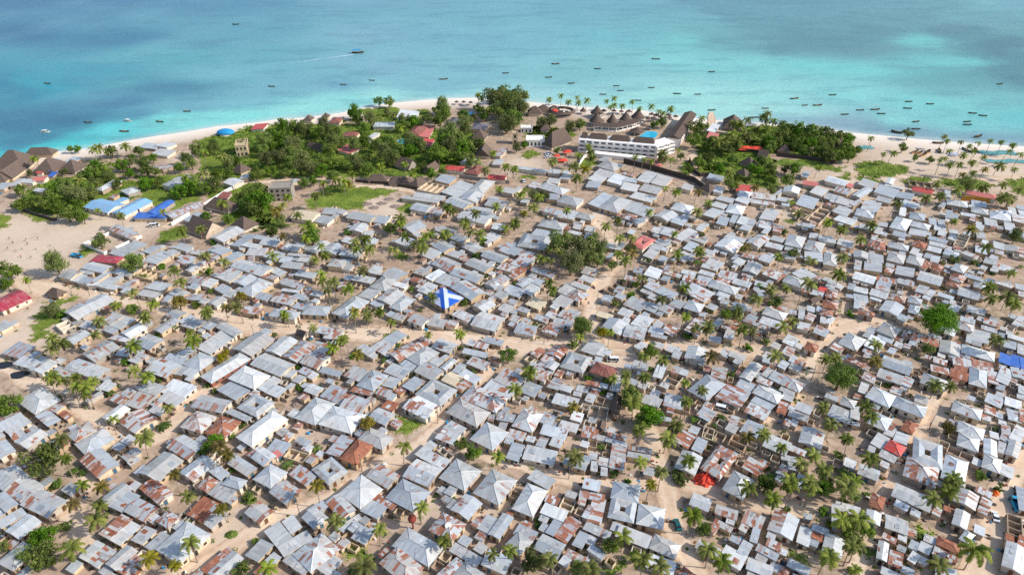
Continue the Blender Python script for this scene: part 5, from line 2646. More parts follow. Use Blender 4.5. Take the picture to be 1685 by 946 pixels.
# little lean-tos and walled yards squeezed against the houses wherever there is room
LANES = [smooth([W(*p_) for p_ in r[3]], 4.0) for r in ROADS]; LW = [r[1] for r in ROADS]
OCC = [(q['c'].x, q['c'].y, cos(q['rz']), sin(q['rz']), q['a'] / 2, q['b'] / 2) for q in B]
def free(x, y, m):
    for cx, cy, C, S, ha, hb in OCC:
        dx, dy = x - cx, y - cy
        if abs(dx) + abs(dy) < 50 and abs(dx * C + dy * S) < ha + m and abs(-dx * S + dy * C) < hb + m: return False
    for L_, w_ in zip(LANES, LW):
        for p_ in L_:
            if abs(p_.x - x) < w_ * .62 + 2.2 and abs(p_.y - y) < w_ * .62 + 2.2: return False
    return True
for q in list(B):
    if q['px'][1] < 330 or q['fl'] not in ('', 'l') or q['area'] < 120: continue
    for _ in range(4):
        s = random.choice((-1, 1)); sw, sd_ = random.uniform(1.9, 3.6), random.uniform(1.8, 3.0); ax = random.random() < .5; ha, hb = q['a'] / 2, q['b'] / 2; gap = random.choice((0.05, .05, .8))
        lx, ly = (random.uniform(-.7, .7) * ha, s * (hb + sd_ / 2 + gap)) if ax else (s * (ha + sw / 2 + gap), random.uniform(-.7, .7) * hb); C, S = cos(q['rz']), sin(q['rz']); x, y = q['c'].x + lx * C - ly * S, q['c'].y + lx * S + ly * C
        f_ = lambda u, v: (x + u * C - v * S, y + u * S + v * C)
        ok = all(free(*f_(u, v), -.05 if gap < .1 and (u, v) == (0, 0) else .0) for u, v in ((0, 0), (sw / 2, 0), (-sw / 2, 0), (0, sd_ / 2), (0, -sd_ / 2)) if not (gap < .1 and ((ax and u == 0 and v * s < 0) or (not ax and v == 0 and u * s < 0))))
        if not ok: continue
        MASS.X = Matrix.Translation((x, y, 0)) @ Matrix.Rotation(q['rz'] + random.uniform(-.05, .05), 4, 'Z'); wt_ = random.choice(WALLS); e = random.uniform(1.65, 2.2)
        if random.random() < .62:
            hs, tri = roof_faces(MASS, 's', sw, sd_, e, .1, 'tin', (random.choice((.15, .2, .35, .5, .7)), random.uniform(.42, .72), random.random()), .2, random.choice((-1, 1)), 1); wall_faces(MASS, sw, sd_, hs, tri, 'wall', wt_)
        else:
            for cx, cy, dx, dy in ((0, -sd_ / 2, sw, .18), (0, sd_ / 2, sw, .18), (-sw / 2, 0, .18, sd_ - .2), (sw / 2, 0, .18, sd_ - .2)): MASS.box((cx, cy, .75), (dx, dy, random.uniform(1.5, 1.75)), 'wall', wt_)
        OCC.append((x, y, C, S, sw / 2, sd_ / 2))
MASS.X = None
tag(link('distant_sheds', MASS.mesh('distant_sheds')), 'smaller tin-roofed sheds, lean-tos and walled yards packed between the village houses', 'sheds', None, 'stuff')
# ================================================================ PLANTS
def frond_mesh(seed, m, n=19):
    "coconut crown of radius 1: arching feather fronds, younger ones upright, old ones hanging"
    R = random.Random(seed); A = Acc(); m0 = m
    for i in range(n):
        az = i * 2.399 + R.uniform(-.2, .2); el = radians(62 - 88 * i / n + R.uniform(-8, 8)); L = R.uniform(0.85, 1.1) * (0.75 + 0.25 * min(1, i / 5)); tone = (R.random(), 0, 0); m = m0 if i < n - 2 or R.random() < .35 else 'palmdead'
        pts = []; p = Vector((0, 0, 0)); e = el
        for k in range(8):
            pts.append(p.copy()); e -= 0.09 + 0.045 * k * (1.0 - 0.3 * sin(el)); st = L / 7 * 1.12
            p = p + Vector((cos(az) * cos(e), sin(az) * cos(e), sin(e))) * st
        side = Vector((-sin(az), cos(az), 0))
        for k in range(7):
            a, b = pts[k], pts[k + 1]; A.face([a - side * .012, a + side * .012, b + side * .009, b - side * .009], m, tone)
            for h in (0.0, 0.33, 0.66):
                q = a.lerp(b, h); t = (k + h) / 7; d = (b - a).normalized(); ln = 0.27 * (0.35 + 0.65 * sin(pi * min(1, t * 0.93 + .07)))
                if t < 0.06: continue
                for sg in (-1, 1):
                    tip = q + (side * sg * 0.86 + d * 0.42).normalized() * ln + Vector((0, 0, -ln * R.uniform(.1, .5)))
                    A.face([q - d * .035, q + d * .055, tip], m, (min(1, tone[0] * .7 + R.random() * .3), 0, 0))
    for k in range(4):
        a = R.uniform(0, 6.3); A.box((cos(a) * .06, sin(a) * .06, -.05), (.07, .07, .09), 'olive')
    return A.mesh('crown')
def ptrunk_mesh(seed, lean):
    R = random.Random(seed); A = Acc(); a = R.uniform(0, 6.3)
    pts = [(cos(a) * lean * t * t, sin(a) * lean * t * t, t) for t in (-0.03, .1, .25, .45, .65, .85, 1.0)]
    A.tube(pts, [.026, .02, .016, .0145, .0135, .0125, .012], 'palmtrunk', 7); return A.mesh('trunk'), Vector(pts[-1])
PCROWN = [frond_mesh(s, 'palm', n) for s, n in ((1, 15), (2, 17), (3, 14), (4, 16), (5, 18), (9, 11), (10, 21))]; PYEL = [frond_mesh(7, 'palmy', 17), frond_mesh(8, 'palmy', 15)]
PTRUNK = [ptrunk_mesh(s, l) for s, l in ((1, .04), (2, .1), (3, .18), (4, .02), (5, .13), (6, .25))]

def crown_mesh(seed, m, nl, per, size, flat, wisp=0.0, spiky=False):
    "crown of radius 1: leaf sprays scattered over many uneven boughs, with gaps between them"
    R = random.Random(seed); A = Acc(); lobes = []
    for i in range(nl):
        while 1:
            p = Vector((R.uniform(-1, 1), R.uniform(-1, 1), R.uniform(-.75, 1)))
            if 0.3 < p.length < 0.86: break
        lobes.append((Vector((p.x, p.y, p.z * flat)), R.uniform(.2, .4) * (1.15 - .3 * wisp), R.random()))
    lobes.append((Vector((0, 0, 0)), .5, .3))
    for c, r, tn in lobes:
        for k in range(per):
            d = Vector((R.gauss(0, 1), R.gauss(0, 1), R.gauss(0, 1) + .35)).normalized(); q = c + Vector((d.x, d.y, d.z * (flat * .5 + .5))) * r * R.uniform(.55, 1.08)
            if wisp and R.random() < wisp: q += d * R.uniform(0, .18)
            n = (d + Vector((R.uniform(-.8, .8), R.uniform(-.8, .8), R.uniform(-.3, .9)))).normalized(); x = n.cross(Vector((R.uniform(-1, 1), R.uniform(-1, 1), .3))).normalized(); y = n.cross(x); s = size * R.uniform(.6, 1.35); t = (min(1, max(0, tn * .6 + R.random() * .4)), 0, 0)
            if spiky: A.face([q - x * s * .4, q + x * s * .4, q + y * s * 1.9 + Vector((0, 0, s * R.uniform(-.6, .3)))], m, t)
            else:
                A.face([q - x * s, q - y * s * .55, q + x * s * .9 - n * s * .25, q + y * s * .6], m, t)
    return A
def ttrunk_mesh(seed, th):
    "tapered bole of height 1 with forking limbs above"
    R = random.Random(seed); A = Acc(); A.tube([(0, 0, -.05), (.02, .01, .3), (.03, -.02, .62), (.0, .02, 1.0)], [.1 * th, .075 * th, .06 * th, .045 * th], 'trunk', 8)
    for k in range(5):
        a = k * 1.257 + R.uniform(-.4, .4); z = R.uniform(.5, .9); r = R.uniform(.35, .6)
        A.tube([(0.02, 0, z), (cos(a) * r * .5, sin(a) * r * .5, z + .22), (cos(a) * r, sin(a) * r, z + .42)], [.045 * th, .03 * th, .012 * th], 'trunk', 5)
    return A.mesh('trunk')
TCROWN = {'leaf1': [crown_mesh(s, 'leaf1', 17, 56, .105, .72).mesh('crown') for s in (11, 12, 13, 14)], 'leaf2': [crown_mesh(s, 'leaf2', 22, 90, .1, 1.0, .35, True).mesh('crown') for s in (21, 22, 23)],
          'leaf3': [crown_mesh(s, 'leaf3', 24, 62, .092, .75).mesh('crown') for s in (31, 32)], 'big': [crown_mesh(s, 'leaf3', 52, 110, .05, .62).mesh('crown') for s in (41, 42)], 'flower': [crown_mesh(51, 'flower', 16, 60, .1, .8).mesh('crown')], 'olive': [crown_mesh(52, 'olive', 20, 62, .09, .85, .3).mesh('crown')]}
TTRUNK = [ttrunk_mesh(s, t) for s, t in ((1, 1.0), (2, 1.2), (3, .85))]
BUSH = [crown_mesh(s, m, 9, 46, .15, .7).mesh('bush') for s, m in ((61, 'leaf1'), (62, 'leaf3'), (63, 'leaf1'), (64, 'leaf3'))]
def banana_mesh(seed):
    R = random.Random(seed); A = Acc()
    for st in range(R.randrange(2, 4)):
        ox, oy = R.uniform(-.35, .35), R.uniform(-.35, .35); A.tube([(ox, oy, -.05), (ox, oy, .55)], [.06, .04], 'banana', 6)
        for i in range(8):
            az, el, L = i * 2.4 + R.random(), R.uniform(.5, 1.2), R.uniform(.6, .9); p = Vector((ox, oy, .5)); e = el; t = (R.random(), 0, 0); sd_ = Vector((-sin(az), cos(az), 0)); pr = None
            for k in range(6):
                w_ = .15 * sin(pi * (k + .6) / 6.4); cur = (p + sd_ * w_ + Vector((0, 0, -.03)), p.copy(), p - sd_ * w_ + Vector((0, 0, -.03)))
                if pr: A.face([pr[0], pr[1], cur[1], cur[0]], 'banana', t); A.face([pr[1], pr[2], cur[2], cur[1]], 'banana', t)
                pr = cur; e -= .36; p = p + Vector((cos(az) * cos(e), sin(az) * cos(e), sin(e))) * L / 5
    return A.mesh('banana_clump')
BANANA = [banana_mesh(s) for s in (1, 2, 3)]

def scaled(o, s): o.scale = (s, s, s) if isinstance(s, float) else s; return o
PALMS = [r for r in REC if r[0] == 'v' and r[1] in ('P', 'Py')]; plist = []
for r in PALMS:
    px, py, d = r[3]; beach = py < 262 and px > 840 or py < 165
    h = random.uniform(5.6, 10.2) if py > 300 else random.uniform(7.5, 10.0)
    c = W(px, py, h); D = max(3.9, d / scale_at(py, h) * 1.25)
    plist.append((d, r[1] == 'Py' or random.random() < .05, c, h, D, (px, py)))
plist.sort(key=lambda q: -q[0])
PM = []
for i, (d, yel, c, h, D, px) in enumerate(plist):
    tk, top = random.choice(PTRUNK); base = Vector((c.x - top.x * h, c.y - top.y * h, 0)); az = random.uniform(0, 6.3)
    if shore_d(base.x, base.y) < 2: base.y = float(np.interp(base.x, SX, SY)) - 4
    top2 = Vector((base.x + top.x * h, base.y + top.y * h, h))
    if i >= 300: PM.append((tk, base, h, random.choice(PYEL if yel else PCROWN), top2, D / 2)); continue
    o = thing('coconut_palm', '', 'palm tree', base, 0, 'coconut palms of the village and beach')
    scaled(link('trunk', tk, o, (0, 0, 0)), (h, h, h)); scaled(link('crown', random.choice(PYEL if yel else PCROWN), o, top2 - base, az), D / 2)
    lean = hypot(top.x, top.y)
    LAB.append((o, ('tall ' if h > 8.6 else 'short ' if h < 6.6 else '') + ('leaning ' if lean > .12 else '') + 'coconut palm' + (' with yellowing fronds' if yel else ''), 'palm', px, 0))
if PM:
    V, F, MI = [], [], []; off = 0; T = []; mats = ['palmtrunk', 'palm', 'palmy', 'olive', 'palmdead']
    for tk, base, h, cr, top2, rad in PM:
        for me, o_, s_ in ((tk, base, h), (cr, top2, rad)):
            n = len(me.vertices); co = np.empty(n * 3, np.float32); me.vertices.foreach_get('co', co); V.append(co.reshape(-1, 3) * s_ + np.array(o_))
            F.extend([[v + off for v in p.vertices] for p in me.polygons]); nm = [mats.index([k for k, v in M.items() if v == m][0]) for m in me.materials]; MI.extend([nm[p.material_index] for p in me.polygons])
            cl = np.empty(len(me.loops) * 4, np.float32); me.color_attributes['tone'].data.foreach_get('color', cl); T.append(cl); off += n
    me = bpy.data.meshes.new('distant_palms'); me.from_pydata(np.concatenate(V).tolist(), [], F)
    for m in mats: me.materials.append(M[m])
    me.polygons.foreach_set('material_index', MI); me.color_attributes.new('tone', 'FLOAT_COLOR', 'CORNER').data.foreach_set('color', np.concatenate(T)); me.update()
    tag(link('distant_palms', me), 'smallest of the coconut palms along the beach and between the far houses', 'palms', None, 'stuff')

def add_tree(px, py, d, kind, words, nm='broadleaf_tree', group='broadleaf trees', cat='tree', zc=None):
    s = scale_at(py); D = max(2.2, d / s * (1.04 if py > 300 else .93)); tall = kind == 'leaf2'
    th = D * (.5 if not tall else .62) + .6; c = W(px, py, th); base = Vector((c.x, c.y, 0))
    if shore_d(base.x, base.y) < 2: base.y = float(np.interp(base.x, SX, SY)) - 4
    o = thing(nm, '', cat, base, random.uniform(0, 6.3), group); z = th / .95
    scaled(link('trunk', random.choice(TTRUNK), o, (0, 0, 0)), (min(th, D * .5), min(th, D * .5), th * .95))
    scaled(link('crown', random.choice(TCROWN[kind]), o, (0, 0, th)), (D / 2 * random.uniform(.95, 1.08), D / 2, D / 2 * random.uniform(.92, 1.15) * (1.1 if tall else 1)))
    LAB.append((o, words, 'tree', (px, py), 0)); return o
nT = 0
for r in REC:
    if r[0] != 'v': continue
    k, (px, py, d) = r[1], r[3]
    if k == 'T':
        q = random.random(); far = py < 300
        if 880 < px < 1000 and 380 < py < 440: q = random.choice((.1, .1, .5)); d *= 1.25
        if px > 1130 and far and q < .36: q += .45
        if q < (.36 if far else .3): add_tree(px, py, d, 'leaf2', 'feathery grey-green casuarina tree', 'casuarina_tree', 'casuarina trees')
        elif q < .74: add_tree(px, py, d, 'leaf1', 'dark green broadleaf tree')
        else: add_tree(px, py, d, 'leaf3', 'bright green broadleaf tree')
    elif k == 'M': add_tree(px, py, d * (.84 if d > 50 else 1.04), 'big', {True: 'huge dark green spreading mango tree', False: 'bright green round mango tree'}[d > 50], 'mango_tree', 'big round mango trees')
    elif k == 'Y': add_tree(px, py, d * 1.05, 'flower', 'yellow-green flowering tree', 'flowering_tree', 'yellow flowering trees')
    elif k == 'O': add_tree(px, py, d, 'olive', 'olive-yellow round tree', 'flowering_tree', 'yellow flowering trees')
    elif k == 'B':
        s = scale_at(py); R_ = max(.8, d / s / 2); c = W(px, py, R_ * .5); o = tag(link('bush', random.choice(BUSH), None, (c.x, c.y, R_ * .5), random.uniform(0, 6.3)), None, 'bush', 'green bushes between the houses'); scaled(o, (R_, R_, R_ * .9)); LAB.append((o, ('large ' if R_ > 2.2 else 'small ' if R_ < 1.2 else '') + 'green bush', 'bush', (px, py), 0))
    elif k == 'N':
        s = scale_at(py); R_ = max(1.0, d / s / 2 * 1.05); c = W(px, py, R_ * .6); o = tag(link('banana_plant', random.choice(BANANA), None, (c.x, c.y, 0), random.uniform(0, 6.3)), None, 'banana plant', 'banana plants in the yards'); scaled(o, (R_ * 1.1, R_ * 1.1, R_ * 1.1)); LAB.append((o, ('large ' if R_ > 1.9 else 'small ' if R_ < 1.2 else '') + 'clump of broad-leaved banana plants', 'banana', (px, py), 0))
# thickets of the resort gardens: undergrowth that fills the ground between the trees
THICK = [[(35, 318), (75, 300), (150, 285), (160, 330), (150, 352), (100, 352), (30, 338)], [(100, 275), (160, 262), (240, 280), (230, 330), (160, 310)], [(320, 232), (420, 205), (520, 205), (560, 235), (640, 260), (720, 262), (730, 280), (640, 285), (560, 285), (450, 290), (380, 278)], [(340, 320), (430, 300), (450, 360), (420, 370), (380, 360)], [(560, 200), (640, 180), (690, 210), (780, 215), (780, 275), (690, 265), (600, 245)], [(1145, 215), (1220, 230), (1270, 260), (1280, 310), (1220, 300), (1150, 275)], [(1190, 215), (1260, 205), (1400, 222), (1405, 262), (1330, 262), (1260, 250)]]
A = Acc()
for poly in THICK:
    P = [(q.x, q.y) for q in (W(*p) for p in poly)]; x0, x1 = min(p[0] for p in P), max(p[0] for p in P); y0, y1 = min(p[1] for p in P), max(p[1] for p in P)
    for _ in range(int((x1 - x0) * (y1 - y0) / 9)):
        x, y = random.uniform(x0, x1), random.uniform(y0, y1)
        if not inside(P, x, y): continue
        r = random.uniform(.8, 2.0); tn = random.random()
        for k in range(13):
            d = Vector((random.gauss(0, 1), random.gauss(0, 1), abs(random.gauss(0, 1)))).normalized(); q = Vector((x, y, .1)) + Vector((d.x, d.y, d.z * .8)) * r * random.uniform(.5, 1); n = (d + Vector((random.uniform(-.7, .7), random.uniform(-.7, .7), .4))).normalized(); u = n.cross(Vector((random.uniform(-1, 1), random.uniform(-1, 1), .2))).normalized(); v = n.cross(u); s = random.uniform(.3, .65)
            A.face([q - u * s, q - v * s * .6, q + u * s, q + v * s * .6], 'leaf1' if tn < .6 else 'leaf3', (min(1, tn * .5 + random.random() * .5), 0, 0))
tag(link('undergrowth', A.mesh('undergrowth')), 'dense green undergrowth filling the resort gardens beneath the trees', 'undergrowth', None, 'stuff')

# low scrub and weeds of the yards and verges
A = Acc()
for q in B:
    if q['px'][1] < 285: continue
    for _ in range(random.choice((0, 1, 1, 2, 3, 4))):
        s = random.choice((-1, 1)); u = random.uniform(-.8, .8); ex = random.uniform(.5, 2.2)
        lx, ly = (u * q['a'], s * (q['b'] / 2 + ex)) if random.random() < .5 else (s * (q['a'] / 2 + ex), u * q['b']); x = q['c'].x + lx * cos(q['rz']) - ly * sin(q['rz']); y = q['c'].y + lx * sin(q['rz']) + ly * cos(q['rz']); r = random.uniform(.4, 1.3); tn = random.random()
        for k in range(26):
            d = Vector((random.gauss(0, 1), random.gauss(0, 1), abs(random.gauss(0, .8)))).normalized(); v = Vector((x, y, .05)) + Vector((d.x, d.y, d.z * .8)) * r * random.uniform(.3, 1); n = (d + Vector((random.uniform(-.7, .7), random.uniform(-.7, .7), .5))).normalized(); e1 = n.cross(Vector((random.uniform(-1, 1), random.uniform(-1, 1), .2))).normalized(); e2 = n.cross(e1); s_ = random.uniform(.14, .34)
            A.face([v - e1 * s_, v - e2 * s_ * .6, v + e1 * s_, v + e2 * s_ * .6], 'leaf3' if tn < .55 else 'leaf1', (min(1, tn * .5 + random.random() * .5), 0, 0))
tag(link('scrub', A.mesh('scrub')), 'low green weeds and scrub growing along yards and house walls', 'scrub', None, 'stuff')
# ================================================================ RESORTS, VEHICLES, ODDMENTS
HZ = lambda x, y, z=0.0: W(920 + x / 6.018, 150 + y / 6.018, z)       # from the survey sheet of the big hotel
def put(o, label, cat, group=None): return tag(o, label, cat, group)
def seg_box(A, p, q, depth, z0, z1, m, tone=(.6, .6, .6)):
    "upright slab on the line p-q, growing away from the viewer by depth"
    d = (q - p); L = d.length; d = d / L; n = Vector((-d.y, d.x, 0)); c = (p + q) / 2 + n * depth / 2
    A.box((c.x, c.y, (z0 + z1) / 2), (L, abs(depth), z1 - z0), m, tone, atan2(d.y, d.x))
# --- long white hotel: three storeys of balconies, dark thatch along the top
p0, p1, p2, p3 = HZ(187, 602), HZ(950, 668), HZ(1128, 612), HZ(1318, 345)
root = thing('hotel', 'long three-storey white hotel with rows of balconies and thatched roof edge', 'hotel', ((p0 + p1) / 2)); o_ = root.location
def hwing(p, q, depth, name, floors=3, fh=2.7):
    L = lambda v: v - o_
    A = Acc(); seg_box(A, L(p), L(q), depth, 0, fh * floors + .3, 'whitewash'); part(name, A, root)
    d = (q - p); n = d.length; d = d / n; out = Vector((d.y, -d.x, 0)); k = max(2, int(n / 4.3)); ang = atan2(d.y, d.x)
    A = Acc(); A.box((0, 0, 0), (n / k * .5, .1, .75), 'window'); wm = A.mesh('window')
    for f in range(floors):
        for i in range(k): link('window', wm, root, L(p) + d * ((i + .5) * n / k) + out * .04 + Vector((0, 0, fh * f + 1.9)), ang)
        A = Acc()
        a_, b_ = L(p) + out * .9, L(q) + out * .9; c = (a_ + b_) / 2
        A.box((c.x, c.y, fh * f + .82), (n, .12, 1.1), 'whitewash', rz=ang); A.box((c.x - out.x * .45, c.y - out.y * .45, fh * f + .26), (n, .86, .14), 'whitewash', rz=ang)
        for i in range(k + 1):
            c = L(p) + d * (i * n / k) + out * .46; A.box((c.x, c.y, fh * f + fh / 2), (.2, .8, fh - .1), 'whitewash', rz=ang)
        part('balcony_row', A, root)
    return d, out
hwing(p0, p1, 10, 'main_wing'); hwing(p1 + Vector((.6, .4, 0)), p2, 9, 'corner_wing', 3, 2.5)
d = (p1 - p0).normalized(); n_ = Vector((-d.y, d.x, 0)); L0 = (p1 - p0).length
for s0, s1 in ((.02, .1), (.12, .36), (.4, .66), (.7, .97)):
    A = Acc(); a, b = p0 - o_ + d * L0 * s0, p0 - o_ + d * L0 * s1
    q = [a + n_ * 3, b + n_ * 3, b + n_ * 9.6, a + n_ * 9.6]; rd = [(a + b) / 2 + n_ * 6.3 - d * (b - a).length * .38, (a + b) / 2 + n_ * 6.3 + d * (b - a).length * .38]
    up = lambda v, z: (v.x, v.y, z)
    A.face([up(q[0], 8.5), up(q[1], 8.5), up(rd[1], 11.4), up(rd[0], 11.4)], 'thatch', (.35, .35, .5)); A.face([up(q[2], 8.5), up(q[3], 8.5), up(rd[0], 11.4), up(rd[1], 11.4)], 'thatch', (.35, .35, .5)); A.face([up(q[1], 8.5), up(q[2], 8.5), up(rd[1], 11.4)], 'thatch', (.35, .35, .5)); A.face([up(q[3], 8.5), up(q[0], 8.5), up(rd[0], 11.4)], 'thatch', (.35, .35, .5))
    part('thatched_roof', A, root)
A = Acc(); seg_box(A, HZ(335, 655) - o_, HZ(850, 712) - o_, 5, 0, 2.6, 'whitewash'); part('lower_terrace', A, root)
LAB.append((root, None, '', PX(o_), 9))
a, b = HZ(1125, 550), HZ(1290, 300); root = thing('thatched_wing', 'long thatched hotel wing running from the white hotel to the beach', 'hotel wing', (a + b) / 2); d = (b - a); n = d.length; d /= n; A = Acc(); ang = atan2(d.y, d.x)
A.box((0, 0, 2.9), (n, 8, 5.8), 'whitewash', rz=ang); part('wall', A, root); A = Acc(Matrix.Rotation(ang, 4, 'Z')); roof_faces(A, 'g', n, 8, 5.85, .42, 'thatch', (.4, .4, .2), .5); part('thatched_roof', A, root)
A = Acc(); A.box((0, 0, 0), (2.2, .08, 1.2), 'window'); wm = A.mesh('window')
for f in (0, 1):
    k = int(n / 4.5)
    for i in range(k): c = d * ((i + .5) * n / k - n / 2) + Vector((d.y, -d.x, 0)) * 4.03; link('window', wm, root, (c.x, c.y, 1.5 + 2.7 * f), ang)
# --- thatched round towers of the hotel restaurant, with the curved terrace before them
def cone(A, c, r, z0, z1, m, n=18, tone=(.5, .5, .5), sag=.0):
    rings = [(1.0, 0), (.62, .33), (.3, .66), (.03, 1.0)]
    P = [[(c[0] + r * f * cos(2 * pi * k / n), c[1] + r * f * sin(2 * pi * k / n), z0 + (z1 - z0) * (t - sag * sin(pi * t))) for k in range(n)] for f, t in rings]
    for i in range(3):
        for k in range(n):
            j = (k + 1) % n; h0, h1 = rings[i][1] * r * 1.4, rings[i + 1][1] * r * 1.4; A.face([P[i][k], P[i][j], P[i + 1][j], P[i + 1][k]], m, tone, [(k * r * .35, h0), (k * r * .35 + r * .35, h0), (k * r * .35 + r * .35, h1), (k * r * .35, h1)])
    A.face(P[0][::-1], m, tone)
for x, y, rp, ap, words in ((372, 258, 66, 92, 'tallest back cone-roofed tower of the hotel restaurant'), (368, 338, 74, 100, 'leftmost wide cone-roofed tower of the hotel restaurant'), (522, 345, 58, 108, 'reddish narrow cone-roofed tower of the hotel restaurant'), (655, 322, 62, 100, 'middle cone-roofed tower of the hotel restaurant'), (775, 300, 70, 104, 'rightmost cone-roofed tower of the hotel restaurant')):
    c = HZ(x, y); s = scale_at(150 + y / 6.018) * 6.018; r = rp / s; hh = ap * .78 / s / .93; root = thing('cone_tower', words, 'thatched tower', c, 0, 'cone-roofed towers of the hotel restaurant')
    A = Acc(); A.tube([(0, 0, 0), (0, 0, 3.3)], [r * .82] * 2, 'whitewash', 18); part('round_wall', A, root); A = Acc(); cone(A, (0, 0), r, 3.2, 3.2 + hh, 'thatch', 18, (.55, .5, .3)); part('cone_roof', A, root)
    A = Acc(); A.box((0, 0, 0), (.9, .12, 1.4), 'window'); wm = A.mesh('window')
    for k in range(7): t = -pi / 2 + (k - 3) * .42; link('window', wm, root, (cos(t) * r * .83, sin(t) * r * .83, 1.4), t + pi / 2)
T_ = [HZ(345, 395), HZ(420, 398), HZ(520, 405), HZ(600, 402), (HZ(650, 388)), HZ(720, 372), HZ(800, 345)]; C_ = smooth(T_, 2.0); root = thing('restaurant_terrace', 'curved white terrace with dark flat thatch before the cone towers', 'restaurant', C_[len(C_) // 2]); o_ = root.location
A, A2, A3 = Acc(), Acc(), Acc()
for k in range(len(C_) - 1):
    p, q = C_[k] - o_, C_[k + 1] - o_; d = (q - p).normalized(); n = Vector((-d.y, d.x, 0)); z = Vector((0, 0, 1))
    A.face([p - n * .5 + z * 3.3, q - n * .5 + z * 3.3, q + n * 5.5 + z * 4.3, p + n * 5.5 + z * 4.3], 'thatch', (.3, .3, .5)); A.face([p - n * .5 + z * 3.1, q - n * .5 + z * 3.1, q - n * .5 + z * 3.3, p - n * .5 + z * 3.3], 'whitewash')
    A2.face([p, q, q + z * 1.2, p + z * 1.2], 'whitewash'); A2.face([p + n * 4, q + n * 4, q + n * 4 + z * 3.6, p + n * 4 + z * 3.6], 'whitewash')
    if k % 2 == 0: A3.box((p.x, p.y, 1.6), (.45, .45, 3.2), 'whitewash', rz=atan2(d.y, d.x))
part('roof', A, root); part('wall', A2, root); part('column', A3, root)
# --- pools
def pool(pts, label):
    P = [p for p in pts]; c = sum(P, Vector()) / len(P); root = thing('swimming_pool', label, 'pool', c); A = Acc(); A2 = Acc(); P = smooth([p - c for p in P + P[:1]], 1.0)[:-1]
    A.face([(p.x, p.y, .12) for p in P], 'pool'); part('pool_basin', A, root)
    for i in range(len(P)):
        p, q = P[i - 1], P[i]; A2.face([(p.x, p.y, .16), (q.x, q.y, .16), (q.x * 1.14, q.y * 1.14, .16), (p.x * 1.14, p.y * 1.14, .16)][::-1], 'block'); A2.face([(p.x * 1.14, p.y * 1.14, 0), (q.x * 1.14, q.y * 1.14, 0), (q.x * 1.14, q.y * 1.14, .16), (p.x * 1.14, p.y * 1.14, .16)], 'block')
    part('pool_edge', A2, root)
pool([HZ(795, 480), HZ(785, 455), HZ(835, 425), HZ(855, 405), HZ(940, 402), HZ(975, 422), HZ(960, 455), HZ(915, 484), HZ(850, 490)], 'large turquoise swimming pool behind the long white hotel')
T4 = lambda x, y, z=0.0: W(420 + x / 3.9186, 120 + y / 3.9186, z)
pool([T4(915, 440), T4(935, 428), T4(965, 430), T4(980, 445), T4(960, 458), T4(930, 456)], 'small blue swimming pool among the villa gardens'); pool([T4(1352, 255), T4(1400, 252), T4(1420, 262), T4(1400, 275), T4(1355, 272)], 'pale blue swimming pool beside the beach')
# --- big pyramid hall and its white arcade
H5 = lambda x, y, z=0.0: W(840 + x / 5.914, 150 + y / 5.914, z)
c, rz, a, b = rect(H5(318, 548), H5(400, 578), H5(598, 508)); root = thing('thatched_hall', 'huge steep thatched hall beside the roundabout', 'thatched hall', (c.x, c.y, 0), rz); A = Acc(); wall_faces(A, a - 1, b - 1, [2.2] * 4, [], 'wall', WALLS[7]); part('wall', A, root)
A = Acc(); roof_faces(A, 'h', a, b, 2.0, 2.1, 'thatch', (.6, .55, .4), .5); part('thatched_roof', A, root)
def white_block(p, q, depth, h, words, nm='white_building', win=3, m='whitewash', floors=1, cat='building', roofm=None):
    root = thing(nm, words, cat, (p + q) / 2); A = Acc(); o = root.location; seg_box(A, p - o, q - o, depth, 0, h, m); part('wall', A, root)
    d = (q - p); n = d.length; d /= n; out = Vector((d.y, -d.x, 0)); ang = atan2(d.y, d.x)
    for f in range(floors):
        A = Acc(); fh = h / floors; A.box((0, 0, 0), (n / win * .42, .08, fh * .5), 'window'); wm = A.mesh('window')
        for i in range(win): c = p - o + d * ((i + .5) * n / win) + out * .03; link('window', wm, root, (c.x, c.y, fh * f + fh * .48), ang)
    A = Acc(); nn = Vector((-d.y, d.x, 0)); c = nn * depth / 2
    for dx, dy, sx, sy in ((0, -depth / 2, n + .3, .3), (0, depth / 2, n + .3, .3), (-n / 2, 0, .3, depth - .3), (n / 2, 0, .3, depth - .3)):
        e = d * dx + nn * dy + c; A.box((e.x, e.y, h + .25), (sx, sy, .55), m, rz=ang)
    if roofm: A.box((c.x, c.y, h + .12), (n - .4, depth - .4, .2), roofm, rz=ang)
    part('parapet', A, root); return root
white_block(H5(155, 545), H5(330, 545), 9, 4.4, 'white arcade building with dark arches beside the huge thatched hall', win=5)
white_block(H5(100, 408), H5(210, 410), 6, 3.4, 'low white building behind the arcade near tall dark trees', win=3)
white_block(H5(20, 520), H5(70, 520), 5, 7.5, 'narrow cream two-storey block left of the roundabout', win=1, floors=2, m='block')
T6 = lambda x, y, z=0.0: W(281 + x / 5.986, 230 + y / 5.986, z)
white_block(T6(990, 612), T6(1205, 602), 9, 7.8, 'grey concrete three-storey unfinished block at the grove edge', 'concrete_building', 4, 'concrete', 3)
white_block(T6(655, 175), T6(768, 165), 12, 7.5, 'sand-coloured two-storey shell with open floors in the grove', 'unfinished_building', 3, 'block', 2)
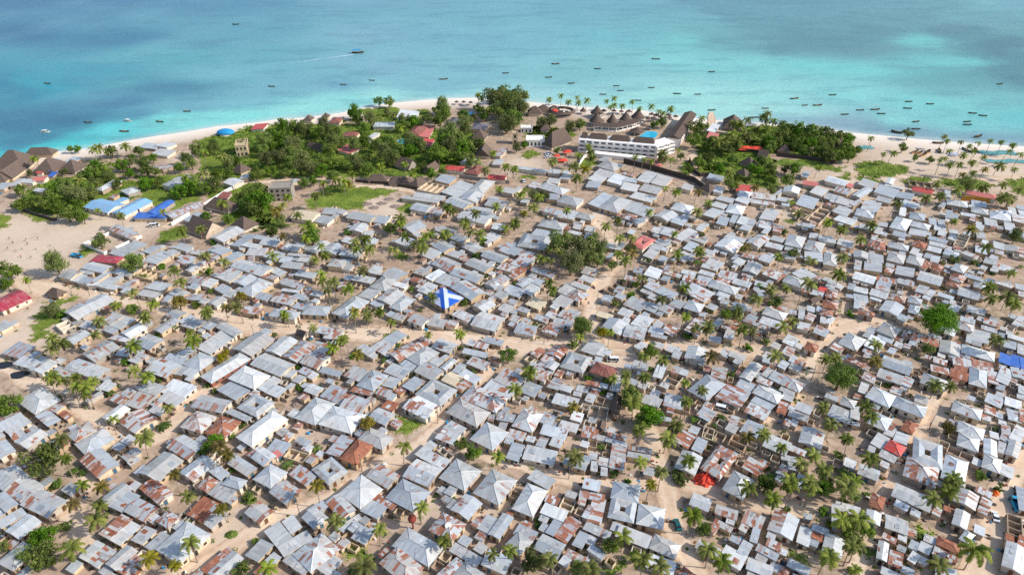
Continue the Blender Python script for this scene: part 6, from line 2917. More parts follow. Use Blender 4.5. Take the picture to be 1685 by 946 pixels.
# --- ring-shaped rooftop bar
c = H5(500, 232); root = thing('ring_bar', 'oval beach bar with a ring of thatch and white tables inside', 'beach bar', c); A = Acc(); N_ = 28
for k in range(N_):
    f = lambda i, r, z: (cos(2 * pi * i / N_) * r * 1.25, sin(2 * pi * i / N_) * r, z)
    A.face([f(k, 8.2, 2.6), f(k + 1, 8.2, 2.6), f(k + 1, 6.8, 4.3), f(k, 6.8, 4.3)], 'thatch', (.5, .5, .2)); A.face([f(k + 1, 5.2, 2.9), f(k, 5.2, 2.9), f(k, 6.8, 4.3), f(k + 1, 6.8, 4.3)], 'thatch', (.5, .5, .2))
part('thatch_ring', A, root); A = Acc(); A.face([(cos(2 * pi * i / N_) * 6.6, sin(2 * pi * i / N_) * 5.3, 1.2) for i in range(N_)], 'darkwall'); A.tube([(0, 0, 0), (0, 0, 1.1)], [7, 7], 'concrete', 20); part('deck', A, root); A = Acc()
for k in range(12): A.box((random.uniform(-4, 4), random.uniform(-3, 3), 1.6), (1.3, .8, .7), 'whitewash', rz=random.random())
part('table', A, root)
# --- thatched umbrellas on the beach
def umb_mesh():
    A = Acc(); A.tube([(0, 0, 0), (0, 0, 2.3)], [.09, .07], 'palmtrunk', 6); B_ = Acc(); cone(B_, (0, 0), 1.9, 2.0, 3.3, 'thatch', 12); return A.mesh('post'), B_.mesh('thatch_cap')
UP, UC = umb_mesh()
for i, (x, y) in enumerate([(540, 225), (615, 230), (690, 235), (915, 262), (960, 275), (1080, 272), (1150, 282), (935, 302), (1090, 290), (1050, 300), (880, 305), (1000, 285), (440, 228)]):
    r = thing('thatched_umbrella', '', 'beach umbrella', HZ(x, y), 0, 'thatched umbrellas on the hotel beach'); s = random.uniform(1, 1.35); scaled(link('post', UP, r, (0, 0, 0)), s); scaled(link('thatch_cap', UC, r, (0, 0, 0)), s); LAB.append((r, 'round thatched beach umbrella', 'umb', PX(r.location), 0))
for i, (x, y) in enumerate([(1300, 205), (1345, 205), (1390, 208)]):
    r = thing('thatched_umbrella', '', 'beach umbrella', T4(x, y), 0, 'thatched umbrellas on the hotel beach'); link('post', UP, r, (0, 0, 0)); link('thatch_cap', UC, r, (0, 0, 0)); LAB.append((r, 'round thatched beach umbrella', 'umb', PX(r.location), 0))
for x, y, rr, hh, lb in ((237, 228, 2.6, 3.2, 'small cone-roofed beach hut left of the restaurant towers'), (770, 425, 5.2, 3.0, 'wide low thatched pool bar beside the large turquoise pool')):
    r = thing('thatched_pavilion', lb, 'pavilion', HZ(x, y)); A = Acc(); cone(A, (0, 0), rr, 2.3, 2.3 + hh, 'thatch', 14); part('thatched_roof', A, r); A = Acc()
    for k in range(6): A.tube([(cos(k * 1.047) * rr * .8, sin(k * 1.047) * rr * .8, 0), (cos(k * 1.047) * rr * .8, sin(k * 1.047) * rr * .8, 2.6)], [.16, .16], 'whitewash', 6)
    part('post', A, r)
for x, y, rr, hh, lb in ((235, 232, 5, 5, 'pointed thatched hut between the tall dark trees and ring bar'), (320, 210, 4.5, 4.2, 'thatched hut with white gable beside the ring bar'), (425, 205, 3.6, 3.2, 'small pointed thatched hut behind the ring bar'), (332, 395, 3, 2.6, 'little thatched kiosk between arcade and huge hall')):
    r = thing('thatched_hut', lb, 'thatched house', H5(x, y)); A = Acc(); roof_faces(A, 'h', rr * 2, rr * 1.7, 2.2, hh / rr, 'thatch', (.5, .5, .3), .4); part('thatched_roof', A, r); A = Acc(); wall_faces(A, rr * 1.8, rr * 1.5, [2.2] * 4, [], 'wall', WALLS[7]); part('wall', A, r)
# --- blue dome tent on the beach, domed like a sheet over hoops
c = T4(-170, 405) if False else W(372, 222); r = tag(link('dome_tent', None, None, c), 'bright blue domed roof behind the beach trees', 'tent'); A = Acc(); P = [[(5.0 * cos(t) * cos(q) * 1.25, 4.2 * sin(t) * cos(q), 1.5 + 2.7 * sin(q)) for t in [2 * pi * k / 20 for k in range(20)]] for q in (0, .35, .7, 1.1, 1.5)]
for i in range(4):
    for k in range(20): A.face([P[i][k], P[i][(k + 1) % 20], P[i + 1][(k + 1) % 20], P[i + 1][k]], 'canopyb')
part('canopy', A, r); A = Acc(); A.tube([(0, 0, 0), (0, 0, 1.5)], [4.0, 4.0], 'whitewash', 20); part('wall', A, r)
# --- boundary walls
def wall_line(pts, h, m, label, nm='boundary_wall', th=.3):
    P = [W(*p) for p in pts]; o = P[0]; A = Acc()
    for i in range(len(P) - 1):
        p, q = P[i] - o, P[i + 1] - o; d = (q - p); L = d.length; c = (p + q) / 2; A.box((c.x, c.y, h / 2), (L + (th * .9 if i else 0), th + .002 * i, h + .003 * i), m, rz=atan2(d.y, d.x)); A.box((c.x, c.y, h + .06), (L, th + .12, .1), m, rz=atan2(d.y, d.x))
    tag(link(nm, A.mesh(nm), None, o), label, 'wall', 'boundary walls of the resorts')
wall_line([(1026, 268), (1085, 283), (1141, 299), (1166, 318)], 3.0, 'darkwall', 'dark wall between the white hotel and the first village roofs')
wall_line([(1277, 257), (1330, 263), (1373, 270)], 2.6, 'darkwall', 'dark straight wall below the thick grove at right')
wall_line([(1217, 250), (1240, 252), (1258, 255)], 2.4, 'darkwall', 'short dark wall under the orange-red awning in the garden')
wall_line([(1134, 264), (1141, 284), (1152, 291), (1166, 290)], 2.2, 'darkwall', 'curving dark wall round the green garden beside the drive')
wall_line([(1581, 330), (1604, 331), (1627, 334)], 2.8, 'ochre', 'ochre yellow wall below the salmon hipped roof')
wall_line([(283, 372), (335, 341), (375, 316), (400, 305)], 2.0, 'whitewash', 'pale straight wall along the track to the blue school roofs')
wall_line([(952, 275), (966, 254)], 2.4, 'whitewash', 'white slanting wall left of the long white hotel')
wall_line([(756, 293), (792, 298), (838, 303)], 2.2, 'concrete', 'grey wall between the two red hipped villa roofs')
wall_line([(18, 340), (50, 352), (90, 364), (94, 363)], 1.6, 'darkwall', 'low dark wall along the thicket beside the sand field')
wall_line([(585, 300), (640, 304), (690, 313)], 1.8, 'darkwall', 'dark wall before the three thatched cottages')
# --- tents and awnings, tarpaulins
def tent(c, w_, h, m, label, nm='awning'):
    r = thing(nm, label, 'awning' if nm == 'awning' else 'tent', c); A = Acc(); a = w_ / 2; P = [(-a, -a * .8, h * .6), (a, -a * .8, h * .6), (a, a * .8, h * .6), (-a, a * .8, h * .6)]
    for k in range(4): A.face([P[k], P[(k + 1) % 4], (0, 0, h)], m)
    part('canopy', A, r); A = Acc()
    for p in P: A.tube([(p[0] * .95, p[1] * .95, 0), (p[0] * .95, p[1] * .95, h * .6)], [.06, .06], 'frame', 5)
    part('pole', A, r)
tent(H5(550, 620), 5.5, 3.6, 'tarpr', 'pointed red tent right of the roundabout'); tent(H5(450, 655), 4, 3, 'tarpr', 'small red tent beside the parked white cars'); tent(H5(505, 690), 6, 2.4, 'tarpr', 'low flat red awning right of the roundabout'); tent(H5(428, 235), 5, 5.2, 'tarpr', 'tall red canopy at the ring bar')
tent(W(1224, 248), 9, 3.0, 'tarpr', 'wide orange-red awning inside the green garden'); tent(W(1243, 248), 9, 2.8, 'tarpr', 'second orange-red awning right of the wide one'); tent(W(1073, 271), 8, 3.4, 'k', 'pink and white tent before the white hotel'); tent(W(1083, 277), 5, 3.2, 'k', 'smaller pink tent under the palms before the hotel')
def tarp(c, r, h, m, label, nm='tarpaulin_heap'):
    A = Acc(); n = 22; R = random.Random(int(c.x * 10)); P = []
    for i, t in enumerate((1, .82, .6, .35, .05)):
        P.append([(cos(2 * pi * k / n) * r * t * (1 + .25 * sin(3 * k + i)), sin(2 * pi * k / n) * r * .75 * t * (1 + .2 * sin(2 * k + i * 2)), h * (1 - t ** 1.6) * (1 + .25 * R.uniform(-1, 1)) + .02) for k in range(n)])
    for i in range(4):
        for k in range(n): A.face([P[i][k], P[i][(k + 1) % n], P[i + 1][(k + 1) % n], P[i + 1][k]], m)
    A.face(P[4], m); tag(link(nm, A.mesh(nm), None, c), label, 'tarpaulin')
tarp(W(1159, 790), 3.6, 2.6, 'tarpr', 'crumpled red tarpaulin over a heap beside the lane fork'); tarp(W(1636, 812), 1.5, 1.4, 'tarpo', 'small orange tarpaulin bundle beside the right-hand road'); tarp(W(1652, 358), 8.5, 3.6, 'tarpw', 'large crumpled white tarpaulin spread over a roof at far right', 'roof_tarpaulin')
tarp(W(381, 879), 1.9, 1.1, 'leaf3', 'dark heap with bright green sheet in the sand crossroads', 'rubbish_heap'); tarp(W(1238, 695), 2.2, .8, 'rubble', 'grey rubble heap beside the ruined yellow walls', 'rubble_heap'); tarp(W(487, 666), 2.0, 1.0, 'rubble', 'pile of building stones in the open yard beside the hipped houses', 'rubble_heap'); tarp(W(1055, 696), 2.6, .9, 'rubble', 'grey brushwood pile above the winding lane', 'brushwood_pile')
for x, y in ((628, 335), (615, 342), (640, 328), (604, 336), (650, 340)): tarp(W(x, y), 3.2, .5, 'rubble', '', 'rubble_heap'); o = COL.objects[-1]; o['group'] = 'rubble heaps on the bare field'; LAB.append((o, 'low grey rubble heap on the bare field', 'rub', (x, y), 0))
for i, (x, y) in enumerate(((7, 601), (32, 617))):
    A = Acc(); A.face([(cos(t) * 3.4 * (1 + .15 * sin(3 * t)), sin(t) * 2.3, .16) for t in [2 * pi * k / 24 for k in range(24)]], 'carb'); o = tag(link('puddle', A.mesh('puddle'), None, W(x, y)), None, None, None, 'structure')
# --- red roof tank, satellite dishes, water tanks
r = thing('water_tank', 'dark red ball-shaped water tank at the wide hipped house', 'water tank', W(680, 869)); A = Acc(); A.tube([(0, 0, 0), (0, 0, 3.4)], [.25, .25], 'tank', 8); part('stand', A, r); A = Acc(); A.tube([(0, 0, 3.4), (0, 0, 3.7), (0, 0, 4.4), (0, 0, 5.1), (0, 0, 5.4)], [.6, 1.1, 1.3, 1.1, .5], 'tank', 14); part('tank', A, r)
for x, y, lb in ((738, 866, 'white satellite dish on the round rust-striped roof'), (1049, 803, 'white satellite dish on the pale hipped roof beside the lane'), (768, 622, 'white satellite dish beside the cream roof'), (528, 858, 'white satellite dish on a shed roof near the bottom edge')):
    r = thing('satellite_dish', lb, 'satellite dish', W(x, y, 3.6)); A = Acc(); A.tube([(0, 0, -1), (0, 0, .5)], [.07, .07], 'frame', 6); part('mast', A, r); A = Acc(); v = Vector((.15, -.75, .6)).normalized()
    A.tube([Vector((0, 0, .6)) + v * t for t in (0, .12, .3)], [.1, .75, 1.05], 'dish', 14, cap=False); A.tube([Vector((0, 0, .6)) + v * t for t in (.02, .14, .31)], [.08, .7, 1.0], 'dish', 14, cap=True); part('dish', A, r)
# --- utility poles
A = Acc(); A.tube([(0, 0, -.2), (0, 0, 7.6)], [.13, .09], 'trunk', 7); PO = A.mesh('pole'); A = Acc(); A.box((0, 0, 7.1), (1.6, .1, .12), 'trunk'); [A.tube([(x, 0, 7.15), (x, 0, 7.4)], [.05, .04], 'dish', 6) for x in (-.7, 0, .7)]; PA = A.mesh('crossarm')
for x, y in [(1528, 707), (721, 696), (596, 775), (982, 508), (494, 849), (1335, 626), (1042, 575), (895, 566), (902, 562), (566, 515), (118, 482), (148, 487), (936, 788), (1656, 531), (420, 560), (1310, 510), (285, 545), (760, 585), (1135, 610), (1400, 600)]:
    r = thing('utility_pole', '', 'utility pole', W(x, y), random.uniform(0, 3), 'wooden utility poles along the lanes'); link('pole', PO, r, (0, 0, 0)); link('crossarm', PA, r, (0, 0, 0)); LAB.append((r, 'tall wooden utility pole', 'pole', (x, y), 0))
# --- vehicles
def car_meshes(kind, paint):
    L, w_, h = {'sedan': (4.2, 1.72, 1.42), 'van': (4.7, 1.75, 2.0), 'truck': (6.0, 2.0, 2.1)}[kind]; b = Acc(); g = Acc()
    def loft(A, prof, m):
        "side profile rows: (x, z, half width)"
        for (x0, z0, y0), (x1, z1, y1) in zip(prof, prof[1:]): A.face([(x0, -y0, z0), (x1, -y1, z1), (x1, y1, z1), (x0, y0, z0)], m)
        for s in (-1, 1):
            P = [(x, s * y, z) for x, z, y in prof]; A.face(P if s > 0 else P[::-1], m)
    hw = w_ / 2; q = L / 2
    loft(b, [(-q, .35, hw * .92), (-q, .85, hw * .95), (-q + .25, .95, hw), (q - .3, .92, hw), (q, .75, hw * .9), (q, .35, hw * .9), (-q, .35, hw * .92)], paint)
    if kind == 'sedan': cab = [(-q + .55, .94, hw * .93), (-q + 1.15, h, hw * .75), (q - 1.9, h, hw * .75), (q - 1.05, .93, hw * .92)]
    elif kind == 'van': cab = [(-q + .05, .94, hw * .97), (-q + .25, h, hw * .86), (q - 1.1, h, hw * .86), (q - .45, .93, hw * .94)]
    else: cab = [(q - 2.3, .94, hw * .97), (q - 2.2, h, hw * .86), (q - 1.1, h, hw * .86), (q - .5, .93, hw * .94)]
    loft(g, cab + [(cab[0][0], cab[0][1] - .02, cab[0][2])], 'glass'); t0, t1 = cab[1], cab[2]; b.box(((t0[0] + t1[0]) / 2, 0, h + .03), (t1[0] - t0[0] + .1, t0[2] * 2 + .06, .07), paint)
    for x in ((t0[0] + t1[0]) / 2,) if kind != 'van' else (t0[0] + .9, t1[0] - .7):
        for s in (-1, 1): b.box((x, s * hw * .88, (h + .94) / 2), (.12, .14, h - .94), paint)
    if kind == 'truck':
        for s in (-1, 1): b.box((-1.1, s * (hw - .05), 1.25), (3.6, .08, .6), paint)
        b.box((-q + .05, 0, 1.25), (.08, w_ - .2, .6), paint)
    wh = Acc(); wh.tube([(0, -.11, 0), (0, .11, 0)], [.34, .34], 'tyre', 14); hl = Acc(); hl.box((0, 0, 0), (.06, .32, .16), 'dish')
    return b.mesh('body'), g.mesh('window'), wh.mesh('wheel'), hl.mesh('headlight'), (L, w_)
CM = {}
def car(x, y, ang, kind, paint, label, nm):
    k = (kind, paint)
    if k not in CM: CM[k] = car_meshes(*k)
    b, g, wh, hl, (L, w_) = CM[k]; r = thing(nm, label, {'sedan': 'car', 'van': 'van', 'truck': 'pickup truck'}[kind], W(x, y), ang); link('body', b, r, (0, 0, 0)); link('window', g, r, (0, 0, 0))
    for sx in (-1, 1):
        for sy in (-1, 1): link('wheel', wh, r, (sx * L * .31, sy * w_ * .45, .34))
        link('headlight', hl, r, (L / 2 + .01, sx * w_ * .33, .68))
    return r
car(127, 423, radians(-18), 'truck', 'carc', 'bright teal pickup truck standing at the sand field edge', 'pickup_truck'); car(255, 373, radians(16), 'van', 'carw', 'white minibus parked below the blue school roofs', 'minibus'); car(1008, 594, radians(178), 'van', 'carw', 'white minibus on the wide sand square in mid village', 'minibus')
car(1187, 674, radians(-22), 'van', 'carw', 'white van parked between rust-patched roofs right of centre', 'van'); car(1114, 865, radians(96), 'sedan', 'cart', 'dark teal car on the winding lane near the bottom', 'parked_car'); car(1636, 851, radians(72), 'sedan', 'carw', 'white car on the lower right sand road', 'parked_car'); car(1673, 810, radians(60), 'sedan', 'carb', 'black car at the right picture edge road', 'parked_car'); car(1669, 831, radians(75), 'truck', 'carc', 'blue pickup beside the black car at right', 'pickup_truck'); car(853, 757, radians(60), 'van', 'carw', 'small white van tucked beside rust-stained sheds', 'van')
car(862, 299, radians(95), 'sedan', 'carw', 'white car standing below the roundabout wall', 'parked_car')
for i, (x, y, lb) in enumerate(((366, 612, 'farthest white car in the row by the huge hall'), (372, 632, 'middle white car in the row by the huge hall'), (362, 652, 'nearest white car in the row by the huge hall'))): p = H5(x, y); q = PX(p); car(q[0], q[1], radians(12), 'sedan', 'carw', lb, 'parked_car')
# --- people: one continuous body each, in mid-stride, clothes in their own colours
def person_mesh(seed, top, bot):
    R = random.Random(seed); bm = bmesh.new(); st = R.uniform(.12, .3)
    J = [(0, 0, .95, .15), (0, 0, 1.2, .15), (0, 0, 1.42, .16), (0, 0, 1.54, .065), (0, .01, 1.62, .1), (0, .01, 1.74, .095), (.1, st * .4, .82, .1), (.1, st, .47, .07), (.1, st * .8, .07, .05), (.1, st * .8 + .14, .03, .04), (-.1, -st * .4, .82, .1), (-.1, -st * .7, .47, .07), (-.1, -st * 1.3, .09, .05), (-.1, -st * 1.3 + .14, .03, .04), (.2, 0, 1.42, .065), (.27, -.1, 1.14, .05), (.28, .06, .9, .04), (-.2, 0, 1.42, .065), (-.27, .1, 1.14, .05), (-.28, .22, .94, .04)]
    Ed = [(0, 1), (1, 2), (2, 3), (3, 4), (4, 5), (0, 6), (6, 7), (7, 8), (8, 9), (0, 10), (10, 11), (11, 12), (12, 13), (2, 14), (14, 15), (15, 16), (2, 17), (17, 18), (18, 19)]
    me = bpy.data.meshes.new('body'); me.from_pydata([j[:3] for j in J], Ed, []); o = bpy.data.objects.new('tmp', me); COL.objects.link(o); md = o.modifiers.new('skin', 'SKIN')
    for v, j in zip(me.skin_vertices[0].data, J): v.radius = (j[3], j[3])
    me.skin_vertices[0].data[0].use_root = True; o.modifiers.new('sub', 'SUBSURF').levels = 1; dg = bpy.context.evaluated_depsgraph_get(); m2 = bpy.data.meshes.new_from_object(o.evaluated_get(dg)); bpy.data.objects.remove(o)
    m2.materials.clear(); [m2.materials.append(M[k]) for k in ('skin', top, bot)]
    for p in m2.polygons: z = p.center.z; p.material_index = 0 if z > 1.52 or z < .3 or (abs(p.center.x) > .24 and z < 1.2) else 1 if z > .95 else 2
    return m2
PEO = [(person_mesh(i, t, b), w_) for i, (t, b, w_) in enumerate((('clothr', 'clothb', 'red shirt and dark trousers'), ('clothb', 'clothw', 'dark shirt and pale trousers'), ('clothy', 'clothb', 'yellow shirt and dark trousers'), ('clothw', 'clothb', 'white shirt and dark trousers')))]
for i, (x, y, z) in enumerate([(16, 394, 2), (22, 401, 0), (44, 397, 1), (46, 403, 0), (63, 395, 1), (14, 411, 1), (27, 414, 2), (37, 411, 3), (35, 424, 0), (52, 426, 1), (60, 411, 3), (83, 406, 3), (126, 375, 1), (881, 562, 1), (1552, 846, 0), (1652, 853, 1), (980, 602, 0), (1085, 745, 0), (640, 895, 0), (168, 482, 1), (455, 560, 3), (1530, 700, 3), (310, 825, 1)]):
    me, w_ = PEO[z]; r = tag(link('person', me, None, W(x, y), random.uniform(0, 6.3)), None, 'person', 'people out on the sand'); LAB.append((r, 'person in ' + w_ + ' walking', 'person', (x, y), 0))

# --- household clutter in the yards: firewood, buckets, bricks, loose sheets
A = Acc()
for q in B:
    if q['px'][1] < 300 or q['area'] < 30: continue
    for _ in range(random.choice((1, 2, 3, 4))):
        s = random.choice((-1, 1)); u = random.uniform(-.6, .6); ex = random.uniform(.6, 1.8)
        lx, ly = (u * q['a'], s * (q['b'] / 2 + ex)) if random.random() < .5 else (s * (q['a'] / 2 + ex), u * q['b']); x = q['c'].x + lx * cos(q['rz']) - ly * sin(q['rz']); y = q['c'].y + lx * sin(q['rz']) + ly * cos(q['rz'])
        for k in range(random.choice((1, 1, 2, 4))):
            w_, d_, h_ = random.uniform(.25, 1.3), random.uniform(.2, .9), random.uniform(.12, .8); xx, yy = x + random.uniform(-.8, .8), y + random.uniform(-.8, .8)
            A.box((xx, yy, h_ / 2), (w_, d_, h_), random.choice(('trunk', 'darkwall', 'concrete', 'block', 'rubble', 'wood', 'doorw', 'darkwall', 'rubble', 'tank', 'canopyb', 'whitewash')), rz=random.uniform(0, 3.1))
tag(link('yard_clutter', A.mesh('yard_clutter')), 'firewood, bricks, buckets and scrap lying about the yards between houses', 'clutter', None, 'stuff')
# ================================================================ BOATS
def hull(L, w_, m, deck, sheer=.5):
    A = Acc(); n = 10; rows = []
    for i in range(n + 1):
        t = i / n * 2 - 1; hw = w_ / 2 * (1 - abs(t) ** 2.6) * (1.0 if t < 0 else .95) + (.02 if abs(t) > .99 else 0) + (.18 * w_ if t < -.9 else 0); z = .75 + sheer * t * t * (1.25 if t > 0 else .8); x = t * L / 2
        rows.append([(x * .94, 0, -.35), (x * .96, -hw * .75, 0.05), (x, -hw, z), (x, -hw * .8, z), (x, -hw * .7, .35), (x, hw * .7, .35), (x, hw * .8, z), (x, hw, z), (x * .96, hw * .75, .05), (x * .94, 0, -.35)])
    for a, b in zip(rows, rows[1:]):
        for k in range(9): A.face([a[k], b[k], b[k + 1], a[k + 1]], m if k in (0, 1, 7, 8) else deck)
    A.face(rows[0][2:8], m); return A.mesh('hull')
def thwarts(L, w_):
    A = Acc()
    for t in (-.55, -.2, .15, .5): A.box((t * L / 2, 0, .62), (.3, w_ * .72, .07), 'woody')
    return A.mesh('thwart')
HU = {'dhow': (hull(9.5, 2.6, 'wood', 'trunk', .8), thwarts(9.5, 2.6)), 'boat': (hull(8.0, 2.3, 'woodt', 'wood', .4), thwarts(8, 2.3)), 'dark': (hull(7.5, 2.1, 'wood', 'wood', .5), thwarts(7.5, 2.1)), 'canoe': (hull(7.0, 1.1, 'wood', 'wood', .3), thwarts(7, 1.0)), 'white': (hull(8.0, 2.6, 'whitewash', 'block', .4), thwarts(8, 2.6)), 'yellow': (hull(8.0, 2.3, 'woody', 'wood', .5), thwarts(8, 2.3))}
A = Acc(); A.tube([(0, 0, .3), (.3, 0, 6.5)], [.1, .05], 'frame', 6); MAST = A.mesh('mast'); A = Acc(); A.tube([(-2.4, .15, 4.6), (2.2, .15, 5.7)], [.06, .05], 'frame', 5); A.tube([(-2.2, .15, 4.55), (0, .15, 5.1), (2, .15, 5.55)], [.09, .14, .08], 'clothw', 6); YARD = A.mesh('yard')
A = Acc()
for s in (-1.6, 1.6): A.tube([(-1.8, s, .05), (1.8, s, .05)], [.09, .09], 'frame', 5)
for x in (-1, 1): A.tube([(x, -1.6, .2), (x, 1.6, .2)], [.05, .05], 'frame', 5)
OUT = A.mesh('outrigger'); A = Acc(); A.box((-.6, 0, 2.3), (4.8, 2.3, .12), 'canopyb'); [A.tube([(x, y, .6), (x, y, 2.3)], [.05, .05], 'frame', 5) for x in (-2.8, 1.6) for y in (-1, 1)]; CANB = A.mesh('canopy'); A = Acc(); A.box((-.4, 0, 2.1), (4.0, 2.2, .1), 'tarpw'); [A.tube([(x, y, .6), (x, y, 2.1)], [.05, .05], 'frame', 5) for x in (-2.2, 1.4) for y in (-1, 1)]; CANW = A.mesh('canopy')
BW = dict(dhow='dark wooden dhow with a mast', boat='green-hulled open boat', dark='dark wooden open boat', canoe='slim dark outrigger canoe', white='white motor boat with canopy', yellow='pale timber boat hull')
def boat(x, y, kind, ang=None, z=-.32, s=1.0, words=None, group='boats moored off the beach'):
    c = W(x, y, -.3); ang = random.uniform(-.25, .25) + random.choice((0, pi)) if ang is None else ang
    r = thing({'dhow': 'dhow', 'canoe': 'outrigger_canoe', 'white': 'motor_boat'}.get(kind, 'wooden_boat'), '', 'boat', (c.x, c.y, z), ang, group); r.scale = (s, s, s); h, t = HU[kind]; link('hull', h, r, (0, 0, 0)); link('thwart', t, r, (0, 0, 0))
    if kind == 'dhow': link('mast', MAST, r, (0, 0, 0)); link('yard', YARD, r, (0, 0, 0))
    if kind == 'canoe': link('outrigger', OUT, r, (0, 0, 0))
    if kind == 'white': link('canopy', CANW, r, (0, 0, 0))
    LAB.append((r, words or BW[kind], 'boat', (x, y), 0)); return r
for x, y, k in [(388, 41, 'dark'), (914, 106, 'dhow'), (983, 114, 'dark'), (1079, 98, 'dhow'), (832, 121, 'dark'), (903, 128, 'dark'), (940, 138, 'dark'), (730, 131, 'dhow'), (612, 133, 'canoe'), (565, 140, 'canoe'), (447, 143, 'boat'), (78, 138, 'dark'), (308, 184, 'dark'), (145, 202, 'dark'), (210, 200, 'white'), (75, 218, 'white'), (205, 217, 'dhow'), (263, 201, 'boat'), (1014, 142, 'canoe'), (1021, 150, 'canoe'), (992, 156, 'canoe'), (1072, 145, 'canoe'), (1050, 166, 'canoe'), (1114, 155, 'boat'), (1148, 156, 'canoe'), (1171, 182, 'boat'), (1259, 179, 'canoe'), (1307, 163, 'dhow'), (1370, 157, 'boat'), (1324, 174, 'canoe'), (1345, 174, 'dhow'), (1390, 189, 'boat'), (1415, 182, 'boat'), (1440, 181, 'dhow'), (1450, 188, 'boat'), (1495, 168, 'dark'), (1493, 179, 'boat'), (1530, 172, 'dark'), (1507, 201, 'dark'), (1507, 213, 'boat'), (1600, 187, 'dark'), (1617, 191, 'dark'), (1591, 201, 'boat'), (1592, 206, 'boat'), (1645, 139, 'dark'), (1171, 119, 'boat'), (1241, 194, 'boat')]:
    boat(x, y, k, s=.78 if y > 60 else 1.0)
r = boat(589, 88, 'dark', radians(8), s=1.5, words='blue-canopied tour boat with a white wake'); link('canopy', CANB, r, (0, 0, 0)); r.name = 'tour_boat'
A = Acc(); C_ = [W(x, y, -.27) for x, y in ((582, 90), (560, 93), (530, 97), (500, 101), (478, 103))]; C_ = smooth(C_, 6)
for k in range(len(C_) - 1):
    f = 1 - k / len(C_); d = (C_[k + 1] - C_[k]).normalized(); n = Vector((-d.y, d.x, 0)); wk = (.9 * f + .15) * (1 + .3 * sin(k * 1.7)); A.face([(C_[k] - n * wk)[:2] + (-.26,), (C_[k] + n * wk)[:2] + (-.26,), (C_[k + 1] + n * wk * .92)[:2] + (-.26,), (C_[k + 1] - n * wk * .92)[:2] + (-.26,)], 'foam')
tag(link('boat_wake', A.mesh('boat_wake')), 'white foam wake trailing behind the blue-canopied tour boat', 'wake', None, 'stuff')
for x, y, a in ((1505, 252, .6), (1512, 254, .7), (1519, 257, .65), (1526, 252, .75)): boat(x, y, 'yellow', a, .1, 1.0, 'pale timber boat hull drawn up on the sand', 'pale boat hulls drawn up on the sand')
for x, y, k, a in ((1543, 237, 'dark', -.1), (1475, 219, 'dark', -.7), (1609, 226, 'dark', .4), (1545, 250, 'boat', 1.2), (1590, 249, 'boat', 1.9), (1605, 249, 'boat', 1.3)): boat(x, y, k, a, .1, 1.0, BW[k] + ' drawn up on the beach', 'boats drawn up on the beach')
# nets spread out to dry
for i, (x, y, wx, wy, lb) in enumerate(((1642, 252, 24, 7, 'long teal fishing net spread on the sand under palms'), (1660, 266, 30, 6, 'lower teal fishing net spread on the sand at far right'), (1425, 243, 9, 6, 'blue-green fishing net on the sand beside the thick grove'), (1567, 254, 7, 4, 'small lilac cloth spread on the beach sand'))):
    A = Acc(); nx, ny = 14, 6; c = W(x, y); g = lambda a, b: ((a / nx - .5) * wx + .8 * sin(b * 1.3), (b / ny - .5) * wy + .9 * sin(a * .9 + i), .12 + .22 * abs(sin(a * 1.1 + b)))
    for a in range(nx):
        for b in range(ny): A.face([g(a, b), g(a + 1, b), g(a + 1, b + 1), g(a, b + 1)], 'net' if i < 3 else 'paleblue')
    tag(link('fishing_net' if i < 3 else 'beach_cloth', A.mesh('fishing_net'), None, c), lb, 'fishing net' if i < 3 else 'cloth')
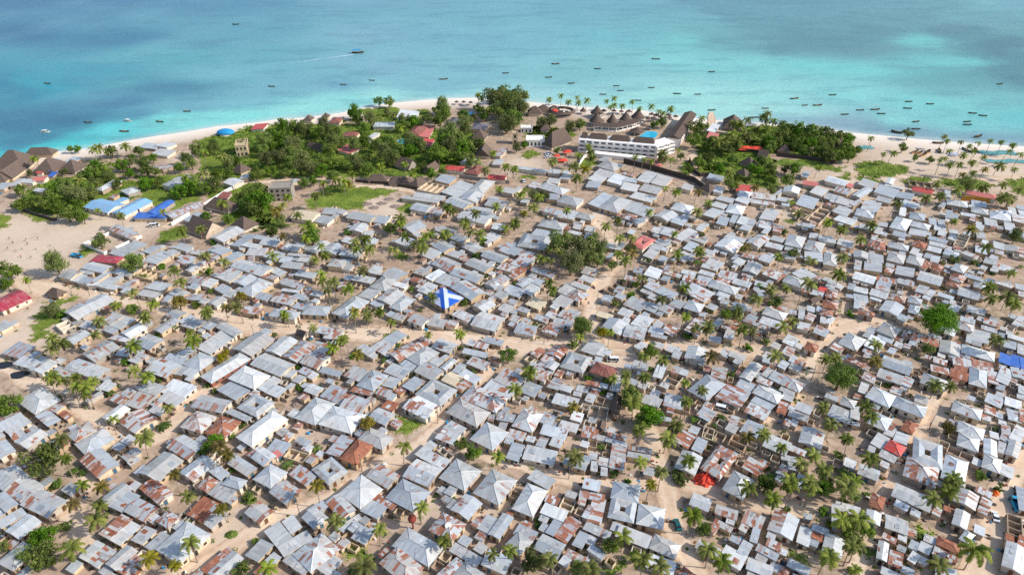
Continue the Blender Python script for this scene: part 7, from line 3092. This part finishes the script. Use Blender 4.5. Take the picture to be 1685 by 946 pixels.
# ================================================================ LABELS: how each thing looks and what it stands beside
MARKS = [('red tarpaulin heap', 1158, 790), ('teal car', 1114, 865), ('lower right white car', 1636, 850), ('red-roofed lower right house', 1473, 738), ('royal blue roofs', 1662, 594), ('huge dark mango tree', 1543, 530), ('bright round mango tree', 1383, 622), ('olive-yellow tree', 1559, 703), ('parked white van', 1187, 673), ('white minibus', 1008, 594), ('yellow flowering tree', 605, 698), ('small green field', 664, 701), ('cream-roofed house', 745, 627), ('pale courtyard house', 947, 612), ('maroon hipped house', 985, 615), ('round roadside mango tree', 958, 540), ('blue-and-white roof', 732, 495), ('tall casuarina grove', 945, 415), ('salmon courtyard roof', 1060, 403), ('crimson hipped roof', 178, 428), ('teal pickup truck', 127, 423), ('long crimson roof', 22, 500), ('white walled yard', 188, 400), ('red ball tank', 680, 868), ('sand crossroads heap', 381, 879), ('long silver schoolhouse', 428, 703), ('brick-walled long house', 372, 608), ('silver pyramid roof', 412, 622), ('red awning roof', 1353, 477), ('white roof tarpaulin', 1650, 356), ('scarlet hipped roof', 1518, 316), ('long salmon roof', 1614, 322), ('ruined yellow walls', 1208, 728), ('thatched barn', 1016, 668), ('rust-brown hipped house', 588, 752), ('red-and-white house', 1222, 310), ('blue school roofs', 205, 338), ('bright blue school roof', 250, 345), ('concrete block', 465, 320), ('open bare field', 610, 335), ('thatched cottages', 660, 298), ('red villa roof', 748, 278), ('lower red roof', 818, 293), ('roundabout', 870, 256), ('huge thatched hall', 915, 235), ('long white hotel', 1010, 250), ('large turquoise pool', 1065, 223), ('cone-roofed towers', 1020, 200), ('ring bar', 924, 188), ('thatched hotel wing', 1120, 220), ('orange-red awnings', 1233, 248), ('big steep hut', 1290, 245), ('two gable huts', 1230, 270), ('pale boat hulls', 1515, 254), ('teal fishing net', 1642, 252), ('blue dome roof', 372, 222), ('grey waterside thatch roofs', 45, 270), ('pink stall', 66, 297), ('villa pool', 662, 234), ('blue-canopied tour boat', 589, 88), ('white motor boat', 210, 200), ('lone shore trees', 628, 165), ('left sand field', 60, 410), ('big left mango-like tree', 68, 755), ('lower right black car', 1673, 810), ('green bushy verge', 415, 822), ('dark bottom left grove', 70, 910), ('left puddles', 20, 609), ('walls of grey ruin', 1490, 303), ('ruined rooms grid', 1335, 355), ('pointed thatch hut', 1163, 315), ('wide blue-grey hall roof', 1000, 345), ('white pyramid roof', 1210, 347), ('red-brown roof row', 1365, 505), ('lane crossroads', 1100, 795), ('palm cluster', 1340, 800), ('courtyard pair', 1590, 770), ('bottom centre pond-green trees', 900, 925), ('main road fork', 830, 568), ('tan market shed', 995, 520), ('small lane tree', 1231, 572), ('wide sand square', 1035, 600), ('red-brown pyramid house', 610, 745), ('lilac beach cloth', 1567, 254), ('far dark reef', 1420, 50), ('mid-sea shallows', 1150, 115)]
MARKS = [m for m in MARKS if m[0] not in ('big left mango-like tree', 'bottom centre pond-green trees', 'courtyard pair', 'palm cluster', 'lane crossroads', 'red-brown pyramid house', 'wide blue-grey hall roof', 'two gable huts', 'big steep hut')] + [('round dark tree at left', 68, 755)]
SEAM = [('far dark reef', 1400, 45), ('pale mid-sea shallows', 1150, 105), ('blue-canopied tour boat', 589, 88), ('white motor boat', 210, 200), ('blue dome roof', 372, 222), ('lone shore trees', 628, 165), ('tall dark beach trees', 826, 170), ('ring bar', 924, 188), ('cone-roofed towers', 1020, 200), ('thatched hotel wing', 1120, 220), ('thick right-hand grove', 1330, 228), ('beach net heaps', 1425, 243), ('pale boat hulls', 1515, 254), ('teal fishing net', 1642, 252), ('grey waterside thatch roofs', 45, 270)]
ORD = ['', 'second ', 'third ', 'fourth ', 'fifth ', 'sixth ', 'seventh ', 'eighth ', 'ninth ', 'tenth ', 'eleventh ', 'twelfth ']
def way(dx, dy):
    if abs(dx) > abs(dy) * 1.4: return 'right of' if dx > 0 else 'left of'
    return 'below' if dy > 0 else 'above'
used = {}; cand = []
for o, words, k, px, rk in LAB:
    if words is None: continue
    pool_ = MARKS if k != 'boat' or px[1] > 222 else SEAM
    ms = sorted(pool_, key=lambda m: hypot(m[1] - px[0], (m[2] - px[1]) * 1.3))
    cand.append((o, words, px, ms))
def dist(m, px): return hypot(m[1] - px[0], (m[2] - px[1]) * 1.3)
cand.sort(key=lambda c: dist(c[3][0], c[2]))
for o, words, px, ms in cand:
    best = None
    for m in ms[:3]:
        key = (words, m[0], way(px[0] - m[1], px[1] - m[2]) if m not in SEAM or px[1] > m[2] else 'offshore from'); n = used.get(key, 0)
        if best is None or n < best[0]: best = (n, key, m)
        if n == 0: break
    n, key, m = best; used[key] = n + 1
    near = dist(m, px) < 34
    if near and n == 0: s = '%s just %s the %s' % (words, key[2], m[0])
    else: s = '%s, %s %s the %s' % (words, 'nearest' if n == 0 else ORD[n].strip() + ' one' if n < len(ORD) else 'farther one', key[2], m[0])
    o['label'] = ' '.join(s.split())
if 0:
    for o in COL.objects:
        if o.parent is None and 'label' in o: print(o.name, '|', o['label'])
